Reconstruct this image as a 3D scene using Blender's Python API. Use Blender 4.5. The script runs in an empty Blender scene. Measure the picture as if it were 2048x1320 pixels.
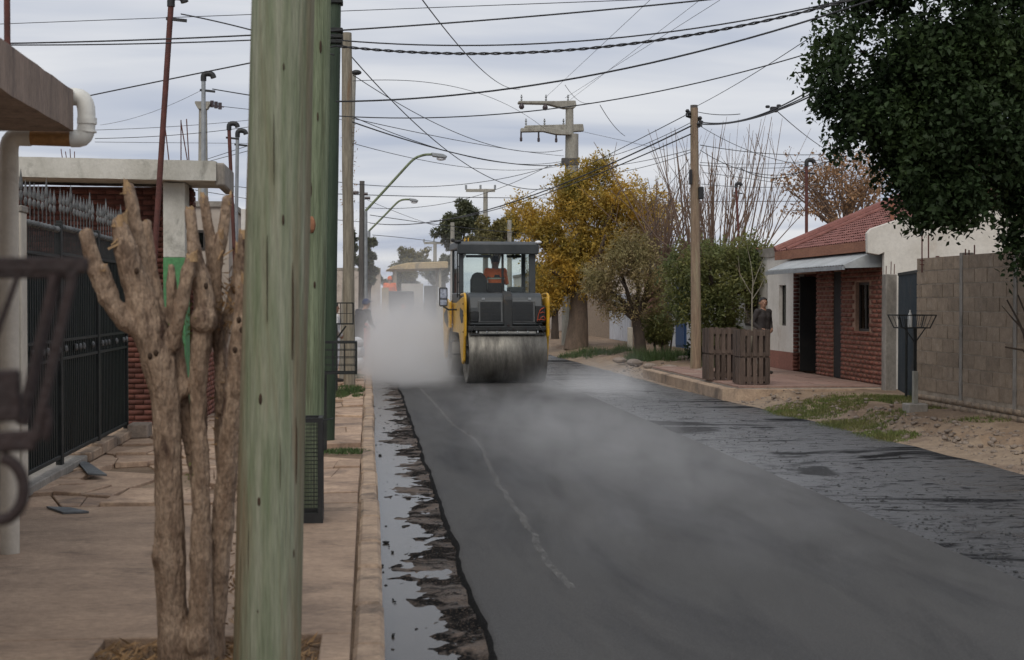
import bpy, bmesh, math, random
import numpy as np
from mathutils import Vector, Matrix, noise as mnoise

random.seed(7)
rng = np.random.default_rng(7)
PI = math.pi
scene = bpy.context.scene
COL = scene.collection

# ------------------------------------------------------------------ camera
FPX = 2900.0                                   # focal length in pixels of a 2048 px wide frame
PITCH = math.atan(57 / FPX)
YAW = math.atan(287 / FPX * math.cos(PITCH))
CAM_Z = 1.75
cam_d = bpy.data.cameras.new('camera')
cam = bpy.data.objects.new('camera', cam_d)
COL.objects.link(cam)
cam.location = (0, 0, CAM_Z)
cam.rotation_euler = (PI / 2 - PITCH, 0, -YAW)
cam_d.sensor_width = 36
cam_d.lens = FPX / 2048 * 36
cam_d.clip_start = 0.1
cam_d.clip_end = 3000
cam_d.dof.use_dof = True
cam_d.dof.focus_distance = 27
cam_d.dof.aperture_fstop = 4.8
scene.camera = cam

# ------------------------------------------------------------------ world, sun, exposure
SUN_EL, SUN_AZ = math.radians(48), math.radians(200)
world = bpy.data.worlds.new('World')
scene.world = world
world.use_nodes = True
wt = world.node_tree
wt.nodes.clear()
def wn(t, **k):
    n = wt.nodes.new(t)
    for a, b in k.items():
        setattr(n, a, b)
    return n
wo = wn('ShaderNodeOutputWorld')
bg = wn('ShaderNodeBackground')
bg.inputs['Strength'].default_value = 0.1
sky = wn('ShaderNodeTexSky', sky_type='NISHITA')
sky.sun_disc = False
sky.sun_elevation = SUN_EL
sky.sun_rotation = SUN_AZ
sky.dust_density = 3.0
# an overcast deck: noise on a flat layer of cloud overhead, so bands close up towards the horizon
tc = wn('ShaderNodeTexCoord')
sep = wn('ShaderNodeSeparateXYZ')
wt.links.new(tc.outputs['Generated'], sep.inputs[0])
mx = wn('ShaderNodeMath', operation='MAXIMUM'); mx.inputs[1].default_value = 0.0
wt.links.new(sep.outputs['Z'], mx.inputs[0])
ad = wn('ShaderNodeMath', operation='ADD'); ad.inputs[1].default_value = 0.09
wt.links.new(mx.outputs[0], ad.inputs[0])
dx = wn('ShaderNodeMath', operation='DIVIDE'); dy = wn('ShaderNodeMath', operation='DIVIDE')
wt.links.new(sep.outputs['X'], dx.inputs[0]); wt.links.new(ad.outputs[0], dx.inputs[1])
wt.links.new(sep.outputs['Y'], dy.inputs[0]); wt.links.new(ad.outputs[0], dy.inputs[1])
cmb = wn('ShaderNodeCombineXYZ')
wt.links.new(dx.outputs[0], cmb.inputs[0]); wt.links.new(dy.outputs[0], cmb.inputs[1])
mp = wn('ShaderNodeMapping'); mp.inputs['Scale'].default_value = (0.55, 1.0, 1); mp.inputs['Rotation'].default_value = (0, 0, 0.25)
wt.links.new(cmb.outputs[0], mp.inputs[0])
n1 = wn('ShaderNodeTexNoise'); n1.inputs['Scale'].default_value = 0.95; n1.inputs['Detail'].default_value = 5; n1.inputs['Roughness'].default_value = 0.5
n1.inputs['Distortion'].default_value = 0.4
wt.links.new(mp.outputs[0], n1.inputs['Vector'])
rp = wn('ShaderNodeValToRGB')
rp.color_ramp.elements[0].position = 0.36; rp.color_ramp.elements[0].color = (4.7, 5.15, 6.2, 1)
rp.color_ramp.elements[1].position = 0.64; rp.color_ramp.elements[1].color = (7.7, 7.8, 8.05, 1)
wt.links.new(n1.outputs['Fac'], rp.inputs[0])
mixc = wn('ShaderNodeMixRGB'); mixc.inputs[0].default_value = 0.93
wt.links.new(sky.outputs[0], mixc.inputs[1]); wt.links.new(rp.outputs[0], mixc.inputs[2])
wt.links.new(mixc.outputs[0], bg.inputs['Color'])
wt.links.new(bg.outputs[0], wo.inputs['Surface'])

sun_d = bpy.data.lights.new('sun', 'SUN')
sun_d.energy = 1.5
sun_d.angle = math.radians(40)
sun_d.color = (1, 0.94, 0.85)
sun = bpy.data.objects.new('sun', sun_d)
COL.objects.link(sun)
sd = Vector((math.sin(SUN_AZ) * math.cos(SUN_EL), math.cos(SUN_AZ) * math.cos(SUN_EL), math.sin(SUN_EL)))
sun.rotation_euler = sd.to_track_quat('Z', 'Y').to_euler()
sun.location = (0, -20, 40)

vs = scene.view_settings
vs.view_transform = 'Standard'; vs.look = 'None'; vs.exposure = 0.05; vs.gamma = 1.0
vs.use_curve_mapping = False
cy = scene.cycles
cy.use_denoising = True
try: cy.denoiser = 'OPENIMAGEDENOISE'
except Exception: pass
cy.max_bounces = 8; cy.diffuse_bounces = 3; cy.glossy_bounces = 3; cy.transparent_max_bounces = 16
cy.transmission_bounces = 6; cy.volume_bounces = 4
cy.volume_step_rate = 1.0; cy.volume_max_steps = 96
cy.use_adaptive_sampling = True; cy.adaptive_threshold = 0.02
cy.sample_clamp_indirect = 4.0

# ------------------------------------------------------------------ helpers: picture <-> place
_F = (math.sin(YAW) * math.cos(PITCH), math.cos(YAW) * math.cos(PITCH), -math.sin(PITCH))
_R = (math.cos(YAW), -math.sin(YAW), 0)
_U = (math.sin(YAW) * math.sin(PITCH), math.cos(YAW) * math.sin(PITCH), math.cos(PITCH))
def ray(u, v):
    a = (u - 1024) / FPX; b = (660 - v) / FPX
    return [_F[i] + a * _R[i] + b * _U[i] for i in range(3)]
def at(u, v, Y):                               # the point seen at (u, v) that stands Y metres down the street
    d = ray(u, v); t = Y / d[1]
    return Vector((d[0] * t, Y, CAM_Z + d[2] * t))
def on_ground(u, v, z=0.0):
    d = ray(u, v); t = (z - CAM_Z) / d[2]
    return Vector((d[0] * t, d[1] * t, z))
def scale_at(p):
    return FPX / (p[0] * _F[0] + p[1] * _F[1] + (p[2] - CAM_Z) * _F[2])

# ------------------------------------------------------------------ helpers: materials
MATS = {}
def mat(name, c1, c2=None, scale=4.0, rough=0.8, bump=0.0, bscale=40.0, c3=None, s3=1.2, t3=(0.52, 0.66), metal=0.0,
        stretch=(1, 1, 1), world_pos=True, rnd=0.0, island=0.0, spec=0.4, detail=6, rough2=None, ramp=(0.35, 0.65), transl=0.0, micro=0.2):
    m = bpy.data.materials.new(name); MATS[name] = m
    m.use_nodes = True
    nt = m.node_tree; N = nt.nodes; L = nt.links
    b = N['Principled BSDF']
    b.inputs['Roughness'].default_value = rough
    b.inputs['Metallic'].default_value = metal
    b.inputs['Specular IOR Level'].default_value = spec
    if c2 is None: c2 = tuple(x * 0.75 for x in c1)
    if world_pos:
        src = N.new('ShaderNodeNewGeometry').outputs['Position']
    else:
        src = N.new('ShaderNodeTexCoord').outputs['Object']
    mpn = N.new('ShaderNodeMapping'); mpn.inputs['Scale'].default_value = stretch
    L.new(src, mpn.inputs[0])
    nz = N.new('ShaderNodeTexNoise'); nz.inputs['Scale'].default_value = scale; nz.inputs['Detail'].default_value = detail
    nz.inputs['Roughness'].default_value = 0.6
    L.new(mpn.outputs[0], nz.inputs['Vector'])
    r = N.new('ShaderNodeValToRGB')
    r.color_ramp.elements[0].position = ramp[0]; r.color_ramp.elements[0].color = (*c1, 1)
    r.color_ramp.elements[1].position = ramp[1]; r.color_ramp.elements[1].color = (*c2, 1)
    L.new(nz.outputs['Fac'], r.inputs[0])
    col = r.outputs[0]
    if c3 is not None:
        n3 = N.new('ShaderNodeTexNoise'); n3.inputs['Scale'].default_value = s3; n3.inputs['Detail'].default_value = 5
        n3.inputs['Roughness'].default_value = 0.65; n3.inputs['Distortion'].default_value = 0.6
        L.new(mpn.outputs[0], n3.inputs['Vector'])
        mr = N.new('ShaderNodeMapRange'); mr.inputs[1].default_value = t3[0]; mr.inputs[2].default_value = t3[1]
        L.new(n3.outputs['Fac'], mr.inputs[0])
        mxn = N.new('ShaderNodeMixRGB'); mxn.inputs[2].default_value = (*c3, 1)
        L.new(mr.outputs[0], mxn.inputs[0]); L.new(col, mxn.inputs[1])
        col = mxn.outputs[0]
    if micro > 0:
        nf = N.new('ShaderNodeTexNoise'); nf.inputs['Scale'].default_value = max(scale * 7, 18); nf.inputs['Detail'].default_value = 3; nf.inputs['Roughness'].default_value = 0.7
        L.new(mpn.outputs[0], nf.inputs['Vector'])
        mf = N.new('ShaderNodeMapRange'); mf.inputs[1].default_value = 0.3; mf.inputs[2].default_value = 0.7; mf.inputs[3].default_value = 1 - micro; mf.inputs[4].default_value = 1 + micro
        L.new(nf.outputs['Fac'], mf.inputs[0])
        mm_ = N.new('ShaderNodeVectorMath'); mm_.operation = 'SCALE'; L.new(col, mm_.inputs[0]); L.new(mf.outputs[0], mm_.inputs['Scale']); col = mm_.outputs[0]
    if rnd > 0 or island > 0:
        if island > 0: o = N.new('ShaderNodeNewGeometry').outputs['Random Per Island']; amt = island
        else: o = N.new('ShaderNodeObjectInfo').outputs['Random']; amt = rnd
        mr2 = N.new('ShaderNodeMapRange'); mr2.inputs[3].default_value = 1 - amt; mr2.inputs[4].default_value = 1 + amt
        L.new(o, mr2.inputs[0])
        mul = N.new('ShaderNodeVectorMath'); mul.operation = 'SCALE'
        L.new(col, mul.inputs[0]); L.new(mr2.outputs[0], mul.inputs['Scale'])
        col = mul.outputs[0]
    L.new(col, b.inputs['Base Color'])
    if rough2 is not None:
        mr3 = N.new('ShaderNodeMapRange'); mr3.inputs[1].default_value = 0.35; mr3.inputs[2].default_value = 0.65
        mr3.inputs[3].default_value = rough; mr3.inputs[4].default_value = rough2
        L.new(nz.outputs['Fac'], mr3.inputs[0]); L.new(mr3.outputs[0], b.inputs['Roughness'])
    if bump > 0:
        nb = N.new('ShaderNodeTexNoise'); nb.inputs['Scale'].default_value = bscale; nb.inputs['Detail'].default_value = 4
        L.new(mpn.outputs[0], nb.inputs['Vector'])
        bp = N.new('ShaderNodeBump'); bp.inputs['Strength'].default_value = bump; bp.inputs['Distance'].default_value = 0.02
        L.new(nb.outputs['Fac'], bp.inputs['Height']); L.new(bp.outputs[0], b.inputs['Normal'])
    if transl > 0:
        tr = N.new('ShaderNodeBsdfTranslucent'); L.new(col, tr.inputs['Color'])
        ms = N.new('ShaderNodeMixShader'); ms.inputs[0].default_value = transl
        out = [n for n in N if n.type == 'OUTPUT_MATERIAL'][0]
        L.new(b.outputs[0], ms.inputs[1]); L.new(tr.outputs[0], ms.inputs[2]); L.new(ms.outputs[0], out.inputs['Surface'])
    return m

def glass_mat(name, tint, gloss=0.12):
    m = bpy.data.materials.new(name); MATS[name] = m
    m.use_nodes = True; nt = m.node_tree; nt.nodes.clear()
    o = nt.nodes.new('ShaderNodeOutputMaterial'); t = nt.nodes.new('ShaderNodeBsdfTransparent'); g = nt.nodes.new('ShaderNodeBsdfGlossy')
    t.inputs[0].default_value = (*tint, 1); g.inputs['Roughness'].default_value = 0.04
    f = nt.nodes.new('ShaderNodeFresnel'); f.inputs[0].default_value = 1.5
    a = nt.nodes.new('ShaderNodeMath'); a.operation = 'ADD'; a.operation = 'MULTIPLY'; a.inputs[1].default_value = gloss * 4
    mx_ = nt.nodes.new('ShaderNodeMixShader')
    nt.links.new(f.outputs[0], a.inputs[0]); nt.links.new(a.outputs[0], mx_.inputs[0])
    nt.links.new(t.outputs[0], mx_.inputs[1]); nt.links.new(g.outputs[0], mx_.inputs[2]); nt.links.new(mx_.outputs[0], o.inputs[0])
    return m

# ------------------------------------------------------------------ helpers: meshes
def tag(o, label=None, cat=None, group=None, kind=None):
    if label: o['label'] = label
    if cat: o['category'] = cat
    if group: o['group'] = group
    if kind: o['kind'] = kind
    return o
def empty(name, loc=(0, 0, 0), rz=0.0, label=None, cat=None, group=None):
    o = bpy.data.objects.new(name, None); COL.objects.link(o)
    o.location = loc; o.rotation_euler = (0, 0, rz); o.empty_display_size = 0.1
    return tag(o, label, cat, group)
def link_mesh(name, me, material=None, parent=None, smooth=False):
    o = bpy.data.objects.new(name, me); COL.objects.link(o)
    if material is not None:
        for mm in (material if isinstance(material, (list, tuple)) else [material]):
            me.materials.append(MATS[mm] if isinstance(mm, str) else mm)
    if parent is not None: o.parent = parent
    if smooth: me.polygons.foreach_set('use_smooth', [True] * len(me.polygons))
    return o
def share(name, src, parent=None, loc=(0, 0, 0), rot=(0, 0, 0), scl=(1, 1, 1)):
    o = bpy.data.objects.new(name, src.data); COL.objects.link(o)
    o.parent = parent; o.location = loc; o.rotation_euler = rot; o.scale = scl
    return o
def copy_tree(o, parent=None):
    c = o.copy(); COL.objects.link(c); c.parent = parent
    for ch in list(o.children): copy_tree(ch, c)
    return c

class MB:
    def __init__(s): s.v = []; s.f = []
    def add(s, vs_, fs_):
        k = len(s.v); s.v += [tuple(x) for x in vs_]; s.f += [tuple(i + k for i in f) for f in fs_]; return s
    def box(s, x0, x1, y0, y1, z0, z1, M=None):
        p = [(x0, y0, z0), (x1, y0, z0), (x1, y1, z0), (x0, y1, z0), (x0, y0, z1), (x1, y0, z1), (x1, y1, z1), (x0, y1, z1)]
        if M is not None: p = [M @ Vector(q) for q in p]
        return s.add(p, [(0, 3, 2, 1), (4, 5, 6, 7), (0, 1, 5, 4), (1, 2, 6, 5), (2, 3, 7, 6), (3, 0, 4, 7)])
    def cbox(s, c, d, M=None):
        return s.box(c[0] - d[0] / 2, c[0] + d[0] / 2, c[1] - d[1] / 2, c[1] + d[1] / 2, c[2] - d[2] / 2, c[2] + d[2] / 2, M)
    def bar(s, a, b, w, h=None, up=(0, 0, 1)):
        a = Vector(a); b = Vector(b); h = w if h is None else h
        d = (b - a)
        if d.length < 1e-6: return s
        d.normalize(); u = Vector(up)
        if abs(d.dot(u)) > 0.98: u = Vector((1, 0, 0))
        r = d.cross(u).normalized(); u = r.cross(d)
        p = []
        for q in (a, b):
            for sx, sz in ((-1, -1), (1, -1), (1, 1), (-1, 1)): p.append(q + r * sx * w / 2 + u * sz * h / 2)
        return s.add(p, [(3, 2, 1, 0), (4, 5, 6, 7), (0, 1, 5, 4), (1, 2, 6, 5), (2, 3, 7, 6), (3, 0, 4, 7)])
    def tube(s, path, rad, n=8, caps=True, ref=None):
        path = [Vector(p) for p in path]
        if not isinstance(rad, (list, tuple)): rad = [rad] * len(path)
        k0 = len(s.v); vsn = []; fs_ = []
        t = (path[1] - path[0]).normalized()
        u = Vector(ref) if ref else (Vector((0, 0, 1)) if abs(t.z) < 0.9 else Vector((1, 0, 0)))
        for i, p in enumerate(path):
            if i == 0: tt = path[1] - path[0]
            elif i == len(path) - 1: tt = path[-1] - path[-2]
            else: tt = path[i + 1] - path[i - 1]
            tt.normalize()
            u = (u - tt * u.dot(tt)); u.normalize(); w = tt.cross(u)
            for j in range(n):
                a = 2 * PI * j / n
                vsn.append(p + (u * math.cos(a) + w * math.sin(a)) * rad[i])
        for i in range(len(path) - 1):
            for j in range(n):
                a = i * n + j; b = i * n + (j + 1) % n
                fs_.append((a, b, b + n, a + n))
        if caps:
            fs_.append(tuple(range(n - 1, -1, -1))); m = (len(path) - 1) * n
            fs_.append(tuple(range(m, m + n)))
        return s.add(vsn, fs_)
    def cyl(s, a, b, r, n=16, r2=None): return s.tube([a, b], [r, r if r2 is None else r2], n)
    def lathe(s, prof, n=16, c=(0, 0, 0), axis='z'):
        vsn = []; fs_ = []
        for r, z in prof:
            for j in range(n):
                a = 2 * PI * j / n
                q = (r * math.cos(a), r * math.sin(a), z)
                if axis == 'x': q = (z, q[0], q[1])
                if axis == 'y': q = (q[1], z, q[0])
                vsn.append((c[0] + q[0], c[1] + q[1], c[2] + q[2]))
        for i in range(len(prof) - 1):
            for j in range(n):
                a = i * n + j; b = i * n + (j + 1) % n
                fs_.append((a, b, b + n, a + n))
        fs_.append(tuple(range(n - 1, -1, -1))); m = (len(prof) - 1) * n; fs_.append(tuple(range(m, m + n)))
        return s.add(vsn, fs_)
    def ball(s, c, r, n=10, m=7, sc=(1, 1, 1)):
        prof = [(max(1e-4, r * math.sin(PI * i / m)), -r * math.cos(PI * i / m)) for i in range(m + 1)]
        k = len(s.v); s.lathe(prof, n)
        for i in range(k, len(s.v)):
            p = s.v[i]; s.v[i] = (c[0] + p[0] * sc[0], c[1] + p[1] * sc[1], c[2] + p[2] * sc[2])
        return s
    def prism(s, poly, d0, d1, axis='y'):       # poly in the two other axes, extruded along axis
        n = len(poly)
        def mk(a, b, d): return {'x': (d, a, b), 'y': (a, d, b), 'z': (a, b, d)}[axis]
        p = [mk(a, b, d0) for a, b in poly] + [mk(a, b, d1) for a, b in poly]
        return s.add(p, [tuple(range(n)), tuple(range(2 * n - 1, n - 1, -1))] + [(i, i + n, (i + 1) % n + n, (i + 1) % n) for i in range(n)])
    def build(s, name, material, parent=None, smooth=False, bevel=0.0, fixn=True):
        me = bpy.data.meshes.new(name)
        me.from_pydata(s.v, [], s.f); me.validate()
        if fixn or bevel > 0:
            bm = bmesh.new(); bm.from_mesh(me)
            bmesh.ops.recalc_face_normals(bm, faces=bm.faces)
            if bevel > 0:
                bmesh.ops.bevel(bm, geom=[e for e in bm.edges if e.calc_face_angle(0) > 0.5], offset=bevel, segments=1, profile=0.5, affect='EDGES', clamp_overlap=True)
            bm.to_mesh(me); bm.free()
        o = link_mesh(name, me, material, parent)
        if smooth: shade_auto(me)
        return o
def shade_auto(me, ang=0.7):
    me.polygons.foreach_set('use_smooth', [True] * len(me.polygons))
    bm = bmesh.new(); bm.from_mesh(me)
    for e in bm.edges:
        if len(e.link_faces) == 2 and e.calc_face_angle(0) > ang: e.smooth = False
    bm.to_mesh(me); bm.free()
def fast_mesh(name, V, Fq, material, parent=None):   # numpy verts (n,3), faces (m,k)
    me = bpy.data.meshes.new(name)
    V = np.asarray(V, dtype=np.float32); Fq = np.asarray(Fq, dtype=np.int32)
    me.vertices.add(len(V)); me.vertices.foreach_set('co', V.ravel())
    k = Fq.shape[1]
    me.loops.add(Fq.size); me.loops.foreach_set('vertex_index', Fq.ravel())
    me.polygons.add(len(Fq)); me.polygons.foreach_set('loop_start', np.arange(0, Fq.size, k, dtype=np.int32))
    me.update(calc_edges=True); me.validate()
    return link_mesh(name, me, material, parent)
def fbm(x, y, z=0.0, o=4, f=1.0):
    return mnoise.fractal(Vector((x * f, y * f, z)), 1.0, 2.0, o)

# capsule bodies -> one skin: distance field on a grid, smooth union, surface nets
def remesh_body(name, caps, mats, parent=None, voxel=0.012, bump=0.0, bfreq=8.0, blend=0.02, flat_tips=()):
    P0 = np.array([tuple(c[0]) for c in caps]); P1 = np.array([tuple(c[2]) for c in caps]); RR = np.array([max(c[1], c[3]) for c in caps])
    pad = blend + voxel * 3
    lo = (np.minimum(P0, P1) - RR[:, None]).min(0) - pad; hi = (np.maximum(P0, P1) + RR[:, None]).max(0) + pad
    dims = np.ceil((hi - lo) / voxel).astype(int) + 1
    D = np.full(dims, 1.0, dtype=np.float32)
    ax = [lo[i] + np.arange(dims[i]) * voxel for i in range(3)]
    for p0, r0, p1, r1, z in caps:
        a = np.array(tuple(p0)); b = np.array(tuple(p1)); r = max(r0, r1)
        i0 = np.maximum(((np.minimum(a, b) - r - pad - lo) / voxel).astype(int), 0); i1 = np.minimum(((np.maximum(a, b) + r + pad - lo) / voxel).astype(int) + 2, dims)
        sl_ = tuple(slice(i0[k], i1[k]) for k in range(3))
        X, Y_, Z = np.meshgrid(ax[0][sl_[0]], ax[1][sl_[1]], ax[2][sl_[2]], indexing='ij', sparse=True)
        d = b - a; L2 = max(float(d @ d), 1e-10)
        t = np.clip(((X - a[0]) * d[0] + (Y_ - a[1]) * d[1] + (Z - a[2]) * d[2]) / L2, 0, 1)
        dist = np.sqrt((X - a[0] - t * d[0]) ** 2 + (Y_ - a[1] - t * d[1]) ** 2 + (Z - a[2] - t * d[2]) ** 2) - (r0 + (r1 - r0) * t)
        k_ = min(blend, 0.6 * min(r0, r1)); o = D[sl_]
        h = np.maximum(k_ - np.abs(o - dist), 0) / k_
        D[sl_] = np.minimum(o, dist) - h * h * k_ * .25
    nx, ny, nz_ = dims
    S_ = D < 0
    acc = np.zeros((nx - 1, ny - 1, nz_ - 1, 3), dtype=np.float32); cnt = np.zeros((nx - 1, ny - 1, nz_ - 1), dtype=np.float32)
    quads = []
    offs = {0: [(0, 0, 0), (0, 1, 0), (0, 1, 1), (0, 0, 1)], 1: [(0, 0, 0), (1, 0, 0), (1, 0, 1), (0, 0, 1)], 2: [(0, 0, 0), (1, 0, 0), (1, 1, 0), (0, 1, 0)]}
    for axn in range(3):
        s0 = [slice(None)] * 3; s1 = [slice(None)] * 3; s0[axn] = slice(0, -1); s1[axn] = slice(1, None)
        A = D[tuple(s0)]; B = D[tuple(s1)]; cr = np.argwhere((A < 0) != (B < 0))
        cr = cr[np.all((cr > 0) & (cr < np.array([nx - 2, ny - 2, nz_ - 2])), axis=1)]
        va = A[tuple(cr.T)]; vb = B[tuple(cr.T)]; tt = va / (va - vb)
        pt_ = cr.astype(np.float32); pt_[:, axn] += tt
        for of in offs[axn]:
            c = cr - np.array(of); np.add.at(acc, tuple(c.T), pt_); np.add.at(cnt, tuple(c.T), 1)
        q = np.stack([cr - np.array(of) for of in offs[axn]], 1)
        flip = (va < 0) if axn != 1 else (va >= 0)
        q[flip] = q[flip][:, ::-1]
        quads.append(q)
    Q = np.concatenate(quads); cells = np.argwhere(cnt > 0); idm = np.full(cnt.shape, -1, dtype=np.int64); idm[tuple(cells.T)] = np.arange(len(cells))
    V = acc[tuple(cells.T)] / cnt[tuple(cells.T)][:, None] * voxel + lo
    Fq = idm[Q[..., 0], Q[..., 1], Q[..., 2]]
    Fq = Fq[:, ::-1]
    if bump > 0:
        me0 = bpy.data.meshes.new('t'); me0.from_pydata(V.tolist(), [], Fq.tolist()); me0.update()
        Nn = np.zeros(len(V) * 3); me0.vertices.foreach_get('normal', Nn); Nn = Nn.reshape(-1, 3); bpy.data.meshes.remove(me0)
        am = np.array([fbm(v[0], v[1], v[2] * bfreq * 0.22, 3, bfreq) + 0.8 * fbm(v[0], v[1], v[2] * 9, 2, 9) for v in V]) * bump
        V = V + Nn * am[:, None]
    o = fast_mesh(name, V, Fq, mats, parent); me = o.data
    me.polygons.foreach_set('use_smooth', [True] * len(me.polygons))
    if isinstance(mats, (list, tuple)) and len(mats) > 1:
        C = np.zeros(len(me.polygons) * 3); me.polygons.foreach_get('center', C); C = C.reshape(-1, 3)
        best = np.full(len(C), 1e9); zi = np.zeros(len(C), dtype=np.int32)
        for p0, r0, p1, r1, z in caps:
            a = np.array(p0); d = np.array(p1) - a; L2 = max(d @ d, 1e-9)
            t = np.clip((C - a) @ d / L2, 0, 1)
            dist = np.linalg.norm(C - (a + t[:, None] * d), axis=1) - (r0 + (r1 - r0) * t)
            k = dist < best; best[k] = dist[k]; zi[k] = z
        me.polygons.foreach_set('material_index', zi)
    return o

# ------------------------------------------------------------------ materials
mat('soil', (0.255, 0.18, 0.118), (0.165, 0.112, 0.074), 3, 0.95, 0.6, 30, c3=(0.30, 0.22, 0.15), s3=0.9)
mat('sand', (0.30, 0.225, 0.155), (0.21, 0.155, 0.108), 5, 0.95, 0.5, 45, c3=(0.17, 0.12, 0.085), s3=1.4)
mat('pavement', (0.42, 0.30, 0.21), (0.29, 0.205, 0.145), 1.8, 0.85, 0.4, 60, c3=(0.15, 0.108, 0.078), s3=1.7, t3=(0.54, 0.76), stretch=(1, 1.6, 1))
mat('cracked_slab', (0.47, 0.335, 0.235), (0.33, 0.225, 0.158), 3.2, 0.88, 0.3, 50, c3=(0.20, 0.145, 0.11), s3=1.6, t3=(0.55, 0.7), rnd=0.16)
mat('kerb', (0.43, 0.315, 0.22), (0.29, 0.21, 0.15), 4, 0.88, 0.4, 60, c3=(0.16, 0.12, 0.09), s3=2.0, rnd=0.12)
mat('terrace', (0.30, 0.19, 0.15), (0.235, 0.15, 0.12), 2.5, 0.8, 0.2, 50, c3=(0.30, 0.22, 0.17), s3=0.9, rnd=0.10)
mat('concrete', (0.31, 0.285, 0.25), (0.22, 0.20, 0.175), 3, 0.88, 0.35, 50, c3=(0.13, 0.115, 0.10), s3=1.5, t3=(0.56, 0.74), stretch=(1, 1, 0.6))
mat('slab_concrete', (0.33, 0.25, 0.20), (0.24, 0.185, 0.15), 3.5, 0.9, 0.5, 40, c3=(0.13, 0.10, 0.085), s3=2.2, t3=(0.52, 0.7), stretch=(1.6, 1.6, 0.45))
mat('white_slab', (0.56, 0.55, 0.50), (0.42, 0.41, 0.36), 2.5, 0.88, 0.35, 40, c3=(0.14, 0.14, 0.12), s3=2.6, t3=(0.54, 0.74), stretch=(1, 1, 0.7), micro=0.07)
mat('pole_concrete', (0.34, 0.325, 0.28), (0.26, 0.25, 0.215), 4, 0.85, 0.3, 60, c3=(0.19, 0.175, 0.15), s3=1.6, stretch=(1, 1, 0.3))
mat('block', (0.33, 0.255, 0.185), (0.235, 0.18, 0.13), 9, 0.93, 0.6, 90, c3=(0.34, 0.275, 0.21), s3=6, t3=(0.55, 0.72), world_pos=True, rnd=0.14)
mat('mortar', (0.37, 0.315, 0.25), (0.26, 0.215, 0.165), 6, 0.93, 0.4, 60)
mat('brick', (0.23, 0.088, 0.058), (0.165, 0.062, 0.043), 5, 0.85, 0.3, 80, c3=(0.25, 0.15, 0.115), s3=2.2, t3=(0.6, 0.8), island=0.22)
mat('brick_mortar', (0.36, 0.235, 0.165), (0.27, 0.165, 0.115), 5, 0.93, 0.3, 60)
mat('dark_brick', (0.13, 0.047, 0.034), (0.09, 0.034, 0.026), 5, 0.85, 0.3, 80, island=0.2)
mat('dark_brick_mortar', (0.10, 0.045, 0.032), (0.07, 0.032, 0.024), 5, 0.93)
mat('white_plaster', (0.66, 0.635, 0.58), (0.56, 0.53, 0.475), 1.6, 0.9, 0.2, 35, c3=(0.40, 0.33, 0.265), s3=1.1, t3=(0.58, 0.78), micro=0.07)
mat('bluish_plaster', (0.62, 0.65, 0.68), (0.52, 0.55, 0.58), 1.6, 0.9, 0.2, 35, c3=(0.36, 0.33, 0.30), s3=1.0, t3=(0.6, 0.8), micro=0.07)
mat('pale_plaster', (0.48, 0.42, 0.36), (0.38, 0.33, 0.28), 2, 0.9, 0.2, 35, c3=(0.25, 0.21, 0.18), s3=1.4, micro=0.07)
mat('red_dado', (0.27, 0.12, 0.09), (0.22, 0.10, 0.075), 3, 0.85, 0.2, 40)
mat('roof_tile', (0.25, 0.11, 0.092), (0.185, 0.078, 0.067), 4, 0.85, 0.3, 60, c3=(0.17, 0.075, 0.06), s3=1.3, t3=(0.52, 0.7), island=0.12)
mat('fascia', (0.30, 0.135, 0.08), (0.23, 0.10, 0.06), 4, 0.8, 0.2, 40, stretch=(1, 0.3, 1))
mat('awning', (0.40, 0.42, 0.425), (0.31, 0.33, 0.335), 2, 0.5, 0.1, 30, c3=(0.28, 0.29, 0.29), s3=1.5, micro=0.07)
mat('pvc_white', (0.70, 0.70, 0.66), (0.62, 0.61, 0.56), 3, 0.5, 0.0, c3=(0.30, 0.29, 0.27), s3=4, t3=(0.62, 0.78), micro=0.07)
mat('pvc_brown', (0.36, 0.19, 0.065), (0.25, 0.125, 0.045), 5, 0.5, 0.1, 40, c3=(0.14, 0.07, 0.03), s3=4)
mat('cream_paint', (0.58, 0.53, 0.45), (0.50, 0.45, 0.38), 3, 0.7, 0.1, 40, c3=(0.33, 0.27, 0.21), s3=3, t3=(0.58, 0.75), micro=0.07)
mat('green_paint', (0.085, 0.25, 0.10), (0.07, 0.20, 0.085), 3, 0.7, 0.15, 40, c3=(0.24, 0.29, 0.21), s3=2.2, t3=(0.6, 0.74))
mat('rust_mast', (0.125, 0.043, 0.034), (0.075, 0.03, 0.025), 6, 0.75, 0.2, 80)
mat('galvanised', (0.35, 0.37, 0.38), (0.26, 0.275, 0.285), 6, 0.5, 0.1, 60, metal=0.5, micro=0.07)
mat('iron_black', (0.014, 0.016, 0.016), (0.026, 0.028, 0.027), 8, 0.6, 0.1, 60, spec=0.3)
mat('gate_sheet', (0.012, 0.016, 0.015), (0.020, 0.025, 0.024), 3, 0.6, 0.15, 12, spec=0.25, stretch=(1, 1, 0.3))
mat('cast_grey', (0.15, 0.155, 0.155), (0.06, 0.063, 0.063), 12, 0.55, 0.2, 60)
mat('rusty_iron', (0.030, 0.018, 0.017), (0.020, 0.014, 0.014), 9, 0.75, 0.4, 70)
mat('corrugated_dark', (0.036, 0.048, 0.058), (0.052, 0.062, 0.07), 3, 0.5, 0.1, 40, c3=(0.09, 0.07, 0.06), s3=2.0, t3=(0.6, 0.8), metal=0.3)
mat('pole_green', (0.275, 0.285, 0.215), (0.155, 0.185, 0.115), 14, 0.88, 0.7, 40, c3=(0.205, 0.15, 0.095), s3=2.4, t3=(0.5, 0.66), stretch=(1.6, 1.6, 0.09), spec=0.2)
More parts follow.
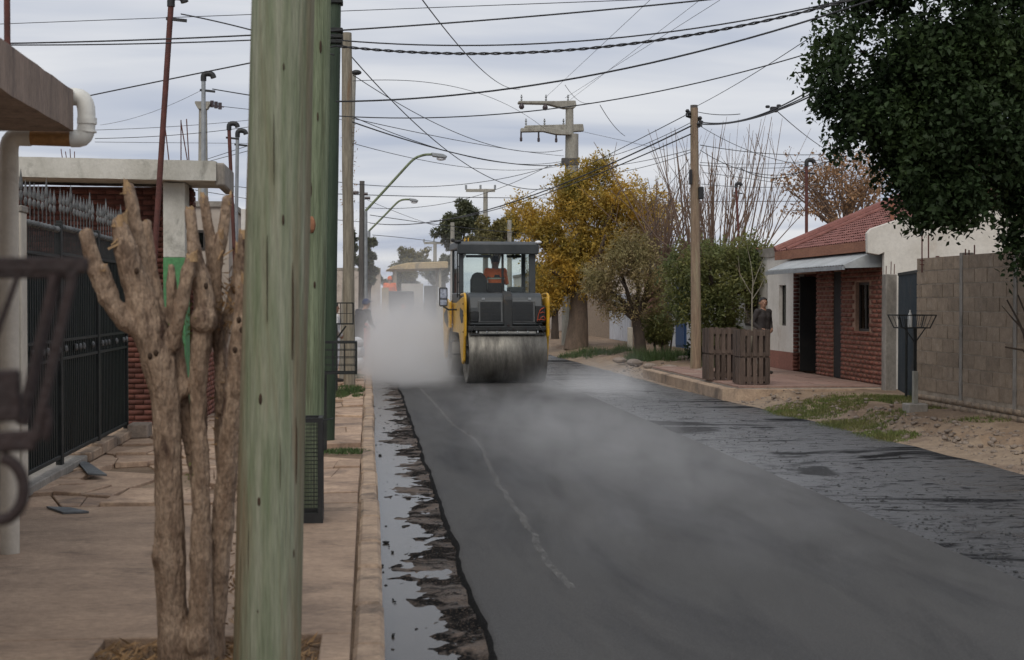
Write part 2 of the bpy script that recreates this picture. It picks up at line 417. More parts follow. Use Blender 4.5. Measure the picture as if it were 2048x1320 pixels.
mat('pole_green_dark', (0.235, 0.27, 0.175), (0.125, 0.155, 0.09), 13, 0.88, 0.7, 40, c3=(0.10, 0.10, 0.06), s3=4, t3=(0.54, 0.7), stretch=(1.6, 1.6, 0.09), spec=0.2)
mat('pole_deep_green', (0.036, 0.058, 0.032), (0.022, 0.038, 0.022), 5, 0.6, 0.3, 26, stretch=(2, 2, 0.2))
mat('pole_grey_wood', (0.29, 0.26, 0.20), (0.17, 0.15, 0.115), 12, 0.85, 0.5, 26, c3=(0.20, 0.125, 0.07), s3=1.8, t3=(0.52, 0.68), stretch=(2, 2, 0.18))
mat('pole_brown_wood', (0.30, 0.22, 0.15), (0.18, 0.128, 0.088), 13, 0.88, 0.7, 40, c3=(0.30, 0.26, 0.17), s3=1.8, t3=(0.5, 0.68), stretch=(2, 2, 0.18))
mat('pole_dark_wood', (0.12, 0.11, 0.10), (0.08, 0.075, 0.07), 6, 0.85, 0.3, 30, stretch=(2, 2, 0.2))
mat('knot', (0.035, 0.022, 0.015), (0.06, 0.035, 0.02), 30, 0.9)
mat('knot_pale', (0.36, 0.17, 0.09), (0.22, 0.10, 0.055), 30, 0.9, 0.3, 60)
mat('bark', (0.36, 0.265, 0.19), (0.20, 0.135, 0.092), 13, 0.9, 1.0, 60, c3=(0.075, 0.045, 0.032), s3=8, t3=(0.54, 0.68), stretch=(1, 1, 0.4), micro=0.35)
mat('cut_wood', (0.44, 0.30, 0.165), (0.26, 0.165, 0.09), 25, 0.85, 0.5, 80, stretch=(1, 1, 0.3))
mat('bark_dark', (0.07, 0.052, 0.04), (0.045, 0.034, 0.027), 7, 0.9, 0.5, 40, stretch=(1, 1, 0.4))
mat('bark_mid', (0.16, 0.115, 0.085), (0.10, 0.075, 0.055), 6, 0.9, 0.6, 30, stretch=(1, 1, 0.4))
mat('twig', (0.20, 0.135, 0.10), (0.14, 0.095, 0.07), 6, 0.9)
mat('leaf_yellow', (0.56, 0.35, 0.055), (0.40, 0.29, 0.06), 1.1, 0.6, c3=(0.19, 0.18, 0.04), s3=0.7, t3=(0.50, 0.68), island=0.3, transl=0.4)
mat('leaf_olive', (0.31, 0.235, 0.105), (0.21, 0.19, 0.075), 1.3, 0.6, c3=(0.19, 0.12, 0.075), s3=0.9, t3=(0.5, 0.68), island=0.3, transl=0.25)
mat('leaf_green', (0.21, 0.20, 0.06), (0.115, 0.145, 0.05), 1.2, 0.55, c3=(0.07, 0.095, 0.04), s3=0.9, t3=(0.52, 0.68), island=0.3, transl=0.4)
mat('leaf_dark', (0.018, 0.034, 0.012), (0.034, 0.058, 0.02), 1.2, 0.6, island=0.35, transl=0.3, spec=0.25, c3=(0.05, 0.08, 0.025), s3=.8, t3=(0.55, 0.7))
mat('leaf_far_hazed', (0.075, 0.09, 0.05), (0.12, 0.12, 0.06), 0.5, 0.7, island=0.3, transl=0.2)  # lightened to put distance haze into the leaf colour
mat('leaf_far_gold', (0.20, 0.165, 0.055), (0.125, 0.12, 0.05), 0.5, 0.7, island=0.3, transl=0.2)
mat('leaf_brown', (0.33, 0.19, 0.10), (0.25, 0.145, 0.07), 1, 0.7, island=0.3, transl=0.25)
mat('grass', (0.105, 0.145, 0.035), (0.17, 0.165, 0.06), 1.5, 0.8, island=0.35, transl=0.2)
mat('weed', (0.05, 0.09, 0.028), (0.075, 0.11, 0.04), 2.5, 0.8, island=0.35, transl=0.2)
mat('dry_litter', (0.34, 0.21, 0.10), (0.17, 0.10, 0.05), 9, 0.9, island=0.4)
mat('wire', (0.018, 0.019, 0.021), (0.024, 0.025, 0.028), 6, 0.6)
mat('wire_grey', (0.10, 0.105, 0.115), (0.08, 0.085, 0.09), 6, 0.6)
mat('insulator', (0.07, 0.05, 0.055), (0.045, 0.035, 0.04), 9, 0.3)
mat('black_plastic', (0.018, 0.019, 0.020), (0.026, 0.027, 0.028), 9, 0.5)
mat('lamp_glass', (0.75, 0.76, 0.78), (0.68, 0.69, 0.71), 3, 0.2)
mat('yellow_paint', (0.62, 0.36, 0.022), (0.52, 0.29, 0.02), 3, 0.38, 0.05, 30, c3=(0.22, 0.15, 0.055), s3=3.2, t3=(0.54, 0.72), spec=0.5, micro=0.07)
mat('machine_grey', (0.040, 0.046, 0.049), (0.055, 0.061, 0.064), 3, 0.45, 0.05, 40, c3=(0.10, 0.10, 0.095), s3=3, t3=(0.6, 0.78), spec=0.5, micro=0.07)
mat('machine_black', (0.016, 0.018, 0.019), (0.028, 0.029, 0.028), 4, 0.5, 0.1, 40, c3=(0.075, 0.055, 0.035), s3=3.0, t3=(0.58, 0.75))
mat('grille', (0.030, 0.034, 0.038), (0.042, 0.046, 0.05), 30, 0.6)
mat('grille_rim', (0.12, 0.125, 0.125), (0.09, 0.095, 0.095), 5, 0.5)
mat('drum_steel', (0.21, 0.20, 0.175), (0.135, 0.128, 0.115), 2.2, 0.46, 0.12, 30, c3=(0.07, 0.066, 0.06), s3=0.9, t3=(0.46, 0.7), metal=0.7, stretch=(3.2, 0.7, 0.7), rough2=0.6)
mat('drum_mat', (0.22, 0.22, 0.21), (0.14, 0.14, 0.13), 6, 0.8)
mat('cable_red', (0.42, 0.07, 0.03), (0.30, 0.05, 0.02), 6, 0.5)
mat('mirror', (0.45, 0.46, 0.48), (0.2, 0.2, 0.22), 14, 0.08, metal=1.0)
mat('tan_paint', (0.52, 0.40, 0.22), (0.44, 0.33, 0.18), 2, 0.6, 0.1, 30, c3=(0.30, 0.24, 0.15), s3=2)
mat('beige_paint', (0.46, 0.42, 0.32), (0.38, 0.345, 0.26), 2, 0.6, 0.1, 30)
mat('tail_red', (0.55, 0.03, 0.03), (0.45, 0.02, 0.02), 3, 0.25)
mat('plank', (0.13, 0.095, 0.075), (0.075, 0.054, 0.044), 7, 0.88, 0.5, 40, stretch=(1.5, 1.5, 0.25), rnd=0.28)
mat('red_plastic', (0.40, 0.075, 0.05), (0.34, 0.06, 0.04), 4, 0.6)
mat('sack_white', (0.62, 0.63, 0.66), (0.50, 0.51, 0.54), 5, 0.8, 0.4, 20)
mat('blue_paint', (0.025, 0.075, 0.19), (0.02, 0.06, 0.155), 3, 0.6, 0.1, 30)
mat('white_metal', (0.56, 0.58, 0.62), (0.49, 0.51, 0.55), 2, 0.55, 0.1, 30, micro=0.07)
mat('door_wood', (0.06, 0.032, 0.022), (0.04, 0.022, 0.016), 5, 0.6, 0.2, 40, stretch=(2, 2, 0.3))
mat('unlit_interior', (0.012, 0.012, 0.013), (0.02, 0.019, 0.018), 3, 0.8)  # near-black colour stands in for the shade inside openings
mat('frame_dark', (0.035, 0.03, 0.027), (0.05, 0.042, 0.036), 5, 0.6)
mat('curtain', (0.34, 0.32, 0.28), (0.28, 0.26, 0.22), 5, 0.9, stretch=(4, 4, 0.3))
mat('stone', (0.30, 0.245, 0.20), (0.20, 0.16, 0.13), 5, 0.9, 0.4, 30, rnd=0.2)
mat('grey_slate', (0.16, 0.17, 0.175), (0.11, 0.115, 0.12), 5, 0.7, 0.2, 30)
mat('skin', (0.33, 0.185, 0.125), (0.28, 0.155, 0.105), 12, 0.55)
mat('hair', (0.012, 0.010, 0.009), (0.02, 0.016, 0.014), 30, 0.6)
mat('cloth_black', (0.020, 0.019, 0.021), (0.03, 0.028, 0.03), 9, 0.9, 0.4, 25)
mat('cloth_dark', (0.035, 0.03, 0.03), (0.05, 0.044, 0.042), 9, 0.9, 0.4, 25)
mat('cloth_white', (0.60, 0.60, 0.60), (0.50, 0.50, 0.51), 6, 0.9, 0.4, 25)
mat('cloth_orange', (0.82, 0.17, 0.035), (0.74, 0.14, 0.03), 6, 0.85, 0.4, 25)
mat('cloth_navy', (0.03, 0.045, 0.10), (0.045, 0.06, 0.12), 6, 0.9, 0.3, 25)
mat('reflective', (0.52, 0.54, 0.42), (0.45, 0.47, 0.36), 6, 0.4)
mat('denim', (0.06, 0.08, 0.13), (0.045, 0.06, 0.10), 9, 0.9, 0.3, 25)
mat('shoe', (0.02, 0.018, 0.016), (0.03, 0.026, 0.022), 9, 0.7)
glass_mat('glass_cab', (0.90, 0.93, 0.92), 0.12)
glass_mat('glass_dark', (0.55, 0.6, 0.6), 0.15)

# ------------------------------------------------------------------ road materials
def road_mat(name, base, dark, light, s1, s2, r0, r1, bump, bscale, stretch=(1, 1, 1), spec=0.5, thr=(0.5, 0.62), spots=0.0):
    m = bpy.data.materials.new(name); MATS[name] = m
    m.use_nodes = True; nt = m.node_tree; N = nt.nodes; L = nt.links; b = N['Principled BSDF']
    b.inputs['Specular IOR Level'].default_value = spec
    g = N.new('ShaderNodeNewGeometry'); mpn = N.new('ShaderNodeMapping'); mpn.inputs['Scale'].default_value = stretch
    L.new(g.outputs['Position'], mpn.inputs[0])
    def nz(sc, det, dist=0.0, raw=False):
        n = N.new('ShaderNodeTexNoise'); n.inputs['Scale'].default_value = sc; n.inputs['Detail'].default_value = det
        n.inputs['Roughness'].default_value = 0.65; n.inputs['Distortion'].default_value = dist
        L.new(g.outputs['Position'] if raw else mpn.outputs[0], n.inputs['Vector']); return n.outputs['Fac']
    def mr(i, a, b_, c, d):
        k = N.new('ShaderNodeMapRange'); k.inputs[1].default_value = a; k.inputs[2].default_value = b_; k.inputs[3].default_value = c; k.inputs[4].default_value = d
        L.new(i, k.inputs[0]); return k.outputs[0]
    def mixc_(f, a, b_):
        k = N.new('ShaderNodeMixRGB'); L.new(f, k.inputs[0])
        for s_, x in ((1, a), (2, b_)):
            if isinstance(x, tuple): k.inputs[s_].default_value = (*x, 1)
            else: L.new(x, k.inputs[s_])
        return k.outputs[0]
    big = nz(s1, 6, 0.8); mid = nz(s2, 5, 0.3); fine = nz(bscale, 3, raw=True)
    c = mixc_(mr(mid, 0.35, 0.65, 0, 1), base, light)
    patch = mr(big, thr[0], thr[1], 0, 1)
    if spots > 0:
        sm = mr(nz(9, 5, 0.4), 0.56, 0.62, 0, 0.9); k9 = N.new('ShaderNodeMath'); k9.operation = 'MAXIMUM'; L.new(patch, k9.inputs[0]); L.new(sm, k9.inputs[1]); patch = k9.outputs[0]
    c = mixc_(patch, c, dark)
    c = mixc_(mr(fine, 0.56, 0.72, 0, 0.75), c, (light[0] * 2.2, light[1] * 2.2, light[2] * 2.2))
    c = mixc_(mr(nz(bscale * 1.7, 2, raw=True), 0.56, 0.70, 0, 0.8), c, (0.008, 0.008, 0.008))
    L.new(c, b.inputs['Base Color'])
    if spots > 0:
        k = N.new('ShaderNodeMath'); k.operation = 'MAXIMUM'; L.new(mr(mid, 0.3, 0.7, r0, r1), k.inputs[0]); L.new(mr(patch, 0, 1, 0, 0.95), k.inputs[1]); L.new(k.outputs[0], b.inputs['Roughness'])
        L.new(mr(patch, 0, 1, spec, spec * (1 - spots)), b.inputs['Specular IOR Level'])
    else: L.new(mr(mid, 0.3, 0.7, r0, r1), b.inputs['Roughness'])
    bp = N.new('ShaderNodeBump'); bp.inputs['Strength'].default_value = bump; bp.inputs['Distance'].default_value = 0.012
    ad_ = N.new('ShaderNodeMath'); ad_.operation = 'ADD'; L.new(fine, ad_.inputs[0]); L.new(mid, ad_.inputs[1])
    L.new(ad_.outputs[0], bp.inputs['Height']); L.new(bp.outputs[0], b.inputs['Normal'])
    return m
road_mat('fresh_asphalt', (0.050, 0.048, 0.046), (0.029, 0.028, 0.028), (0.066, 0.064, 0.061), 0.9, 2.2, 0.62, 0.8, 0.5, 75, stretch=(1.4, 0.22, 1), thr=(0.48, 0.66), spec=0.3)
road_mat('tack_coat', (0.042, 0.043, 0.045), (0.010, 0.010, 0.011), (0.072, 0.072, 0.074), 0.55, 4.5, 0.22, 0.46, 0.9, 45, stretch=(0.45, 1.0, 1), thr=(0.515, 0.57), spots=0.92)
road_mat('gutter_bed', (0.070, 0.055, 0.044), (0.010, 0.010, 0.010), (0.125, 0.092, 0.07), 1.5, 5, 0.5, 0.85, 0.7, 60, stretch=(1.0, 1.3, 1), thr=(0.44, 0.53), spots=.9, spec=.25)
mat('raw_edge', (0.009, 0.009, 0.009), (0.016, 0.016, 0.016), 20, 0.9, 0.8, 60, spec=0.1)
def alpha_mat(name, color, sc, t0, t1, stretch=(1, 1, 1), amax=1.0):
    m = bpy.data.materials.new(name); MATS[name] = m
    m.use_nodes = True; nt = m.node_tree; N = nt.nodes; L = nt.links; b = N['Principled BSDF']
    b.inputs['Base Color'].default_value = (*color, 1); b.inputs['Roughness'].default_value = 0.9
    g = N.new('ShaderNodeNewGeometry'); mpn = N.new('ShaderNodeMapping'); mpn.inputs['Scale'].default_value = stretch
    L.new(g.outputs['Position'], mpn.inputs[0])
    n = N.new('ShaderNodeTexNoise'); n.inputs['Scale'].default_value = sc; n.inputs['Detail'].default_value = 6; n.inputs['Roughness'].default_value = 0.7
    L.new(mpn.outputs[0], n.inputs['Vector'])
    k = N.new('ShaderNodeMapRange'); k.inputs[1].default_value = t0; k.inputs[2].default_value = t1; k.inputs[4].default_value = amax
    L.new(n.outputs['Fac'], k.inputs[0]); L.new(k.outputs[0], b.inputs['Alpha'])
    return m
alpha_mat('dust', (0.34, 0.33, 0.31), 9, 0.40, 0.75, (2, 0.8, 1), 0.42)
m = mat('water', (0.03, 0.026, 0.022), (0.045, 0.038, 0.03), 2, 0.17, 0.02, 6, spec=0.5)
m.node_tree.nodes['Principled BSDF'].inputs['IOR'].default_value = 1.27

# ------------------------------------------------------------------ ground, road, gutter, kerb
def grid_mesh(name, xs, ys, zf, material, parent=None, smooth=True):
    xs = list(xs); ys = list(ys); V = []
    for y in ys:
        for i, x in enumerate(xs):
            xx = x(y) if callable(x) else x
            V.append((xx, y, zf(xx, y, i)))
    n = len(xs); Fq = [(j * n + i, j * n + i + 1, (j + 1) * n + i + 1, (j + 1) * n + i) for j in range(len(ys) - 1) for i in range(n - 1)]
    o = fast_mesh(name, V, Fq, material, parent)
    if smooth: o.data.polygons.foreach_set('use_smooth', [True] * len(Fq))
    return o
def spaced(a, b, s0, g=1.03):
    r = [a]; s = s0
    while r[-1] < b: r.append(r[-1] + s); s *= g
    r[-1] = b
    return r
g_ = MB(); g_.add([(-900, -60, -0.16), (900, -60, -0.16), (900, 1500, -0.16), (-900, 1500, -0.16)], [(0, 1, 2, 3)])
tag(g_.build('ground', 'soil'), kind='structure')

Y0, Y1 = -6.0, 150.0
def edge_r(y):                                   # right edge of the carriageway
    return float(np.interp(y, [-6, 14, 20, 26, 30, 45, 150], [7.0, 6.86, 6.72, 6.5, 6.35, 6.15, 6.1])) + 0.05 * fbm(y, 3.3, 0, 3, 0.6)
def edge_m(y): return 0.64 + 0.022 * fbm(y, 9.1, 0, 4, 0.8) + 0.012 * fbm(y, 1.1, 0, 3, 5)
def edge_s(y): return 4.10 + 0.015 * fbm(y, 5.7, 0, 3, 0.9)
ys = spaced(Y0, Y1, 0.07, 1.006)
# old carriageway with tack coat
o = grid_mesh('road', [3.85] + [4.0 + 0.3 * k for k in range(7)] + [lambda y: edge_r(y) - 0.25, lambda y: edge_r(y) - 0.05, edge_r],
              spaced(Y0, Y1, 0.16, 1.006), lambda x, y, i: -0.05 + 0.008 * fbm(x, y, 0, 3, 1.3) - (0.012 if i == 10 else 0), 'tack_coat')
tag(o, kind='structure')
# freshly rolled asphalt mat, 5 cm proud, ragged left edge
prof = [(-0.045, -0.060), (-0.028, -0.036), (-0.008, -0.012), (0.025, -0.002)]
xs = [(lambda y, d=d: edge_m(y) + d + 0.010 * fbm(y, d * 40, 2, 4, 6)) for d, z in prof] + [lambda y, k=k: edge_m(y) + 0.025 + (edge_s(y) - 0.02 - edge_m(y) - 0.025) * k / 8 for k in range(1, 9)] + [lambda y: edge_s(y) + 0.008, lambda y: edge_s(y) + 0.03]
zs = [z for d, z in prof] + [0.0] * 8 + [-0.012, -0.058]
o = grid_mesh('asphalt_mat', xs, ys, lambda x, y, i: zs[i] + (0.002 * fbm(x, y, 0, 2, 0.8) if 3 <= i <= 11 else 0.006 * fbm(x * 3, y, 5, 3, 6)), ['fresh_asphalt', 'raw_edge'])
o.data.polygons.foreach_set('material_index', [1 if (k % 13) < 2 else 0 for k in range(len(o.data.polygons))])
tag(o, kind='structure')
# gutter bed, uneven, with rain water standing in its hollows
def gz(x, y, i=0):
    t = (x - 0.06) / 0.56
    return -0.082 + 0.036 * t + 0.017 * fbm(x * 1.3, y, 0, 6, 1.3) + 0.012 * fbm(x * 1.3, y, 3, 6, 7) + 0.003 * fbm(x, y, 5, 3, 26)
o = grid_mesh('gutter', [0.06 + 0.0283 * k for k in range(24)], spaced(2.0, 60, 0.028, 1.0022), gz, 'gutter_bed')
tag(o, kind='structure')
w_ = MB(); w_.add([(0.03, 2, -0.060), (0.66, 2, -0.060), (0.66, 60, -0.060), (0.03, 60, -0.060)], [(0, 1, 2, 3)])
tag(w_.build('gutter_water', 'water'), kind='structure')
# dust trail dragged along the mat
trail = [(792, 735), (830, 765), (862, 800), (905, 848), (962, 888), (985, 948), (1018, 1000), (1058, 1055), (1098, 1130), (1150, 1185)]
pts = [on_ground(u, v, 0.0) for u, v in trail]
V = []; Fq = []
for i in range(len(pts) - 1):
    for k in range(8):
        p = pts[i].lerp(pts[i + 1], k / 8); w = 0.026 + 0.012 * fbm(p.y, 4, 0, 3, 3); c = 0.03 * fbm(p.y, 8, 0, 3, 2)
        V += [(p.x - w + c, p.y, 0.005), (p.x + w + c, p.y, 0.005)]
n = len(V) // 2
o = fast_mesh('dust_trail', V, [(2 * i, 2 * i + 1, 2 * i + 3, 2 * i + 2) for i in range(n - 1)], 'dust'); tag(o, kind='stuff')
# crumbs of asphalt and pebbles
def lump_cloud(name, spots, material, label):
    ico = bmesh.new(); bmesh.ops.create_icosphere(ico, subdivisions=1, radius=1)
    bv = np.array([v.co[:] for v in ico.verts]); bf = np.array([[v.index for v in f.verts] for f in ico.faces]); ico.free()
    V = []; Fq = []
    for i, (x, y, z, r) in enumerate(spots):
        s_ = r * (0.6 + 0.8 * rng.random(3)); j = 1 + 0.35 * (rng.random((len(bv), 1)) - 0.5)
        s_[2] *= 0.6
        V.append(bv * j * s_ + (x, y, z + s_[2] * 0.3)); Fq.append(bf + i * len(bv))
    o = fast_mesh(name, np.concatenate(V), np.concatenate(Fq), material); return tag(o, label, 'debris', kind='stuff')
sp = []
for k in range(5000):
    y = 8 + 30 * rng.random() ** 1.6; x = edge_s(y) + 0.03 + abs(rng.normal(0, 0.9))
    if x < edge_r(y): sp.append((x, y, -0.05, 0.003 + 0.014 * rng.random() ** 5))
for k in range(900):
    y = 5 + 30 * rng.random() ** 1.5; x = edge_m(y) - 0.03 - abs(rng.normal(0, 0.09))
    if x > 0.1: sp.append((x, y, gz(x, y), 0.003 + 0.010 * rng.random() ** 4))
for k in range(120):
    y = 6 + 20 * rng.random(); x = 0.09 + 0.3 * rng.random() ** 2; sp.append((x, y, -0.062, 0.003 + 0.010 * rng.random() ** 3))
for (u, v, r) in [(772, 1084, 0.030), (785, 1103, 0.014), (778, 1092, 0.012), (760, 910, 0.02), (786, 1198, 0.013), (790, 1202, 0.009), (764, 1130, 0.014), (786, 1270, 0.014), (768, 855, 0.016)]:
    p = on_ground(u, v, -0.05); sp.append((p.x, p.y, -0.055, r))
lump_cloud('asphalt_crumbs', sp, 'machine_black', 'loose black asphalt crumbs scattered along lane edge and gutter')

# kerb stones, one by one
kerb = empty('kerb', (0, 0, 0)); kerb['kind'] = 'structure'
kb = MB(); kb.box(-0.075, 0.075, -0.5, 0.5, -0.22, 0.10)
k0 = kb.build('kerb_stone', 'kerb', kerb, bevel=0.022)
y = 1.0; first = True; kk = 0
while y < 75:
    L_ = random.uniform(0.75, 1.25); rot = (random.uniform(-.02, .02), random.uniform(-.03, .03), random.uniform(-.008, .008))
    loc = (0.0 + random.uniform(-.01, .01), y + L_ / 2, random.uniform(-.012, .006))
    if kk == 0: s_ = k0; s_.location = loc; s_.rotation_euler = rot; s_.scale = (1, L_ - 0.014, 1)
    else: s_ = share('kerb_stone', k0, kerb, loc, rot, (1, L_ - random.uniform(0.008, 0.03), 1))
    y += L_; kk += 1

# left pavement: a bed, near concrete slabs, then broken flags
pv = MB(); pv.box(-12, -0.05, -6, 110, -0.2, 0.055)
tag(pv.build('pavement', 'soil'), kind='structure'); pav = bpy.data.objects['pavement']
SOIL = (-1.28, -0.24, 5.75, 7.22)               # square left open for tree and pole
def poly_piece(name, poly, z0, z1, material, parent):
    b = MB(); b.prism(poly, z0, z1, 'z'); return b.build(name, material, parent, bevel=0.006)
near = [(-12, -0.085, SOIL[3], 11.9), (-12, -0.085, -6, 3.2), (-12, SOIL[0], 3.2, SOIL[3]), (SOIL[0], -0.085, 3.2, SOIL[2]), (SOIL[1], -0.085, SOIL[2], SOIL[3])]
for i, (x0, x1, y0, y1) in enumerate(near):
    g = 0.006
    nn = 14
    poly = [(x0 + g, y0 + g), (x1 - g, y0 + g)]
    if y1 == 11.9: poly += [(x1 - g - (x1 - x0 - 2 * g) * k / nn, y1 + 0.05 * fbm(x1 - (x1 - x0) * k / nn, 2, 0, 3, 1.5)) for k in range(nn + 1)]
    else: poly += [(x1 - g, y1 - g), (x0 + g, y1 - g)]
    poly_piece('slab', poly, 0.0, 0.102 + (0.003 if i % 2 else 0), 'pavement', pav)
# broken flags, jittered and tilted, some missing
gx = [-3.1, -2.6, -2.1, -1.55, -1.05, -0.55, -0.085]
gy = [12.05 + 0.6 * k for k in range(41)]
J = {}
for i, x in enumerate(gx):
    for j, y in enumerate(gy):
        J[i, j] = (x + (random.uniform(-.17, .17) if 0 < i < len(gx) - 1 else 0), y + (random.uniform(-.21, .21) if j else 0))
for i in range(len(gx) - 1):
    for j in range(len(gy) - 1):
        if random.random() < 0.13: continue
        q = [J[i, j], J[i + 1, j], J[i + 1, j + 1], J[i, j + 1]]
        cx = sum(p[0] for p in q) / 4; cy_ = sum(p[1] for p in q) / 4
        polys = [q]
        if random.random() < 0.4:                # a crack across
            a = (q[0][0] * .5 + q[1][0] * .5, q[0][1] * .5 + q[1][1] * .5); b_ = (q[2][0] * .6 + q[3][0] * .4, q[2][1] * .6 + q[3][1] * .4)
            polys = [[q[0], a, b_, q[3]], [a, q[1], q[2], b_]]
        for pl in polys:
            cx = sum(p[0] for p in pl) / 4; cy_ = sum(p[1] for p in pl) / 4
            pl = [(p[0] + (cx - p[0]) * 0.035 - 0, p[1] + (cy_ - p[1]) * 0.035) for p in pl]
            z = 0.090 + random.uniform(-.018, .022)
            s_ = poly_piece('paving_flag', [(p[0] - cx, p[1] - cy_) for p in pl], -0.06, 0.0, 'cracked_slab', pav)
            s_.location = (cx, cy_, z); s_.rotation_euler = (random.uniform(-.018, .018), random.uniform(-.018, .018), 0)
o = MB(); o.box(-12, -0.085, 36.6, 110, 0.0, 0.095); o.build('slab', 'pavement', pav)
o = MB(); o.box(-12, -3.12, 11.98, 36.5, 0.0, 0.09); o.build('slab', 'pavement', pav)

# right verge: sand along the edge, a crumbling bank, bare earth with grass
def vz(x, y, i=0):
    d = x - edge_r(y)
    base = float(np.interp(d, [-0.3, 0.0, 0.3, 0.55, 0.9, 1.6, 2.5, 8], [-0.09, -0.052, -0.03, 0.0, 0.10, 0.14, 0.16, 0.17]))
    rough = float(np.interp(d, [0, 0.35, 0.7, 1.2, 3], [0.006, 0.035, 0.10, 0.06, 0.02]))
    return base + rough * fbm(x, y, 1, 5, 2.2) + rough * 0.5 * fbm(x, y, 7, 4, 7)
dd = [-0.2, -0.02, 0.1, 0.2, 0.3, 0.4, 0.5, 0.6, 0.7, 0.8, 0.9, 1.0, 1.15, 1.3, 1.5, 1.75, 2.0, 2.4, 3, 4, 6, 14]
o = grid_mesh('verge', [(lambda y, d=d: edge_r(y) + d) for d in dd], spaced(6, 130, 0.10, 1.006), vz, ['sand', 'soil'])
mi = [(1 if (k % (len(dd) - 1)) > 7 else 0) for k in range(len(o.data.polygons))]
o.data.polygons.foreach_set('material_index', mi)
tag(o, kind='structure')
sp = []
for k in range(5000):
    y = 12 + 26 * rng.random() ** 1.4; d = abs(rng.normal(0.7, 0.35)); x = edge_r(y) + d; sp.append((x, y, vz(x, y), 0.006 + 0.045 * rng.random() ** 5))
o = lump_cloud('pebbles', sp, 'stone', 'small pebbles and clods on the sandy verge')

# paved terrace in front of the brick house
TZ = 0.22
ter = empty('terrace', (0, 0, 0)); ter['kind'] = 'structure'
b = MB(); b.box(6.62, 9.34, 25.55, 33.6, -0.1, TZ - 0.03); b.build('terrace_base', 'concrete', ter)
b = MB(); b.box(6.42, 6.62, 25.9, 33.6, -0.1, TZ - 0.05); b.build('terrace_kerb', 'kerb', ter, bevel=0.02)
b = MB(); b.prism([(6.42, 25.9), (6.62, 25.55), (6.9, 25.33), (9.3, 25.33), (9.3, 25.55), (6.62, 25.552), (6.62, 25.9)], -0.1, TZ - 0.045, 'z'); b.build('terrace_kerb', 'kerb', ter)
t0 = None
for i in range(5):
    for j in range(15):
        x = 6.63 + 0.54 * i; y = 25.56 + 0.536 * j
        if t0 is None:
            bb = MB(); bb.box(0.004, 0.534, 0.004, 0.53, -0.03, 0.0); t0 = bb.build('floor_tile', 'terrace', ter); t0.location = (x, y, TZ)
        else: share('floor_tile', t0, ter, (x, y, TZ + random.uniform(-.004, .003)))

# grass and weeds
def blades(name, patches, material, label, cat='grass', hz=None):
    V = []; n = 0
    for (cx, cy_, rx, ry, cnt, h, zf) in patches:
        a = rng.random(cnt) * 2 * PI; r = np.sqrt(rng.random(cnt))
        x = cx + rx * r * np.cos(a); y = cy_ + ry * r * np.sin(a)
        for i in range(cnt):
            z = zf(x[i], y[i]) - 0.01; hh = h * (0.5 + 0.8 * rng.random()) * (1.15 - 0.6 * r[i]); t = rng.random() * 2 * PI; w = 0.006 + 0.006 * rng.random()
            lx, ly = rng.normal(0, 0.35 * hh, 2); c, s_ = math.cos(t) * w, math.sin(t) * w
            V += [(x[i] - c, y[i] - s_, z), (x[i] + c, y[i] + s_, z), (x[i] + lx, y[i] + ly, z + hh)]; n += 1
    o = fast_mesh(name, np.array(V), np.arange(3 * n).reshape(-1, 3), material)
    return tag(o, label, cat, kind='stuff')
vzz = lambda x, y: vz(x, y)
lz = lambda x, y: 0.085
def pp(u, v, z=0.14): return on_ground(u, v, z)
pt = []
for (u, v, rx, ry, c, h) in [(1620, 806, .9, .9, 4000, .07), (1700, 826, .8, .8, 3800, .07), (1760, 845, .5, .7, 2200, .07), (1640, 798, .9, 1.0, 3400, .06), (1780, 800, .6, .8, 2500, .07), (1560, 800, .5, .6, 500, .06),
                             (1870, 815, .35, .5, 500, .06), (1960, 840, .5, .5, 500, .06), (1700, 795, .9, .7, 900, .06)]:
    p = pp(u, v); pt.append((p.x, p.y, rx, ry, c, h, vzz))
blades('grass', pt, 'grass', 'patchy short grass on the earth verge before block wall')
pt = []
for (u, v, rx, ry, c, h) in [(1868, 806, .28, .3, 500, .30), (1940, 818, .25, .25, 350, .2), (1965, 822, .2, .2, 200, .16), (1850, 800, .2, .3, 300, .24)]:
    p = pp(u, v); pt.append((p.x, p.y, rx, ry, c, h, vzz))
blades('weeds', pt, 'weed', 'taller green weeds at the foot of the block wall')
pt = []
for (u, v, rx, ry, c, h) in [(1165, 705, .8, 1.2, 900, .28), (1205, 708, .6, 1, 600, .22), (1285, 722, .5, .8, 1100, .4), (1330, 722, .6, .8, 900, .38), (1365, 720, .5, .8, 600, .35), (1250, 704, .4, 1, 400, .3), (1420, 742, .35, .5, 500, .3)]:
    p = pp(u, v, .12); pt.append((p.x, p.y, rx, ry, c, h, vzz))
blades('weeds', pt, 'weed', 'rank weeds under the trees beyond the wooden pole')
pt = []
for (u, v, rx, ry, c, h) in [(700, 778, .28, 1.4, 900, .09), (715, 790, .1, .6, 200, .08), (712, 752, .2, 1.0, 400, .08), (690, 900, .3, .25, 420, .05), (675, 790, .2, .8, 400, .1)]:
    p = on_ground(u, v, 0.1); pt.append((p.x, p.y, rx, ry, c, h, lz))
blades('grass', pt, 'weed', 'green tufts between broken paving flags by the kerb')
V = []; n = 0
for k in range(2600):
    x = rng.uniform(-1.27, -0.25); y = rng.uniform(5.9, 7.2); t = rng.random() * PI; l = 0.02 + 0.05 * rng.random(); w = 0.004 + 0.008 * rng.random()
    c, s_ = math.cos(t), math.sin(t); z = 0.06 + 0.02 * rng.random(); dz = rng.normal(0, 0.02)
    V += [(x - c * l, y - s_ * l, z), (x + s_ * w, y - c * w, z + .004), (x + c * l, y + s_ * l, z + abs(dz))]; n += 1
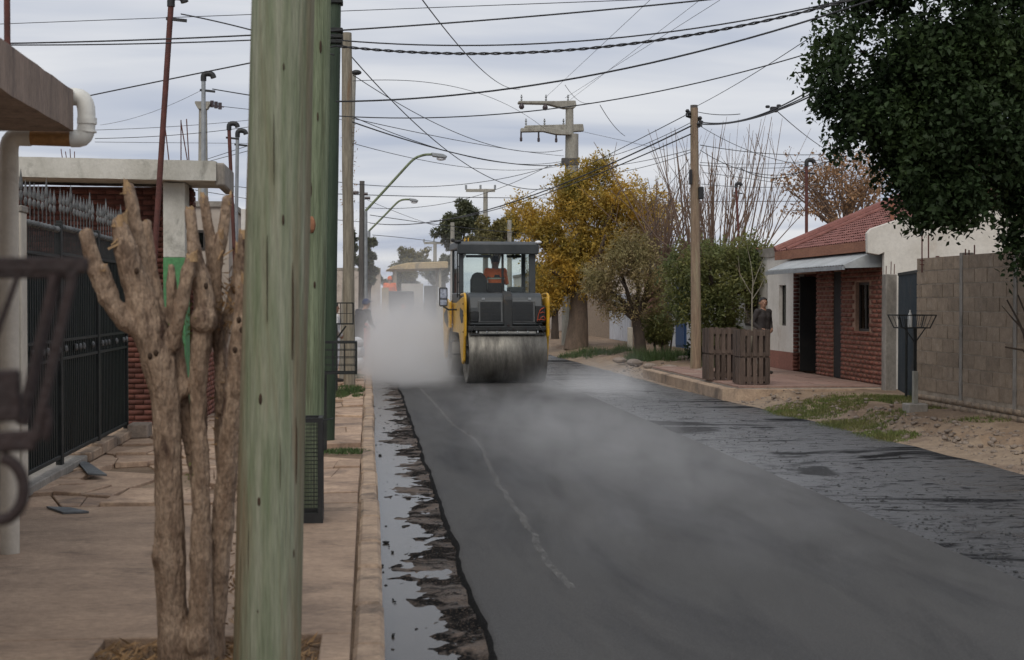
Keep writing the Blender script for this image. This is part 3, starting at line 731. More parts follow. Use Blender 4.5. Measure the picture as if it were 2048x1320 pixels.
tag(fast_mesh('leaf_litter', np.array(V), np.arange(3 * n).reshape(-1, 3), 'dry_litter'), 'dry twigs and leaf litter around the pruned tree', 'litter', kind='stuff')

# ================================================================== LEFT SIDE
def brick_rows(name, parent, material, p0, dirv, length, z0, z1, holes=(), bl=0.24, bh=0.07, jt=0.014, jv=0.010, depth=0.03, nrm=(1, 0, 0), jitter=0.004):
    # one joined part of real bricks, each proud of the mortar behind; holes: (a0, a1, z0, z1) along the wall
    d = Vector(dirv).normalized(); nv = Vector(nrm); p0 = Vector(p0)
    V = []; Fq = []
    row = 0; z = z0
    fq = np.array([(0, 3, 2, 1), (4, 5, 6, 7), (0, 1, 5, 4), (1, 2, 6, 5), (2, 3, 7, 6), (3, 0, 4, 7)])
    while z + bh * 0.6 < z1:
        a = -(row % 2) * bl / 2
        while a < length:
            a0, a1 = max(a, 0), min(a + bl - jv, length)
            zt = min(z + bh - jt, z1)
            if a1 - a0 > 0.03 and not any(a1 > h[0] and a0 < h[1] and zt > h[2] and z < h[3] for h in holes):
                dp = depth + random.uniform(-jitter, jitter)
                P_ = []
                for zz in (z, zt):
                    for (t, q) in ((a0, 0), (a1, 0), (a1, 1), (a0, 1)):
                        P_.append(tuple(p0 + d * t + nv * (dp * q) + Vector((0, 0, zz))))
                Fq.append(fq + len(V)); V += P_
            a += bl
        z += bh; row += 1
    o = fast_mesh(name, np.array(V), np.concatenate(Fq), material, parent); o['kind'] = 'stuff'
    return o

def wood_pole(name, base, top, r0, r1, material, label, group=None, cat='utility pole', n=20, knots=(), cap=True):
    t = empty(name, base, 0, label, cat, group)
    b = Vector(base); d = Vector(top) - b
    path = []; rad = []
    for k in range(25):
        s_ = k / 24
        path.append(d * s_ + Vector((0.012 * fbm(s_, 1 + b.x, b.y, 2, 3), 0.012 * fbm(s_, 5, b.y, 2, 3), 0)) * r0 / 0.14)
        rad.append(r0 + (r1 - r0) * s_)
    m_ = MB(); m_.tube(path, rad, n, ref=(1, 0, 0))
    for i in range(len(m_.v)):
        x, y, z = m_.v[i]; k = 1 + 0.02 * fbm(x * 9, y * 9, z * 1.3, 3, 1)
        ax = d * (z / d.z)
        m_.v[i] = (ax.x + (x - ax.x) * k, ax.y + (y - ax.y) * k, z)
    m_.build('shaft', material, t, smooth=True)
    for (fz, ang, w, h, pale) in knots:
        s_ = fz; c = d * s_; r = r0 + (r1 - r0) * s_
        kb_ = MB(); kb_.ball((0, 0, 0), 1, 8, 6, (w, 0.012 if not pale else 0.03, h))
        ko = kb_.build('knot', 'knot_pale' if pale else 'knot', t, smooth=True)
        ko.location = c + Vector((math.sin(ang) * r * 0.985, -math.cos(ang) * r * 0.985, 0)); ko.rotation_euler = (0, 0, ang)
    return t

# --- the near green pole: its knots sit where the photograph shows them
PB = Vector((-0.455, 6.42, 0.05))
def x_at(u, Y): return at(u, 603, Y).x
top1 = at(566, 0, 6.42); low1 = at(534, 1320, 6.42)
sl = (top1.x - low1.x) / (top1.z - low1.z)
H1 = 7.4
base1 = Vector((low1.x + sl * (0.05 - low1.z), 6.42, 0.05)); topp1 = Vector((base1.x + sl * (H1 - 0.05), 6.42, H1))
kn = []
for (u, v, w, h) in [(567, 440, .005, .024), (522, 798, .009, .026), (520, 1002, .010, .028), (518, 1220, .008, .016), (584, 1108, .004, .026), (568, 135, .004, .018), (548, 300, .0012, .16), (585, 620, .0012, .22), (500, 1120, .0012, .18), (560, 930, .001, .14), (535, 560, .001, .2), (590, 900, .001, .16)]:
    p = at(u, v, 6.3); fz = (p.z - 0.05) / (H1 - 0.05); cx = base1.x + sl * (p.z - 0.05); kn.append((fz, math.asin(max(-.9, min(.9, (p.x - cx) / 0.142))), w, h, False))
wood_pole('wooden_pole', base1, topp1, 0.149, 0.118, 'pole_green', 'pale green treated wood pole standing nearest, beside pruned tree', cat='utility pole', n=32, knots=kn)
# --- second green pole, just behind
lowr = at(646, 1015, 11.55); topr = at(661, 0, 11.55)
b2 = Vector((lowr.x - 0.155, 11.6, 0.06)); t2 = Vector((topr.x - 0.135, 11.6, 7.2)); t2.x = b2.x + (topr.x - 0.135 - b2.x) * (7.2 - .06) / (topr.z - .06)
kn = [((at(628, 450, 11.5).z - .06) / 7.14, 0.15, .035, .07, True), ((at(650, 95, 11.5).z - .06) / 7.14, .5, .01, .05, False), ((at(646, 235, 11.5).z - .06) / 7.14, .4, .007, .04, False), ((at(645, 570, 11.5).z - .06) / 7.14, .4, .01, .03, False), ((at(630, 380, 11.5).z - .06) / 7.14, .05, .02, .08, False)]
wood_pole('wooden_pole', b2, t2, 0.155, 0.13, 'pole_green_dark', 'darker green wood pole right behind the nearest green pole', n=28, knots=kn)
# --- third, slim deep green pole
b3 = on_ground(655, 885, 0.08); b3.z = 0.06; t3 = at(669, 0, b3.y); t3 = b3 + (t3 - b3) * 1.12
wood_pole('steel_pole', b3, t3, 0.085, 0.075, 'pole_deep_green', 'slim deep green pole leaning behind two thick green poles', n=20)
sgp = bpy.data.objects['steel_pole']
for v in (5, 62, 75, 85):
    p = at(669 if v < 80 else 668, v, b3.y) - b3; bb = MB(); bb.cbox(p, (0.20, 0.20, 0.05)); bb.build('wire_clamp', 'iron_black', sgp, bevel=.01)
# --- weathered poles down the street
b4 = on_ground(699, 772, 0.09); t4 = at(693, 66, b4.y)
wood_pole('wooden_pole', b4, t4, 0.115, 0.10, 'pole_grey_wood', 'weathered grey brown wood pole with wires, beyond the green poles')
b5 = on_ground(686, 757, 0.09); t5 = at(708, 143, b5.y + 2); 
wood_pole('concrete_pole', (at(687, 757, b5.y).x, b5.y, 0.09), at(705, 143, b5.y + .3), 0.095, 0.075, 'pole_concrete', 'grey concrete post half hidden behind the weathered wood pole')
b6 = at(722, 640, 47); b6.z = 0.09
wood_pole('wooden_pole', b6, at(724, 362, 47), 0.10, 0.08, 'pole_dark_wood', 'dark thin wood pole with insulators near the street lamps')
for (u, v, il) in ((712, 385, 'spool insulator on the left of the thin dark pole'), (730, 388, 'upper spool insulator right of the thin dark pole'), (735, 396, 'lower spool insulator right of the thin dark pole')):
    p = at(u, v, 47); q = MB(); q.cyl(p - Vector((.09, 0, 0)), p + Vector((.09, 0, 0)), .05, 8); q.bar(p, at(723, v, 47), .02); tag(q.build('insulator', 'insulator'), il, 'insulator', 'spool insulators on the thin dark pole')

# --- street lamps
def street_lamp(Y, pts, head, label, r):
    P_ = [at(u, v, Y) for u, v in pts]
    base = Vector((P_[0].x, Y, 0.09))
    t = empty('street_lamp', base, 0, label, 'street lamp')
    mm = MB(); mm.tube([Vector((0, 0, 0)), P_[0] - base], [r * 1.3, r * 1.1], 10); mm.build('post', 'galvanised', t, smooth=True)
    pts_ = [p - base for p in P_]; sm = []
    for i in range(len(pts_) - 1):
        for k in range(6): sm.append(pts_[i].lerp(pts_[i + 1], k / 6))
    sm.append(pts_[-1])
    for _ in range(4): sm = [sm[0]] + [(sm[i - 1] + sm[i] * 2 + sm[i + 1]) / 4 for i in range(1, len(sm) - 1)] + [sm[-1]]
    mm = MB(); mm.tube(sm, r * 0.75, 10); mm.build('arm', 'pole_green_dark', t, smooth=True)
    e = pts_[-1]; hv = at(*head, Y) - base
    mm = MB(); mm.prism([(e.x - .1, e.z + .06), (hv.x, hv.z + .09), (hv.x + .14, hv.z + .02), (hv.x + .1, hv.z - .05), (e.x - .05, e.z - .07)], -.13, .13, 'y'); hd = mm.build('lamp_head', 'galvanised', t, bevel=.02)
    mm = MB(); mm.ball((hv.x - .06, 0, hv.z - .06), .12, 10, 7, (1.3, .8, .5)); mm.build('lens', 'lamp_glass', hd, smooth=True)
street_lamp(47, [(731, 422), (790, 358), (828, 316), (850, 309), (868, 309)], (886, 314), 'tall curved street lamp with bright lens over the road', .055)
street_lamp(68, [(738, 462), (775, 425), (796, 403), (806, 399), (822, 399)], (831, 402), 'smaller curved street lamp beyond the first one', .06)

# --- pruned tree
tree = empty('pruned_tree', (-0.9, 6.75, 0.06), 0, 'hard pruned multi-stem tree with sawn stubs, beside nearest green pole', 'tree')
org = Vector(tree.location)
TY = 6.75
def tp(u, v, dy=0.0): return at(u, v, TY + dy) - org
S = 431.0
SW = 1.16 * S
def chain(pts, flat_tip=True):
    # pts: (u, v, width px, dy)
    out = []
    for i in range(len(pts) - 1):
        a, b_ = pts[i], pts[i + 1]
        out.append((tp(a[0], a[1], a[3]), a[2] / 2 / SW, tp(b_[0], b_[1], b_[3]), b_[2] / 2 / SW, 0))
    return out
stems = [
    [(352, 1345, 84, 0), (345, 1230, 66, 0), (338, 1120, 72, 0), (340, 1060, 66, 0), (336, 900, 60, 0), (332, 800, 64, 0), (318, 725, 74, 0), (300, 660, 80, 0), (285, 610, 72, 0)],
    [(340, 1135, 50, -.02), (316, 1112, 30, -.05), (312, 1095, 18, -.05)],
    [(300, 670, 52, 0), (250, 640, 44, -.03), (215, 595, 40, -.05), (192, 540, 38, -.05), (172, 470, 30, -.05)],
    [(228, 590, 24, -.04), (208, 535, 20, -.09)],
    [(288, 620, 70, 0), (268, 560, 60, 0), (252, 500, 50, -.02), (240, 448, 38, -.02)],
    [(292, 600, 50, .05), (282, 520, 38, .08), (272, 455, 30, .08), (258, 378, 27, .08)],
    [(325, 680, 44, .05), (312, 590, 30, .08), (300, 520, 28, .1), (294, 446, 20, .1)],
    [(400, 1345, 66, -.03), (402, 1200, 52, -.02), (402, 1080, 48, 0), (402, 960, 40, 0), (398, 850, 36, .02), (396, 760, 40, .02), (402, 690, 44, .02), (410, 610, 46, .02), (402, 560, 44, .03), (388, 500, 32, .03), (380, 424, 24, .03)],
    [(360, 780, 44, .04), (352, 700, 36, .06), (345, 610, 26, .06), (342, 535, 16, .06)],
    [(345, 690, 34, -.02), (362, 610, 30, -.05), (376, 545, 30, -.05), (382, 520, 26, -.05)],
    [(398, 990, 30, .08), (382, 900, 30, .1), (368, 830, 34, .1), (360, 760, 34, .08)],
    [(418, 1330, 70, .08), (432, 1180, 52, .08), (445, 1050, 50, .06), (455, 920, 46, .06), (468, 780, 46, .05), (480, 660, 40, .05), (490, 565, 22, .05)],
    [(408, 700, 34, .1), (424, 600, 32, .14), (424, 500, 28, .16), (408, 398, 22, .16)],
    [(424, 560, 26, .16), (444, 480, 26, .18), (455, 400, 24, .18)],
    [(452, 1000, 34, .16), (440, 860, 30, .2), (442, 700, 26, .2), (470, 560, 20, .2), (478, 500, 16, .2)],
    [(446, 820, 30, .12), (438, 690, 28, .14), (432, 590, 24, .14), (440, 470, 20, .14)],
    [(470, 760, 34, .1), (478, 640, 30, .1), (484, 540, 26, .12), (486, 470, 20, .12)],
    [(400, 1320, 60, .15), (450, 1340, 60, .1), (360, 1330, 80, .1)],
]
caps_ = []
for st in stems: caps_ += chain(st)
caps_.append((tp(408, 640), .062, tp(408, 642), .062, 0)); caps_.append((tp(395, 1280, -.05), .06, tp(395, 1290, -.05), .06, 0))
remesh_body('trunk', caps_, ['bark'], tree, voxel=0.0075, bump=0.0045, bfreq=48, blend=.012)
def cut_face(u, v, w, h, lean, dy):                 # splintered, sawn end
    mm = MB(); n = 11; r = w / 2 / SW * 1.02; c = tp(u, v, dy); vs_ = []; fs_ = []
    for j in range(n):
        a = 2 * PI * j / n
        vs_.append(c + Vector((math.cos(a) * r, math.sin(a) * r, -0.02)))
    for j in range(n):
        a = 2 * PI * j / n
        vs_.append(c + Vector((math.cos(a) * r * .9, math.sin(a) * r * .9, h / S * (random.uniform(.2, 1) + lean * math.cos(a)))))
    vs_.append(c + Vector((0, 0, h / S * .25)))
    for j in range(n): fs_ += [(j, (j + 1) % n, n + (j + 1) % n, n + j), (n + j, n + (j + 1) % n, 2 * n)]
    mm.add(vs_, fs_); mm.build('cut_face', 'cut_wood', tree)
for a in [(172, 470, 27, 12, .2, -.05), (240, 446, 38, 22, .5, -.02), (257, 380, 26, 20, -.4, .08), (294, 450, 18, 14, 0, .1), (380, 422, 22, 12, 0, .03), (384, 515, 28, 16, .3, -.05), (408, 398, 20, 18, -.3, .16), (455, 402, 21, 18, .4, .18), (478, 498, 18, 20, 0, .2), (490, 560, 20, 22, 0, .05), (342, 535, 13, 8, 0, .06), (208, 534, 17, 8, 0, -.09), (440, 470, 20, 14, .2, .14), (486, 470, 20, 16, -.2, .12)]:
    cut_face(*a)
# torn slivers at the big cut
mm = MB()
for (u0, v0, u1, v1, w) in [(255, 480, 216, 498, .020), (245, 470, 222, 490, .012), (465, 500, 446, 512, .012), (262, 378, 240, 388, .008), (252, 372, 262, 388, .008), (478, 520, 494, 500, .012), (446, 500, 436, 520, .01), (470, 545, 486, 530, .009)]:
    mm = MB(); mm.bar(tp(u0, v0, -.05 if u0 < 300 else .12), tp(u1, v1, -.06 if u0 < 300 else .1), w, w * .5); mm.build('torn_wood', 'cut_wood', tree)
for (u, v) in [(273, 542), (300, 712), (312, 706), (478, 640), (484, 660), (335, 820), (470, 700), (412, 572)]:
    mm = MB(); mm.ball((0, 0, 0), 1, 8, 6, (.011, .012, .016)); k = mm.build('knot', 'knot', tree, smooth=True); k.location = tp(u, v, -.075 if u < 330 else -.04)
# young green shoots and dry stuff lodged between the stems
V = []; n = 0
for (u, v, c, r, dy) in [(370, 640, 50, 22, .02), (382, 962, 26, 14, .0), (378, 660, 30, 18, .02)]:
    for k in range(c):
        p = tp(u + rng.normal(0, r / 2.2), v + rng.normal(0, r), dy + rng.normal(0, .03)); a = Vector(rng.normal(0, 1, 3)).normalized() * .022; b_ = Vector(rng.normal(0, 1, 3)).normalized() * .006
        V += [p - b_, p + b_, p + a]; n += 1
fast_mesh('shoots', np.array([tuple(x) for x in V]), np.arange(3 * n).reshape(-1, 3), 'grass', tree)['kind'] = 'stuff'
V = []; n = 0
for k in range(420):
    u = rng.normal(452, 16); v = rng.choice([rng.normal(600, 40), rng.normal(1200, 90), rng.normal(900, 150)]); p = tp(u if v < 800 else u + 6, v, .14 + rng.normal(0, .04)); a = Vector(rng.normal(0, 1, 3)).normalized() * .05; b_ = Vector(rng.normal(0, 1, 3)).normalized() * .006
    V += [p - b_, p + b_, p + a]; n += 1
fast_mesh('lodged_litter', np.array([tuple(x) for x in V]), np.arange(3 * n).reshape(-1, 3), 'dry_litter', tree)['kind'] = 'stuff'

# --- foreground rubbish basket, out of focus at the frame's edge
BY = 2.15
fb = empty('rubbish_basket', at(-60, 1320, BY) * 1.0, 0, 'rusty dark iron rubbish basket, blurred close to the lens', 'rubbish basket')
fb.location = (at(-70, 603, BY).x, BY, 0.10); fo = Vector(fb.location)
def bp_(u, v, dy=0.0): return at(u, v, BY + dy) - fo
m_ = MB(); m_.bar(bp_(-260, 530), bp_(176, 530), .022, .022); m_.bar(bp_(-260, 545, .32), bp_(150, 545, .32), .02, .02); m_.bar(bp_(166, 530), bp_(140, 545, .32), .018, .018); m_.build('rim', 'rusty_iron', fb, bevel=.003)
m_ = MB(); m_.bar(bp_(148, 540), bp_(70, 880), .022, .012); m_.build('strut', 'rusty_iron', fb)
m_ = MB(); m_.bar(bp_(112, 548, .3), bp_(44, 850, .25), .018, .012); m_.build('strut', 'rusty_iron', fb)
m_ = MB(); m_.bar(bp_(40, 540, .16), bp_(-40, 760, .16), .008, .008); m_.build('strut', 'rusty_iron', fb)
m_ = MB(); m_.bar(bp_(-260, 805), bp_(42, 790), .02, .075); m_.build('lower_band', 'rusty_iron', fb, bevel=.004)
m_ = MB(); m_.bar(bp_(-260, 900), bp_(72, 880), .02, .030); m_.build('bottom_bar', 'rusty_iron', fb, bevel=.004)
m_ = MB(); m_.tube([bp_(84 + 10 * math.cos(a), 842 - 36 * math.sin(a)) for a in [-1.4, -.9, -.3, .3, .9]], .009, 8); m_.build('scroll', 'rusty_iron', fb, smooth=True)
m_ = MB(); m_.tube([bp_(0 + 48 * math.cos(a), 978 - 62 * math.sin(a)) for a in np.linspace(1.5, -2.2, 16)], .009, 8); m_.build('scroll', 'rusty_iron', fb, smooth=True)
m_ = MB(); m_.tube([Vector((-.06, .1, 0)), Vector((-.06, .1, 1.5))], .025, 10); m_.build('post', 'rusty_iron', fb, smooth=True)

# --- house with the concrete eave and its drainpipe
X1, Y1e = at(146, 180, 9.7).x, 9.7
zt = at(146, 180, Y1e).z; zb = at(140, 262, Y1e).z
h1 = empty('eave_house', (-3.6, 5, 0.1), 0, 'near house corner with bare concrete eave slab above the pavement', 'house')
ho = Vector(h1.location)
m_ = MB()
NY = 40
for k in range(1):
    ysl = [1.5 + (Y1e - 1.5) * i / NY for i in range(NY + 1)]
    P_ = []
    for y in ysl: 
        j = 0.006 * fbm(y, 1, 0, 3, 3)
        P_.append([(X1 + j, y, zb + .012 * fbm(y, 3, 0, 3, 2)), (X1 + j * 2, y, zt + .012 * fbm(y, 7, 0, 4, 3)), (X1 - 6, y, zt), (X1 - 6, y, zb)])
    vs_ = [Vector(q) - ho for r in P_ for q in r]; fs_ = []
    for i in range(NY):
        for c in range(4): fs_.append((i * 4 + c, i * 4 + (c + 1) % 4, (i + 1) * 4 + (c + 1) % 4, (i + 1) * 4 + c))
    fs_ += [(0, 1, 2, 3), tuple(NY * 4 + c for c in (3, 2, 1, 0))]
    m_.add(vs_, fs_)
m_.build('eave_slab', 'slab_concrete', h1)
m_ = MB(); m_.box(-9 - ho.x, -3.3 - ho.x, 1.5 - ho.y, 9.2 - ho.y, 0, zb - .1 + .002); m_.build('wall', 'cream_paint', h1)
rw = at(14, 0, 8.9)
m_ = MB(); m_.tube([Vector((rw.x, 8.9, zt - .02)) - ho, Vector((rw.x, 8.9, 5.2)) - ho], .019, 8); m_.build('roof_mast', 'rust_mast', h1)
dp = empty('drainpipe', at(20, 740, 9.75), 0, 'white plastic drainpipe looping round the concrete eave end', 'pipe')
dp.location = (at(20, 740, 9.75).x, 9.75, 0.1); do = Vector(dp.location)
def dpt(u, v, dy=0): return at(u, v, 9.76 + dy) - do
def rounded(pts, rr=.35, it=5):
    out = [pts[0]]
    for i in range(1, len(pts) - 1):
        a, b_, c = pts[i - 1], pts[i], pts[i + 1]
        ra = min(rr, (b_ - a).length * .48); rc = min(rr, (c - b_).length * .48)
        p = b_ + (a - b_).normalized() * ra; q = b_ + (c - b_).normalized() * rc
        for k in range(it + 1):
            t_ = k / it; out.append(p * (1 - t_) ** 2 + b_ * 2 * t_ * (1 - t_) + q * t_ * t_)
    out.append(pts[-1]); return out
m_ = MB(); m_.tube(rounded([dpt(128, 193), dpt(173, 194), dpt(173, 277), dpt(142, 277)], .11), .058, 18); m_.build('elbow', 'pvc_white', dp, smooth=True)
m_ = MB(); m_.tube([dpt(174, 236), dpt(174, 248)], .064, 18); m_.tube([dpt(174, 262), dpt(174, 265)], .062, 18); m_.build('socket', 'pvc_white', dp, smooth=True)
m_ = MB(); m_.tube([dpt(146, 277), dpt(58, 274)], .054, 18); m_.build('brown_length', 'pvc_brown', dp, smooth=True)
m_ = MB(); m_.tube(rounded([dpt(62, 274), dpt(18, 273), dpt(18, 330)], .1), .06, 18); m_.build('elbow', 'cream_paint', dp, smooth=True)
m_ = MB(); m_.tube([dpt(18, 322), Vector((dpt(18, 700).x, 0, 0))], .061, 18); m_.build('downpipe', 'cream_paint', dp, smooth=True)

# --- fence of black sheet gates with cast spearheads
FX = -2.97
fence_bays = [(9.9, 12.25), (12.25, 14.35), (14.35, 16.3), (16.3, 18.2)]
sp_m = None
blab = ['bay nearest the cream gatepost', 'second bay from the cream gatepost', 'third bay from the cream gatepost', 'bay farthest from the cream gatepost']
blab = ['black sheet-metal gate with spearheads, hidden behind the downpipe', 'black sheet-metal gate with spearheads, next to cream gatepost', 'black spearhead gate, middle one behind the pruned tree', 'black spearhead gate, farthest one, ending at brick house']
knob = None
for bi, (y0, y1) in enumerate(fence_bays):
    g = empty('iron_gate', (FX, y0, 0.2), 0, blab[bi], 'gate', 'black spearhead gates along the pavement')
    L_ = y1 - y0
    top = 2.25 + (0.0 if bi < 2 else 0.03)
    m_ = MB(); m_.box(-.03, .03, .0, .05, -.1, top + .05); m_.box(-.03, .03, L_ - .05, L_, -.1, top + .05); m_.box(-.02, .02, .05, L_ - .05, 0.03, .07); m_.build('frame', 'iron_black', g, bevel=.005)
    m_ = MB(); m_.box(-.012, -.002, .05, L_ - .05, .07, top - .28)
    yy = .1
    while yy < L_ - .1: m_.box(-.002, .006, yy, yy + .03, .07, top - .28); yy += .095
    m_.build('sheet_panel', 'gate_sheet', g)
    for z in (top - .28, top - .02, .98, 1.16):
        m_ = MB(); m_.box(-.018, .02, .052, L_ - .052, z, z + .028); m_.build('rail', 'iron_black', g)
    # spindles between the two upper rails
    m_ = MB(); yy = .1
    while yy < L_ - .08: m_.tube([(0.012, yy, top - .255), (0.012, yy, top - .02)], .006, 6); yy += .07
    o = m_.build('spindles', 'iron_black', g); o['kind'] = 'stuff'
    yy = .09; k = 0
    while yy < L_ - .06:
        tall = (k % 6 == 3)
        if sp_m is None:
            q = MB(); q.lathe([(.007, 0), (.007, .16), (.016, .17), (.022, .20), (.016, .235), (.010, .245), (.026, .275), (.02, .31), (.002, .42)], 8); sp_m = q.build('spearhead', 'cast_grey', g, smooth=True); s_ = sp_m
            q = MB(); q.ball((0, 0, 0), .036, 10, 7, (1, 1.25, .9)); knob = q.build('cast_knob', 'cast_grey', g, smooth=True); kb_ = knob
        else:
            s_ = share('spearhead', sp_m, g); kb_ = share('cast_knob', knob, g)
        s_.location = (0, yy, top); s_.scale = (.8, .8, 1.05 if tall else 0.86)
        kb_.location = (.022, yy, top - .015)
        yy += .165; k += 1
    yy = .16; k = 0
    while yy < L_ - .1:
        kb_ = share('cast_knob', knob, g, (.03, yy, 1.09), (0, 0, 0), (.6, .75, 1.1)); yy += random.choice((.2, .2, .5))
# low brick footing under the fence
ft = empty('fence_footing', (FX, 10, 0.09), 0, 'low concrete footing under the black gates', 'kerb')
m_ = MB(); m_.box(-.12, .10, -.4, 5.2, 0, .085); m_.build('coping', 'concrete', ft, bevel=.01)
for (y0, y1, z) in [(5.3, 5.95, .10), (6.0, 6.9, .13), (6.95, 8.25, .10)]:
    m_ = MB(); m_.box(-.12, .11, y0, y1, 0, z); m_.build('coping', 'kerb', ft, bevel=.012)
m_ = MB(); m_.box(.06, .30, 7.9, 8.3, 0, .17); tag(m_.build('concrete_block', 'stone', None, bevel=.012), 'squat concrete block at the end of the gate footing', 'block').location = (FX, 10, .09)
# cream gatepost
gp = empty('gatepost', (at(41, 700, 12.2).x, 12.2, 0.1), 0, 'narrow cream plastered gatepost beside the downpipe', 'gatepost')
gx0 = at(31, 600, 12.2).x - gp.location.x; gx1 = at(49, 600, 12.2).x - gp.location.x
m_ = MB(); m_.box(gx0 - .1, gx1, -.1, .1, 0, at(40, 425, 12.2).z - .1); m_.build('shaft', 'cream_paint', gp, bevel=.008)
m_ = MB(); m_.box(gx0 - .11, gx1 + .012, -.11, .11, at(40, 425, 12.2).z - .099, at(40, 412, 12.2).z - .1); m_.build('cap', 'concrete', gp, bevel=.006)
# loose slates on the pavement
for (pl, lab, zz, mt_) in [([(93, 1016), (126, 1028), (178, 1026), (140, 1018)], 'thin grey slate lying flat on the near pavement', .106, 'grey_slate'), ([(150, 920), (176, 950), (214, 952), (178, 928)], 'grey slate leaning by the gate footing', .125, 'grey_slate')]:
    g2 = [on_ground(u, v, zz) for u, v in pl]; m_ = MB(); m_.prism([(p.x, p.y) for p in g2], zz, zz + .015, 'z'); tag(m_.build('loose_slate', mt_), lab, 'slate')

# --- brick house behind the gates
HY = 19.0
h2 = empty('brick_house', (-5, HY, 0.1), 0, 'dark red brick house with weathered white roof slab behind the gates', 'house'); ho = Vector(h2.location)
xr = at(432, 340, HY).x; xl = at(-80, 330, HY).x
zt0 = at(250, 314, HY).z; zb0 = at(250, 354, HY).z
m_ = MB()
xs_ = np.linspace(xl, xr, 36); vs_ = []
for x in xs_:
    ztop = zt0 - (x - xl) * .012 + .010 * fbm(x, 2, 0, 4, 4); zbot = zb0 - (x - xl) * .012 + .006 * fbm(x, 6, 0, 4, 4)
    vs_ += [(x, HY, zbot), (x, HY, ztop), (x, HY + 1.3, ztop), (x, HY + 1.3, zbot)]
fs_ = []
for i in range(len(xs_) - 1):
    for c in range(4): fs_.append((i * 4 + c, i * 4 + (c + 1) % 4, (i + 1) * 4 + (c + 1) % 4, (i + 1) * 4 + c))
fs_ += [(0, 1, 2, 3), tuple((len(xs_) - 1) * 4 + c for c in (3, 2, 1, 0))]
m_.add([Vector(v) - ho for v in vs_], fs_); m_.build('roof_slab', 'white_slab', h2)
# broken end of the slab
m_ = MB(); m_.prism([(HY + .05, zb0 - .10), (HY + .02, zt0 - .06), (HY + 1.3, zt0 - .06), (HY + 1.3, zb0 - .12)], xr - .02, xr + .11, 'x')
for i in range(len(m_.v)): m_.v[i] = tuple(Vector(m_.v[i]) - ho)
m_.build('broken_slab_end', 'concrete', h2, bevel=.02)
wx1 = at(386, 400, HY + .7).x
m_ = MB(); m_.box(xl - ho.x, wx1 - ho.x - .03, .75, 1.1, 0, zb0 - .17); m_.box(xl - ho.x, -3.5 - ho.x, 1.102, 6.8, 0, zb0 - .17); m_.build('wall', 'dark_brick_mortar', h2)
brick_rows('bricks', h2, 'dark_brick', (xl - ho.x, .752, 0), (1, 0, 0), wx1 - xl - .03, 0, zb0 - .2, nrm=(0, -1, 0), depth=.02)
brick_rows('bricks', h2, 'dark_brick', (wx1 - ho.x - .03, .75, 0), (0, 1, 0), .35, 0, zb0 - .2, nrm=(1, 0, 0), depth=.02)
cx0, cx1 = at(326, 400, HY + .25).x, at(370, 400, HY + .25).x
gz_ = at(350, 515, HY + .25).z
m_ = MB(); m_.box(cx0 - ho.x, cx1 - ho.x, .25, .7, gz_ - .1, zb0 - .145); m_.build('column', 'white_slab', h2, bevel=.008)
m_ = MB(); m_.box(cx0 - ho.x - .003, cx1 - ho.x + .003, .247, .703, 0, gz_ - .1); m_.build('column_base', 'green_paint', h2, bevel=.008)
for (u, v, u2) in [(330, 252, 338), (362, 240, 362), (362, 245, 375), (373, 238, 378)]:
    a = at(u, v, HY + 2); b_ = at(u2, 322, HY + 2); m_ = MB(); m_.tube([a - ho, b_ - ho], .008, 6); m_.build('rebar', 'rust_mast', h2)
for k in range(4):
    a = at(122 + k * 9, 298 + (k % 2) * 5, HY + 2); b_ = at(125 + k * 8, 318, HY + 2); m_ = MB(); m_.tube([a - ho, b_ - ho], .006, 6); m_.build('rebar', 'rust_mast', h2)
# green stair ramp board and low brick wall of the same front garden
gm = empty('garden_wall', (-2.4, 20.2, .1), 0, 'low brick garden wall with green sloping top behind pruned stems', 'wall')
p = [at(362, 520, 20.2), at(372, 520, 20.2), at(392, 695, 20.2), at(362, 705, 20.2)]
m_ = MB(); m_.prism([(q.x - gm.location.x, q.z - .1) for q in p], 0, .3, 'y'); m_.build('sloping_top', 'green_paint', gm)
m_ = MB(); m_.tube([at(366, 440, 20.15) - Vector(gm.location), at(357, 520, 20.15) - Vector(gm.location)], .018, 8); m_.build('white_rail', 'pvc_white', gm)
x0_, x1_ = at(362, 700, 20.2).x - gm.location.x, at(396, 700, 20.2).x - gm.location.x
m_ = MB(); m_.box(x0_, x1_, .0, 4, 0, at(380, 703, 20.2).z - .1); m_.build('core', 'brick_mortar', gm)
brick_rows('bricks', gm, 'brick', (x0_, 0, 0), (1, 0, 0), x1_ - x0_, 0, at(380, 706, 20.2).z - .12, nrm=(0, -1, 0), depth=.02)
brick_rows('bricks', gm, 'brick', (x1_, 0, 0), (0, 1, 0), 4, 0, at(380, 706, 20.2).z - .12, nrm=(1, 0, 0), depth=.02)
# paler house farther on
h3 = empty('plastered_house', (-5, 27, .1), 0, 'pale plastered house glimpsed between the pruned stubs and pole', 'house'); ho = Vector(h3.location)
zt3 = at(470, 414, 27).z; xr3 = -2.55
m_ = MB(); m_.box(-9 - ho.x, xr3 - ho.x, 0, 9, 0, zt3 - .1); m_.build('wall', 'pale_plaster', h3)
m_ = MB(); m_.box(-9 - ho.x, xr3 - ho.x + .05, -.05, 9, zt3 - .099, zt3 + .0); m_.build('parapet', 'concrete', h3)
a, b_ = at(388, 460, 27), at(412, 500, 27)
m_ = MB(); m_.box(a.x - ho.x, b_.x - ho.x, -.02, .1, b_.z - .1, a.z - .1); w = m_.build('window', 'frame_dark', h3)
m_ = MB(); m_.box(a.x - ho.x + .05, b_.x - ho.x - .05, -.03, -.021, b_.z - .05, a.z - .15); m_.build('pane', 'glass_dark', w)
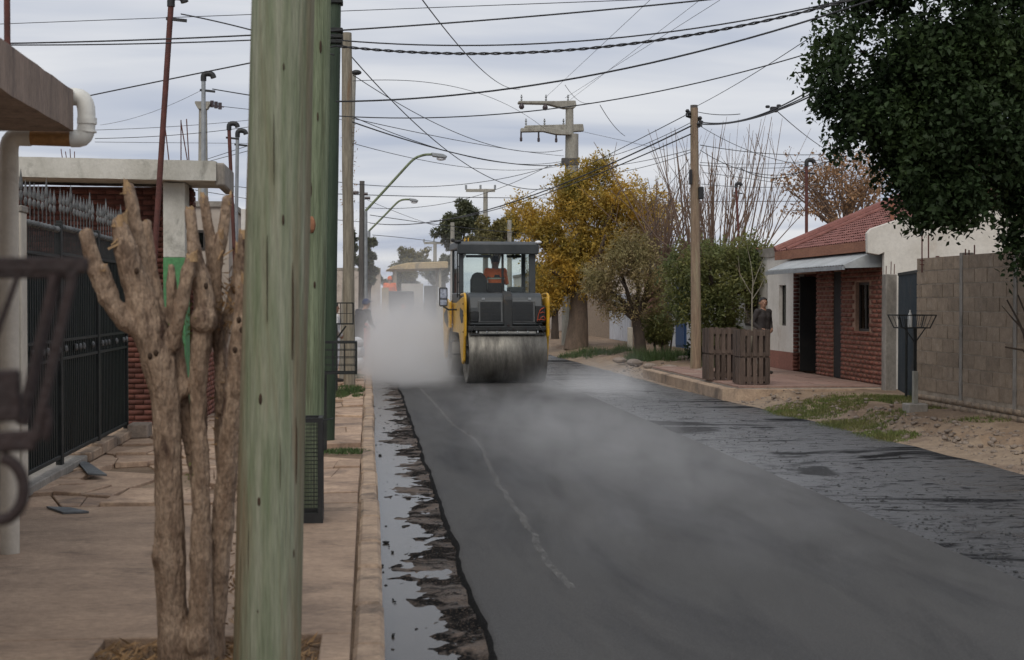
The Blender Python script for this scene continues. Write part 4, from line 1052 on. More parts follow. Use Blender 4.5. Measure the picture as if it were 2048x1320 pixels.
for (u0, u1, v0, v1, mt_) in [(430, 446, 642, 760, 'brick'), (482, 500, 418, 640, 'white_plaster')]:
    a, b_ = at(u0, v0, 26.6), at(u1, v1, 26.6); m_ = MB(); m_.box(a.x - ho.x, b_.x - ho.x, -.4, -.1, 0 if mt_ == 'brick' else 0, a.z - .1); m_.build('pier', mt_ if mt_ != 'brick' else 'red_dado', h3)

# --- service masts
def mast(name, pts, Y, r, material, label, head=True):
    P_ = [at(u, v, Y) for u, v in pts]; base = P_[0]
    t = empty(name, base, 0, label, 'service mast')
    m_ = MB(); m_.tube([p - base for p in P_], r, 10); m_.build('pipe', material, t, smooth=True)
    if head:
        e = P_[-1] - base; s_ = r / .03
        m_ = MB(); m_.tube(rounded([e + Vector((0, 0, -.02)), e + Vector((0, 0, .09 * s_)), e + Vector((.12 * s_, 0, .09 * s_)), e + Vector((.14 * s_, 0, .03 * s_))], .06 * s_, 4), r * 1.35, 10); m_.build('weatherhead', 'black_plastic', t, smooth=True)
        m_ = MB(); m_.bar(e + Vector((-.05 * s_, 0, -.14 * s_)), e + Vector((.16 * s_, 0, -.16 * s_)), .03 * s_, .03 * s_); m_.build('bracket', 'black_plastic', t)
    return t
mast('service_mast', [(306, 560), (342, 10)], 18.4, .036, 'rust_mast', 'tall tilted rust red service mast before the brick house')
mast('service_mast', [(471, 560), (458, 258)], 24, .03, 'rust_mast', 'dark rust service mast, left of a pair, behind pruned stubs')
mast('service_mast', [(471, 555), (475, 272)], 24.6, .03, 'galvanised', 'grey service mast, right of a pair, behind pruned stubs')
mast('service_mast', [(407, 420), (407, 160)], 31, .045, 'galvanised', 'grey pipe mast with dark cap before concrete pole')
cp = empty('concrete_pole', at(406, 560, 40), 0, 'pale concrete pole with capital rising behind the white roof slab', 'utility pole'); co = Vector(cp.location)
m_ = MB(); m_.tube([Vector((0, 0, 0)), at(406, 215, 40) - co], [.16, .11], 14); m_.build('shaft', 'pole_concrete', cp, smooth=True)
e = at(406, 210, 40) - co; m_ = MB(); m_.prism([(e.x - .12, e.z - .12), (e.x - .2, e.z + .02), (e.x - .2, e.z + .08), (e.x + .2, e.z + .08), (e.x + .2, e.z + .02), (e.x + .12, e.z - .12)], -.15, .15, 'y'); m_.build('capital', 'pole_concrete', cp)
for k in range(3):
    q = at(424 + k * 8, 208 + k * 2, 40) - co; m_ = MB(); m_.cyl(q - Vector((0, 0, .09)), q + Vector((0, 0, .09)), .05, 8); m_.build('insulator', 'insulator', cp)
m_ = MB(); m_.bar(e + Vector((.1, 0, 0)), at(448, 214, 40) - co, .03); m_.build('insulator_arm', 'insulator', cp)

# --- wire baskets on the pavement
def wire_panel(m_, x0, x1, z0, z1, y, sx, sz, r):
    x = x0
    while x <= x1 + 1e-6: m_.bar((x, y, z0), (x, y, z1), r, r); x += sx
    z = z0
    while z <= z1 + 1e-6: m_.bar((x0, y, z), (x1, y, z), r, r); z += sz
kb_ = empty('mesh_basket', (-.47, 10.85, .10), 0, 'black wire-mesh bin standing against the second green pole', 'bin')
bx0, bx1, bh_ = -.20, at(641, 1000, 10.85).x + .47, at(620, 836, 10.85).z - .10
m_ = MB()
for (x, y) in ((bx0, 0), (bx1, 0), (bx0, .24), (bx1, .24)): m_.box(x - .017, x + .017, y - .017, y + .017, 0, bh_)
for z in (.0, bh_ - .035):
    m_.box(bx0 + .017, bx1 - .017, -.016, .016, z, z + (.075 if z == 0 else .035)); m_.box(bx0 + .017, bx1 - .017, .224, .256, z, z + (.075 if z == 0 else .035))
    for x in (bx0, bx1): m_.box(x - .016, x + .016, .017, .223, z, z + (.075 if z == 0 else .035))
m_.build('frame', 'black_plastic', kb_)
m_ = MB(); wire_panel(m_, bx0 + .02, bx1 - .02, .08, bh_ - .04, -.004, .024, .03, .004); wire_panel(m_, bx0 + .02, bx1 - .02, .08, bh_ - .04, .244, .024, .03, .004)
o = m_.build('mesh', 'iron_black', kb_); o['kind'] = 'stuff'
m_ = MB(); m_.bar((bx1, .1, bh_ - .03), (bx1 + .09, .4, bh_ - .035), .008); m_.build('tie_wire', 'wire', kb_)
def tray_basket(name, Y, u0, u1, v0, v1, label, nx=5, nz=5, depth=.4, post=None, vpost=None):
    a = at(u0, v1, Y); c = at(u1, v0, Y); base = Vector(((a.x + c.x) / 2, Y, 0.09))
    t = empty(name, base, 0, label, 'rubbish basket')
    x0, x1, z0, z1 = a.x - base.x, c.x - base.x, a.z - .09, c.z - .09; r = .014
    m_ = MB()
    for y in (0, depth):
        for z in (z0, z1): m_.bar((x0, y, z), (x1, y, z), r * 1.6)
    for x in (x0, x1):
        for z in (z0, z1): m_.bar((x, 0, z), (x, depth, z), r * 1.6)
        for y in (0, depth): m_.bar((x, y, z0), (x, y, z1), r * 1.6)
    m_.build('frame', 'iron_black', t)
    m_ = MB(); wire_panel(m_, x0, x1, z0, z1, 0, (x1 - x0) / nx, (z1 - z0) / nz, .008); wire_panel(m_, x0, x1, z0, z1, depth, (x1 - x0) / nx, (z1 - z0) / nz, .008)
    o = m_.build('bars', 'iron_black', t); o['kind'] = 'stuff'
    if post is not None:
        px = at(post, v1, Y).x - base.x; m_ = MB(); m_.bar((px, depth / 2, 0), (px, depth / 2, z0), .05); m_.bar((px, depth / 2, z0 + .02), (x0 + .02, depth / 2, z0 + .02), .03); m_.build('post', 'iron_black', t)
    return t
tray_basket('rubbish_basket', 16.1, 618, 712, 685, 747, 'black wire rubbish basket reaching past the slim green pole', 4, 4, .36, post=648)
t = tray_basket('rubbish_basket', 26.5, 668, 706, 606, 648, 'small iron rubbish basket on a bracket before the weathered pole', 3, 2, .35, post=672)
m_ = MB(); m_.bar(at(692, 652, 26.5) - Vector(t.location), at(673, 678, 26.5) - Vector(t.location), .03); m_.build('brace', 'iron_black', t)

# ================================================================== PEOPLE
def person(loc, rz, label, mats, pose='stand', H=1.72, head_yaw=0.0, hat=None, band=False, group=None):
    # mats: shirt, trousers, skin, shoe, accent
    t = empty('person', loc, rz, label, 'person', group)
    k = H / 1.72
    V_ = lambda x, y, z: Vector((x * k, y * k, z * k))
    if pose == 'sit':
        pz = 0.50
        pel, bel, che, nek, hed = V_(0, .02, pz), V_(0, .05, pz + .18), V_(0, .04, pz + .38), V_(0, .02, pz + .54), V_(0, 0, pz + .70)
        hip = lambda s: V_(.095 * s, 0, pz - .02); kne = lambda s: V_(.13 * s, -.44, pz + .02); ank = lambda s: V_(.13 * s, -.42, .09); toe = lambda s: V_(.14 * s, -.60, .035)
        sho = lambda s: V_(.19 * s, .03, pz + .48); elb = lambda s: V_(.27 * s, -.05, pz + .22); wri = lambda s: V_(.20 * s, -.30, pz + .26)
        hd = lambda s: V_(.0, -1, .0)
    else:
        dp_ = .16 if pose == 'bend' else 0.0
        pel, bel, che, nek, hed = V_(0, 0, .95), V_(0, -.2 * dp_, 1.10), V_(0, -1.0 * dp_, 1.30), V_(0, -1.6 * dp_, 1.47), V_(0, -2.0 * dp_ - .01, 1.615)
        hip = lambda s: V_(.092 * s, 0, .91); kne = lambda s: V_(.10 * s, -.02, .49); ank = lambda s: V_(.105 * s, .02, .085); toe = lambda s: V_(.125 * s, -.15, .035)
        if pose == 'hips':
            sho = lambda s: V_(.185 * s, 0, 1.41); elb = lambda s: V_(.30 * s, .06, 1.16); wri = lambda s: V_(.17 * s, -.10, 1.02)
        elif pose == 'bend':
            sho = lambda s: V_(.185 * s, -.2, 1.41); elb = lambda s: V_(.25 * s, -.24, 1.13); wri = lambda s: V_(.16 * s, -.44, 1.02)
        else:
            sho = lambda s: V_(.185 * s, 0, 1.41); elb = lambda s: V_(.235 * s, .025, 1.12); wri = lambda s: V_(.245 * s, -.05, .875)
    C_ = []
    def c(a, ra, b, rb, z): C_.append((a, ra * k, b, rb * k, z))
    # torso: two side-by-side columns so that it is wider than deep
    for s in (-1, 1):
        o1 = V_(.055 * s, 0, 0)
        c(pel + o1, .115, bel + o1, .105, 1 if pose != 'sit' else 1); c(bel + o1, .108, che + o1 * 1.25, .125, 0); c(che + o1 * 1.25, .12, nek + V_(.05 * s, 0, -.09), .075, 0)
        c(nek + V_(0, 0, -.07), .07, sho(s), .066, 0)
        c(sho(s), .066, elb(s), .052, 0); c(elb(s), .050, wri(s), .036, 0)
        d = (wri(s) - elb(s)).normalized(); side = Vector((s, 0, 0)); side = (side - d * side.dot(d)).normalized(); fw = d.cross(side)
        pm = wri(s) + d * .05 * k
        for q in (-1, 0, 1): c(wri(s) + fw * q * .012 * k, .024, pm + d * .035 * k + fw * q * .020 * k, .019, 2)
        for f_, (o_, ln) in enumerate(((-.033, .055), (-.011, .07), (.011, .075), (.033, .062))):
            b0 = pm + d * .03 * k + fw * o_ * k; b1 = b0 + (d * .8 - side * .25) * ln * .55 * k + fw * o_ * .15 * k; b2 = b1 + (d * .6 - side * .7) * ln * .5 * k
            c(b0, .0105, b1, .0100, 2); c(b1, .0100, b2, .0085, 2)
        th0 = wri(s) + d * .03 * k - fw * .02 * k; th1 = th0 + (d * .7 - fw * .7) * .04 * k; th2 = th1 + (d * .9 - fw * .2 - side * .2) * .035 * k
        c(th0, .014, th1, .012, 2); c(th1, .012, th2, .0095, 2)
        c(hip(s), .105, kne(s), .068, 1); c(kne(s), .066, ank(s), .046, 1)
        c(ank(s) - V_(0, 0, .03), .046, toe(s), .034, 3); c(ank(s) + V_(0, .03, -.045), .040, ank(s) + V_(0, .02, -.03), .042, 3)
    c(nek + V_(0, 0, -.05), .062, hed + V_(0, .01, -.05), .055, 2)
    ch, sh_ = math.cos(head_yaw), math.sin(head_yaw)
    def hv(x, y, z): return hed + V_(x * ch - y * sh_, x * sh_ + y * ch, z)
    c(hv(0, .015, .035), .092, hv(0, -.005, .01), .086, 2); c(hv(0, -.02, -.03), .070, hv(0, -.045, -.075), .042, 2)
    c(hv(0, -.075, .0), .018, hv(0, -.108, -.022), .013, 2); c(hv(-.02, -.078, -.055), .012, hv(.02, -.078, -.055), .012, 2)
    c(hv(-.045, -.068, .03), .014, hv(.045, -.068, .03), .014, 2)
    for s in (-1, 1): c(hv(.088 * s, .01, .01), .012, hv(.094 * s, .018, -.025), .011, 2)
    body = remesh_body('body', C_, [mats[0], mats[1], mats[2], mats[3]], t, voxel=.0095, blend=.03)
    for s in (-1, 1):
        m_ = MB(); m_.ball(hv(.033 * s, -.083, .012), .011 * k, 8, 6, (1.2, .6, .7)); m_.build('eye', 'hair', t, smooth=True)
    # hair as a cap over the back and top of the skull
    m_ = MB(); n = 16; rows = 9; vs_ = []; fs_ = []
    for i in range(rows):
        for j in range(n):
            a = 2 * PI * j / n; front = max(0, -math.sin(a)); low = 2.0 - front * 1.05; th_ = (i / (rows - 1)) * low
            r = .106 + .004 * math.sin(7 * a + 3 * i)
            vs_.append(hv(r * .92 * math.sin(th_) * math.cos(a), .012 + r * 1.05 * math.sin(th_) * math.sin(a), .025 + r * math.cos(th_)))
    for i in range(rows - 1):
        for j in range(n): fs_.append((i * n + j, i * n + (j + 1) % n, (i + 1) * n + (j + 1) % n, (i + 1) * n + j))
    m_.add(vs_, fs_); m_.build('hair', 'hair' if not hat else hat, t, smooth=True).name = 'cap' if hat else 'hair'
    if hat and hat != 'cloth_orange':
        m_ = MB(); m_.prism([(p.x, p.y) for p in [hv(-.075, -.07, 0), hv(-.06, -.16, 0), hv(0, -.185, 0), hv(.06, -.16, 0), hv(.075, -.07, 0)]], hed.z + .055 * k, hed.z + .068 * k, 'z'); m_.build('visor', hat, t)
    if band:
        # yoke and reflective bands on the work shirt
        for (z, mt_, h, w) in ((.36, 'cloth_black', .07, .96), (.31, 'reflective', .03, 1.0), (.08, 'cloth_black', .26, .96)):
            m_ = MB(); n = 22; vs_ = []; zc = pel.z + z * k; f_ = (zc - bel.z) / max(1e-5, (che.z - bel.z)); yc = bel.y + (che.y - bel.y) * f_
            for zz in (zc - h * k / 2, zc + h * k / 2):
                for j in range(n):
                    a = 2 * PI * j / n; vs_.append((.205 * w * k * math.copysign(abs(math.cos(a)) ** .75, math.cos(a)), yc + .138 * w * k * math.sin(a), zz))
            m_.add(vs_, [(j, (j + 1) % n, n + (j + 1) % n, n + j) for j in range(n)]); m_.build('shirt_band', mt_, t, smooth=True)
    return t

# ================================================================== TANDEM ROLLER
RO = Vector((2.92, 31.15, 0.0))
rl = empty('road_roller', RO, math.radians(3.2), 'yellow and black tandem road roller with glazed cab on fresh asphalt', 'road roller')
def drum(yc, name):
    m_ = MB(); n = 72; r = .595; hw = .84
    m_.lathe([(r - .10, -hw + .06), (r - .07, -hw + .002), (r - .006, -hw), (r, -hw + .008), (r, hw - .008), (r - .006, hw), (r - .07, hw - .002), (r - .10, hw - .06)], n, (0, yc, .597), 'x')
    d = m_.build(name, 'drum_steel', rl, smooth=True)
    for s in (-1, 1):
        m_ = MB(); m_.lathe([(.20, s * (hw - .055)), (.20, s * (hw + .01)), (.12, s * (hw + .03)), (.10, s * (hw + .03))], 24, (0, yc, .597), 'x'); m_.build('hub', 'machine_black', d, smooth=True)
    return d
drum(0, 'drum'); drum(3.15, 'drum')
# fork plates (yellow side frames), front and rear
fp = [(-.30, 1.86), (-.36, 1.72), (-.36, 1.34), (-.30, 1.0), (-.22, .70), (-.17, .48), (-.05, .40), (.08, .43), (.20, .55), (.46, .95), (.72, 1.12), (1.0, 1.14), (1.0, 1.74), (.5, 1.80), (.1, 1.84)]
for s in (-1, 1):
    x0, x1 = (s * .865, s * .925) if s > 0 else (s * .925, s * .865)
    m_ = MB(); m_.prism(fp, x0, x1, 'x'); m_.build('side_plate', 'yellow_paint', rl, bevel=.018)
    m_ = MB(); m_.prism([(3.15 - a, z) for a, z in fp], x0 + (-.03 if s < 0 else 0.03), x1 + (-.03 if s < 0 else .03), 'x'); m_.build('side_plate', 'yellow_paint', rl, bevel=.018)
    # raised handrail edge on the front plate
    m_ = MB(); m_.tube(rounded([Vector((s * .895, -.375, 1.02)), Vector((s * .895, -.40, 1.80)), Vector((s * .895, -.28, 1.92)), Vector((s * .895, .35, 1.90))], .12), .026, 8); m_.build('edge_rail', 'yellow_paint', rl, smooth=True)
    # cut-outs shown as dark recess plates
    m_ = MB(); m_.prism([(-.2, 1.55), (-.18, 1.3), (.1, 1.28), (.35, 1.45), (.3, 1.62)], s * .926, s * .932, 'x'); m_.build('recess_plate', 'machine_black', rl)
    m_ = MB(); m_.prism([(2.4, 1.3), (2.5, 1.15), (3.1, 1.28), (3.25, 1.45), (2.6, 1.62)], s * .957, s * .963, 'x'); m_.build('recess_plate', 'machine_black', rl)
    m_ = MB(); m_.box(s * .83 - .03, s * .83 + .03, .95, 2.35, 1.05, 1.72); m_.build('side_skirt', 'yellow_paint', rl, bevel=.01)
    for zz in (.55, .85):
        m_ = MB(); m_.box(min(s * .80, s * .96), max(s * .80, s * .96), 1.25, 1.65, zz, zz + .04); m_.build('step', 'machine_black', rl)
# front body: hood, grilles, bumper, scraper
m_ = MB(); m_.prism([(-.30, 1.24), (-.26, 1.62), (-.14, 1.86), (-.02, 1.93), (1.05, 1.95), (1.05, 1.20), (.0, 1.20)], -.80, .80, 'x'); hood = m_.build('hood', 'machine_grey', rl, bevel=.03)
for (x0, x1) in ((-.57, -.12), (.13, .58)):
    m_ = MB(); y0, z0, y1, z1 = -.312, 1.33, -.272, 1.74
    m_.prism([(y0, z0 - .03), (y1 - .0, z1 + .03), (y1 + .05, z1 + .03), (y0 + .05, z0 - .03)], x0 - .04, x1 + .04, 'x'); gr = m_.build('grille', 'grille_rim', rl, bevel=.012)
    m_ = MB(); m_.prism([(y0 - .006, z0), (y1 - .010, z1), (y1 + .03, z1), (y0 + .03, z0)], x0, x1, 'x'); m_.build('screen', 'grille', gr)
    m_ = MB()
    for k in range(14):
        f_ = (k + .5) / 14; yy = y0 - .012 + (y1 - y0) * f_; zz = z0 + (z1 - z0) * f_; m_.bar((x0 + .01, yy, zz), (x1 - .01, yy, zz), .006, .012)
    m_.build('louvres', 'machine_black', gr)
m_ = MB(); m_.prism([(-.345, 1.18), (-.29, 1.80), (-.15, 1.97), (-.1, 1.97), (-.2, 1.75), (-.25, 1.18)], -.065, .125, 'x'); m_.build('tow_bracket', 'machine_black', rl, bevel=.01)
m_ = MB(); m_.lathe([(.028, -.40), (.028, -.34)], 12, (.03, 0, 1.24), 'y'); m_.build('tow_eye', 'rusty_iron', rl)
m_ = MB(); m_.box(-.84, .84, -.40, -.24, 1.13, 1.225); bp2 = m_.build('bumper', 'machine_black', rl, bevel=.012)
for x in (-.42, -.15, .13, .40):
    m_ = MB(); m_.lathe([(.018, -.415), (.018, -.395)], 8, (x, 0, 1.165), 'y'); m_.build('bolt', 'rusty_iron', bp2)
m_ = MB(); m_.prism([(-.42, 1.07), (-.36, 1.13), (-.2, 1.13), (-.30, 1.07)], -.60, .62, 'x'); m_.build('drum_mat', 'drum_mat', rl)
m_ = MB(); m_.bar((-.82, -.44, 1.055), (.82, -.44, 1.055), .035, .03); m_.build('scraper', 'machine_black', rl)
m_ = MB(); m_.box(-.8, -.60, -.33, -.2, 1.30, 1.55); m_.build('headlamp_well', 'machine_black', rl, bevel=.03)
m_ = MB(); m_.lathe([(.085, -.345), (.085, -.30), (.06, -.28)], 18, (-.70, 0, 1.46), 'y'); m_.build('intake', 'machine_black', rl, smooth=True)
m_ = MB(); m_.box(.62, .84, -.345, -.15, 1.30, 1.66); m_.build('open_bay', 'machine_black', rl, bevel=.015)
m_ = MB()
for pts in ([(.66, -.36, 1.33), (.67, -.38, 1.45), (.72, -.38, 1.58), (.80, -.37, 1.62)], [(.70, -.36, 1.34), (.74, -.39, 1.42), (.80, -.38, 1.44), (.83, -.37, 1.37)], [(.65, -.37, 1.36), (.73, -.38, 1.37), (.82, -.37, 1.35)], [(.72, -.37, 1.50), (.77, -.385, 1.53), (.81, -.37, 1.50)]):
    m_.tube(rounded([Vector(p) for p in pts], .04, 3), .009, 6)
m_.build('hoses', 'cable_red', rl, smooth=True)
# fittings: hydraulic lines, work lights, latches, spray bar nozzles
for s in (-1, 1):
    m_ = MB(); m_.tube(rounded([Vector((s * .70, -.36, 1.245)), Vector((s * .72, -.42, 1.19)), Vector((s * .78, -.43, 1.10)), Vector((s * .80, -.35, 1.02))], .05, 3), .012, 6); m_.build('hose', 'black_plastic', rl, smooth=True)
    m_ = MB(); m_.box(s * .50 - .03, s * .50 + .03, -.29, -.25, 1.79, 1.83); m_.build('latch', 'galvanised', rl)
    for zz in (1.1, 1.45, 1.7):
        m_ = MB(); m_.lathe([(.022, s * .926), (.022, s * .938)], 8, (0, -.28 + .02 * zz, zz), 'x'); m_.build('bolt', 'rusty_iron', rl)
for k in range(7):
    m_ = MB(); m_.lathe([(.014, 0), (.02, .02), (.014, .05)], 8, (-.66 + .22 * k, -.40, 1.075)); m_.build('spray_nozzle', 'galvanised', rl)
# middle chassis
m_ = MB(); m_.box(-.62, .62, .95, 2.3, .75, 1.2); m_.build('chassis', 'machine_black', rl, bevel=.03)
m_ = MB(); m_.prism([(2.25, 1.2), (2.25, 1.85), (3.2, 1.80), (3.45, 1.6), (3.5, 1.22)], -.80, .80, 'x'); m_.build('rear_hood', 'yellow_paint', rl, bevel=.03)
# cab
cb = empty('cab', (0, 1.05, 1.72)); cb.parent = rl
CW, CD, CH_ = .86, 1.45, 1.33
m_ = MB(); m_.box(-CW, CW, 0, CD, .0, .22); m_.build('cab_base', 'machine_grey', cb, bevel=.02)
for (x, y, w) in ((-CW + .05, .05, .10), (CW - .07, .05, .14), (-CW + .05, CD - .05, .09), (CW - .05, CD - .05, .09)):
    m_ = MB(); m_.box(x - w / 2, x + w / 2, y - .045, y + .045, .221, CH_ - .13); m_.build('cab_post', 'machine_grey', cb, bevel=.01)
m_ = MB(); m_.box(.095, .145, .02, .06, .221, CH_ - .13); m_.build('cab_post', 'machine_black', cb)
m_ = MB(); m_.box(-CW + .1, CW - .14, .01, .07, CH_ - .19, CH_ - .131); m_.box(-CW + .1, CW - .1, CD - .06, CD - .02, CH_ - .17, CH_ - .131); m_.build('header', 'machine_black', cb)
m_ = MB(); m_.prism([(-.14, CH_ - .02), (-.12, CH_ - .25), (-.08, CH_ - .25), (-.06, CH_ - .132), (CD + .06, CH_ - .132), (CD + .10, CH_ - .05), (CD, CH_ + .03), (0, CH_ + .035)], -.91, .91, 'x'); m_.build('roof', 'machine_grey', cb, bevel=.02)
for (x0, x1) in ((-CW + .10, .095), (.145, CW - .14)):
    m_ = MB(); m_.box(x0, x1, .036, .042, .221, CH_ - .19); m_.build('windscreen', 'glass_cab', cb)
m_ = MB(); m_.box(-CW + .10, CW - .10, CD - .043, CD - .037, .221, CH_ - .17); m_.build('rear_window', 'glass_cab', cb)
for s in (-1, 1):
    m_ = MB(); x = s * (CW - .03); m_.box(x - .003, x + .003, .10, CD - .10, .221, CH_ - .13); m_.build('side_window', 'glass_cab', cb)
    m_ = MB(); m_.box(min(s * (CW - .1), s * (CW - .25)), max(s * (CW - .1), s * (CW - .25)), .08, .11, .3, CH_ - .13); 
for (x0, x1) in ((-.70, -.12), (.22, .55)):
    m_ = MB(); m_.box(x0, x1, .10, .12, CH_ - .32, CH_ - .26); m_.build('wiper_box', 'machine_black', cb, bevel=.008)
for (x, h) in ((-.72, .10), (-.64, .11), (.58, .10), (.68, .10), (.74, .12)):
    m_ = MB(); m_.tube([(x, .1, CH_ + .02), (x, .1, CH_ + h), (x + .02, .3, CH_ + h), (x + .02, .5, CH_ + .02)], .014, 6); m_.build('roof_handle', 'yellow_paint', cb)
for s in (-1, 1):
    m_ = MB(); m_.ball((s * .90, -.13, CH_ + .02), .055, 10, 7, (1.4, .8, .7)); m_.build('work_lamp', 'lamp_glass' if s > 0 else 'black_plastic', cb, smooth=True)
m_ = MB(); m_.ball((-1.0, .05, CH_ + .06), .045, 8, 6); m_.bar((-1.0, .05, CH_ + .05), (-.9, .05, CH_ - .02), .03); m_.build('camera_arm', 'black_plastic', cb)
m_ = MB(); m_.tube([(-.90, .0, .12), (-.90, -.03, .9), (-.90, -.03, CH_ - .1)], .013, 6)
for z in (.18, .45, .8, 1.1): m_.bar((-.90, -.02, z), (-.84, .05, z), .025)
m_.build('grab_rail', 'machine_black', cb)
mi_ = empty('mirror', (-1.24, -.25, .12)); mi_.parent = cb
m_ = MB(); m_.box(-.095, .095, -.02, .03, -.20, .22); m_.build('mirror_case', 'black_plastic', mi_, bevel=.03)
m_ = MB(); m_.box(-.07, .07, -.026, -.021, -.02, .19); m_.build('mirror_glass', 'mirror', mi_)
m_ = MB(); m_.box(-.07, .07, -.026, -.021, -.17, -.05); m_.build('mirror_glass', 'mirror', mi_)
m_ = MB(); m_.tube([(0, .02, -.2), (.12, .06, -.27), (.36, .2, -.27)], .02, 8); m_.build('mirror_arm', 'black_plastic', mi_, smooth=True)
m_ = MB(); m_.prism([(-.56, .15), (-.56, .52), (-.50, .66), (-.36, .70), (-.24, .64), (-.18, .5), (-.18, .15)], .35, .47, 'y'); m_.build('seat', 'machine_black', cb, bevel=.04)
m_ = MB(); m_.box(-.5, .3, .5, .95, .12, .28); m_.build('seat_cushion', 'machine_black', cb, bevel=.04)
m_ = MB(); m_.box(.28, .62, .15, .5, .222, .36); m_.build('console', 'machine_grey', cb, bevel=.03)
person((2.86, 32.75, 1.46), PI + .15, 'roller driver in orange and black work shirt seated in the cab', ['cloth_orange', 'cloth_dark', 'skin', 'shoe'], 'sit', 1.72, band=True)

# ================================================================== PAVER far down the lane
PY = 55.0
pvr = empty('asphalt_paver', (1.8, PY, 0), 0, 'tan asphalt paver under a flat canopy, behind steam beyond roller', 'paver')
def pl_(u, v): q = at(u, v, PY); return q.x - 1.8, q.z
cz = pl_(830, 540)[1]
x0, x1 = pl_(772, 530)[0], pl_(896, 530)[0]
m_ = MB(); m_.prism([(x0, cz), (x0 + .25, cz + .14), (x0 + .8, cz + .27), (x1 - .05, cz + .33), (x1, cz + .30), (x1, cz + .06), (x0 + .6, cz)], -.2, 3.0, 'y'); m_.build('canopy', 'tan_paint', pvr, bevel=.03)
for (x, y) in ((x0 + .35, .1), (x1 - .3, .1), (x0 + .35, 2.7), (x1 - .3, 2.7)):
    m_ = MB(); m_.box(x - .05, x + .05, y - .05, y + .05, 1.0, cz + .05); m_.build('canopy_post', 'beige_paint', pvr)
m_ = MB(); m_.box(x0 + .1, x1 - .1, .4, 3.2, .5, 1.7); m_.build('engine_body', 'beige_paint', pvr, bevel=.05)
m_ = MB(); m_.box(pl_(802, 0)[0], pl_(846, 0)[0], .2, .39, 1.5, pl_(0, 566)[1]); m_.build('rear_panel', 'white_plaster', pvr, bevel=.02)
m_ = MB(); m_.box(pl_(848, 0)[0], pl_(872, 0)[0], .22, .38, 1.0, pl_(0, 570)[1]); m_.build('side_cabinet', 'machine_grey', pvr, bevel=.02)
m_ = MB(); m_.prism([(pl_(770, 0)[0], pl_(0, 582)[1]), (pl_(826, 0)[0], pl_(0, 582)[1]), (pl_(826, 0)[0], pl_(0, 612)[1]), (pl_(812, 0)[0], .95), (pl_(784, 0)[0], .95)], -.6, .15, 'y'); m_.build('control_station', 'machine_grey', pvr, bevel=.03)
m_ = MB(); m_.box(x0 - .15, x1 + .25, -.9, -.1, .06, .55); m_.build('screed', 'machine_black', pvr, bevel=.03)
for x in (x0 + .3, x1 - .3):
    m_ = MB(); m_.prism([(0, .05), (3.1, .05), (3.4, .35), (3.1, .68), (0, .68), (-.1, .35)], x - .17, x + .17, 'x')
    for i in range(len(m_.v)): m_.v[i] = (m_.v[i][0], m_.v[i][1] + .1, m_.v[i][2])
    m_.build('crawler_track', 'machine_black', pvr, bevel=.03)
m_ = MB(); m_.prism([(x0 - .2, .5), (x1 + .2, .5), (x1 + .35, 1.4), (x0 - .35, 1.4)], 3.4, 5.2, 'y'); m_.build('hopper', 'tan_paint', pvr)
lx, lz_ = pl_(806, 613); m_ = MB(); m_.lathe([(.08, -.63), (.08, -.60)], 12, (lx, 0, lz_), 'y'); m_.build('tail_light', 'tail_red', pvr)
m_ = MB(); m_.box(pl_(762, 0)[0], pl_(776, 0)[0], -.7, -.3, .3, pl_(0, 575)[1]); m_.build('step_frame', 'tan_paint', pvr)
q = at(780, 575, 54.6)
person((q.x, 54.9, at(0, 570, 54.9).z - 1.32), PI, 'paver operator in orange jacket above the dark control station', ['cloth_orange', 'denim', 'skin', 'shoe'], 'stand', 1.65, hat='cloth_orange')
m_ = MB(); m_.box(q.x - .5, q.x + .5, 54.6, 55.2, at(0, 570, 54.9).z - 1.40, at(0, 570, 54.9).z - 1.322); o = m_.build('operator_platform', 'machine_black', pvr); o.location = (-1.8, -PY, 0)

# people and things on the left pavement
q = at(716, 605, 36.5)
person((q.x - .02, 36.6, .10), PI * .75, 'bystander in black with blue cap beside white sacks on pavement', ['cloth_black', 'cloth_black', 'skin', 'shoe'], 'bend', 1.70, hat='cloth_navy')
q = at(670, 615, 30.0)
person((q.x - .02, 30.0, .10), PI * .6, 'bystander in white shirt half hidden behind the poles', ['cloth_white', 'sack_white', 'skin', 'shoe'], 'hips', 1.62)
def sack(p, s, rz, label):
    m_ = MB(); m_.ball((0, 0, 0), .5, 14, 10)
    for i in range(len(m_.v)):
        x, y, z = m_.v[i]; f_ = lambda a: math.copysign(abs(2 * a) ** .55 * .5, a)
        x, y, z = f_(x), f_(y), f_(z); d = 1 + .10 * fbm(x * 2, y * 2, z * 2 + p[1], 3, 1.7); m_.v[i] = (x * s[0] * d, y * s[1] * d, (z + .5) * s[2] * d)
    o = m_.build('sack', 'sack_white', None, smooth=True); o.location = p; o.rotation_euler = (0, 0, rz)
    return tag(o, label, 'sack', 'white sacks piled on the pavement')
q = on_ground(712, 742, .1)
sack((q.x, q.y, .1), (.34, .5, .34), .2, 'white sack at the bottom of the pile by the kerb')
sack((q.x + .02, q.y + .05, .40), (.32, .48, .30), -.3, 'white sack in the middle of the pile by the kerb')
sack((q.x - .03, q.y + .02, .66), (.30, .44, .24), .5, 'white sack on top of the pile by the kerb')
q = at(730, 700, 39)
cn = empty('traffic_barrel', (q.x, 39, .09), 0, 'red plastic road barrel at the kerb behind the bystander', 'barrel')
m_ = MB(); m_.lathe([(.17, 0), (.17, .06), (.14, .08), (.13, .45), (.145, .5), (.12, .9), (.08, .98)], 16, (0, 0, .1)); m_.build('body', 'red_plastic', cn, smooth=True)
m_ = MB(); m_.lathe([(.21, 0), (.21, .1), (.18, .1)], 16); m_.build('base', 'black_plastic', cn)

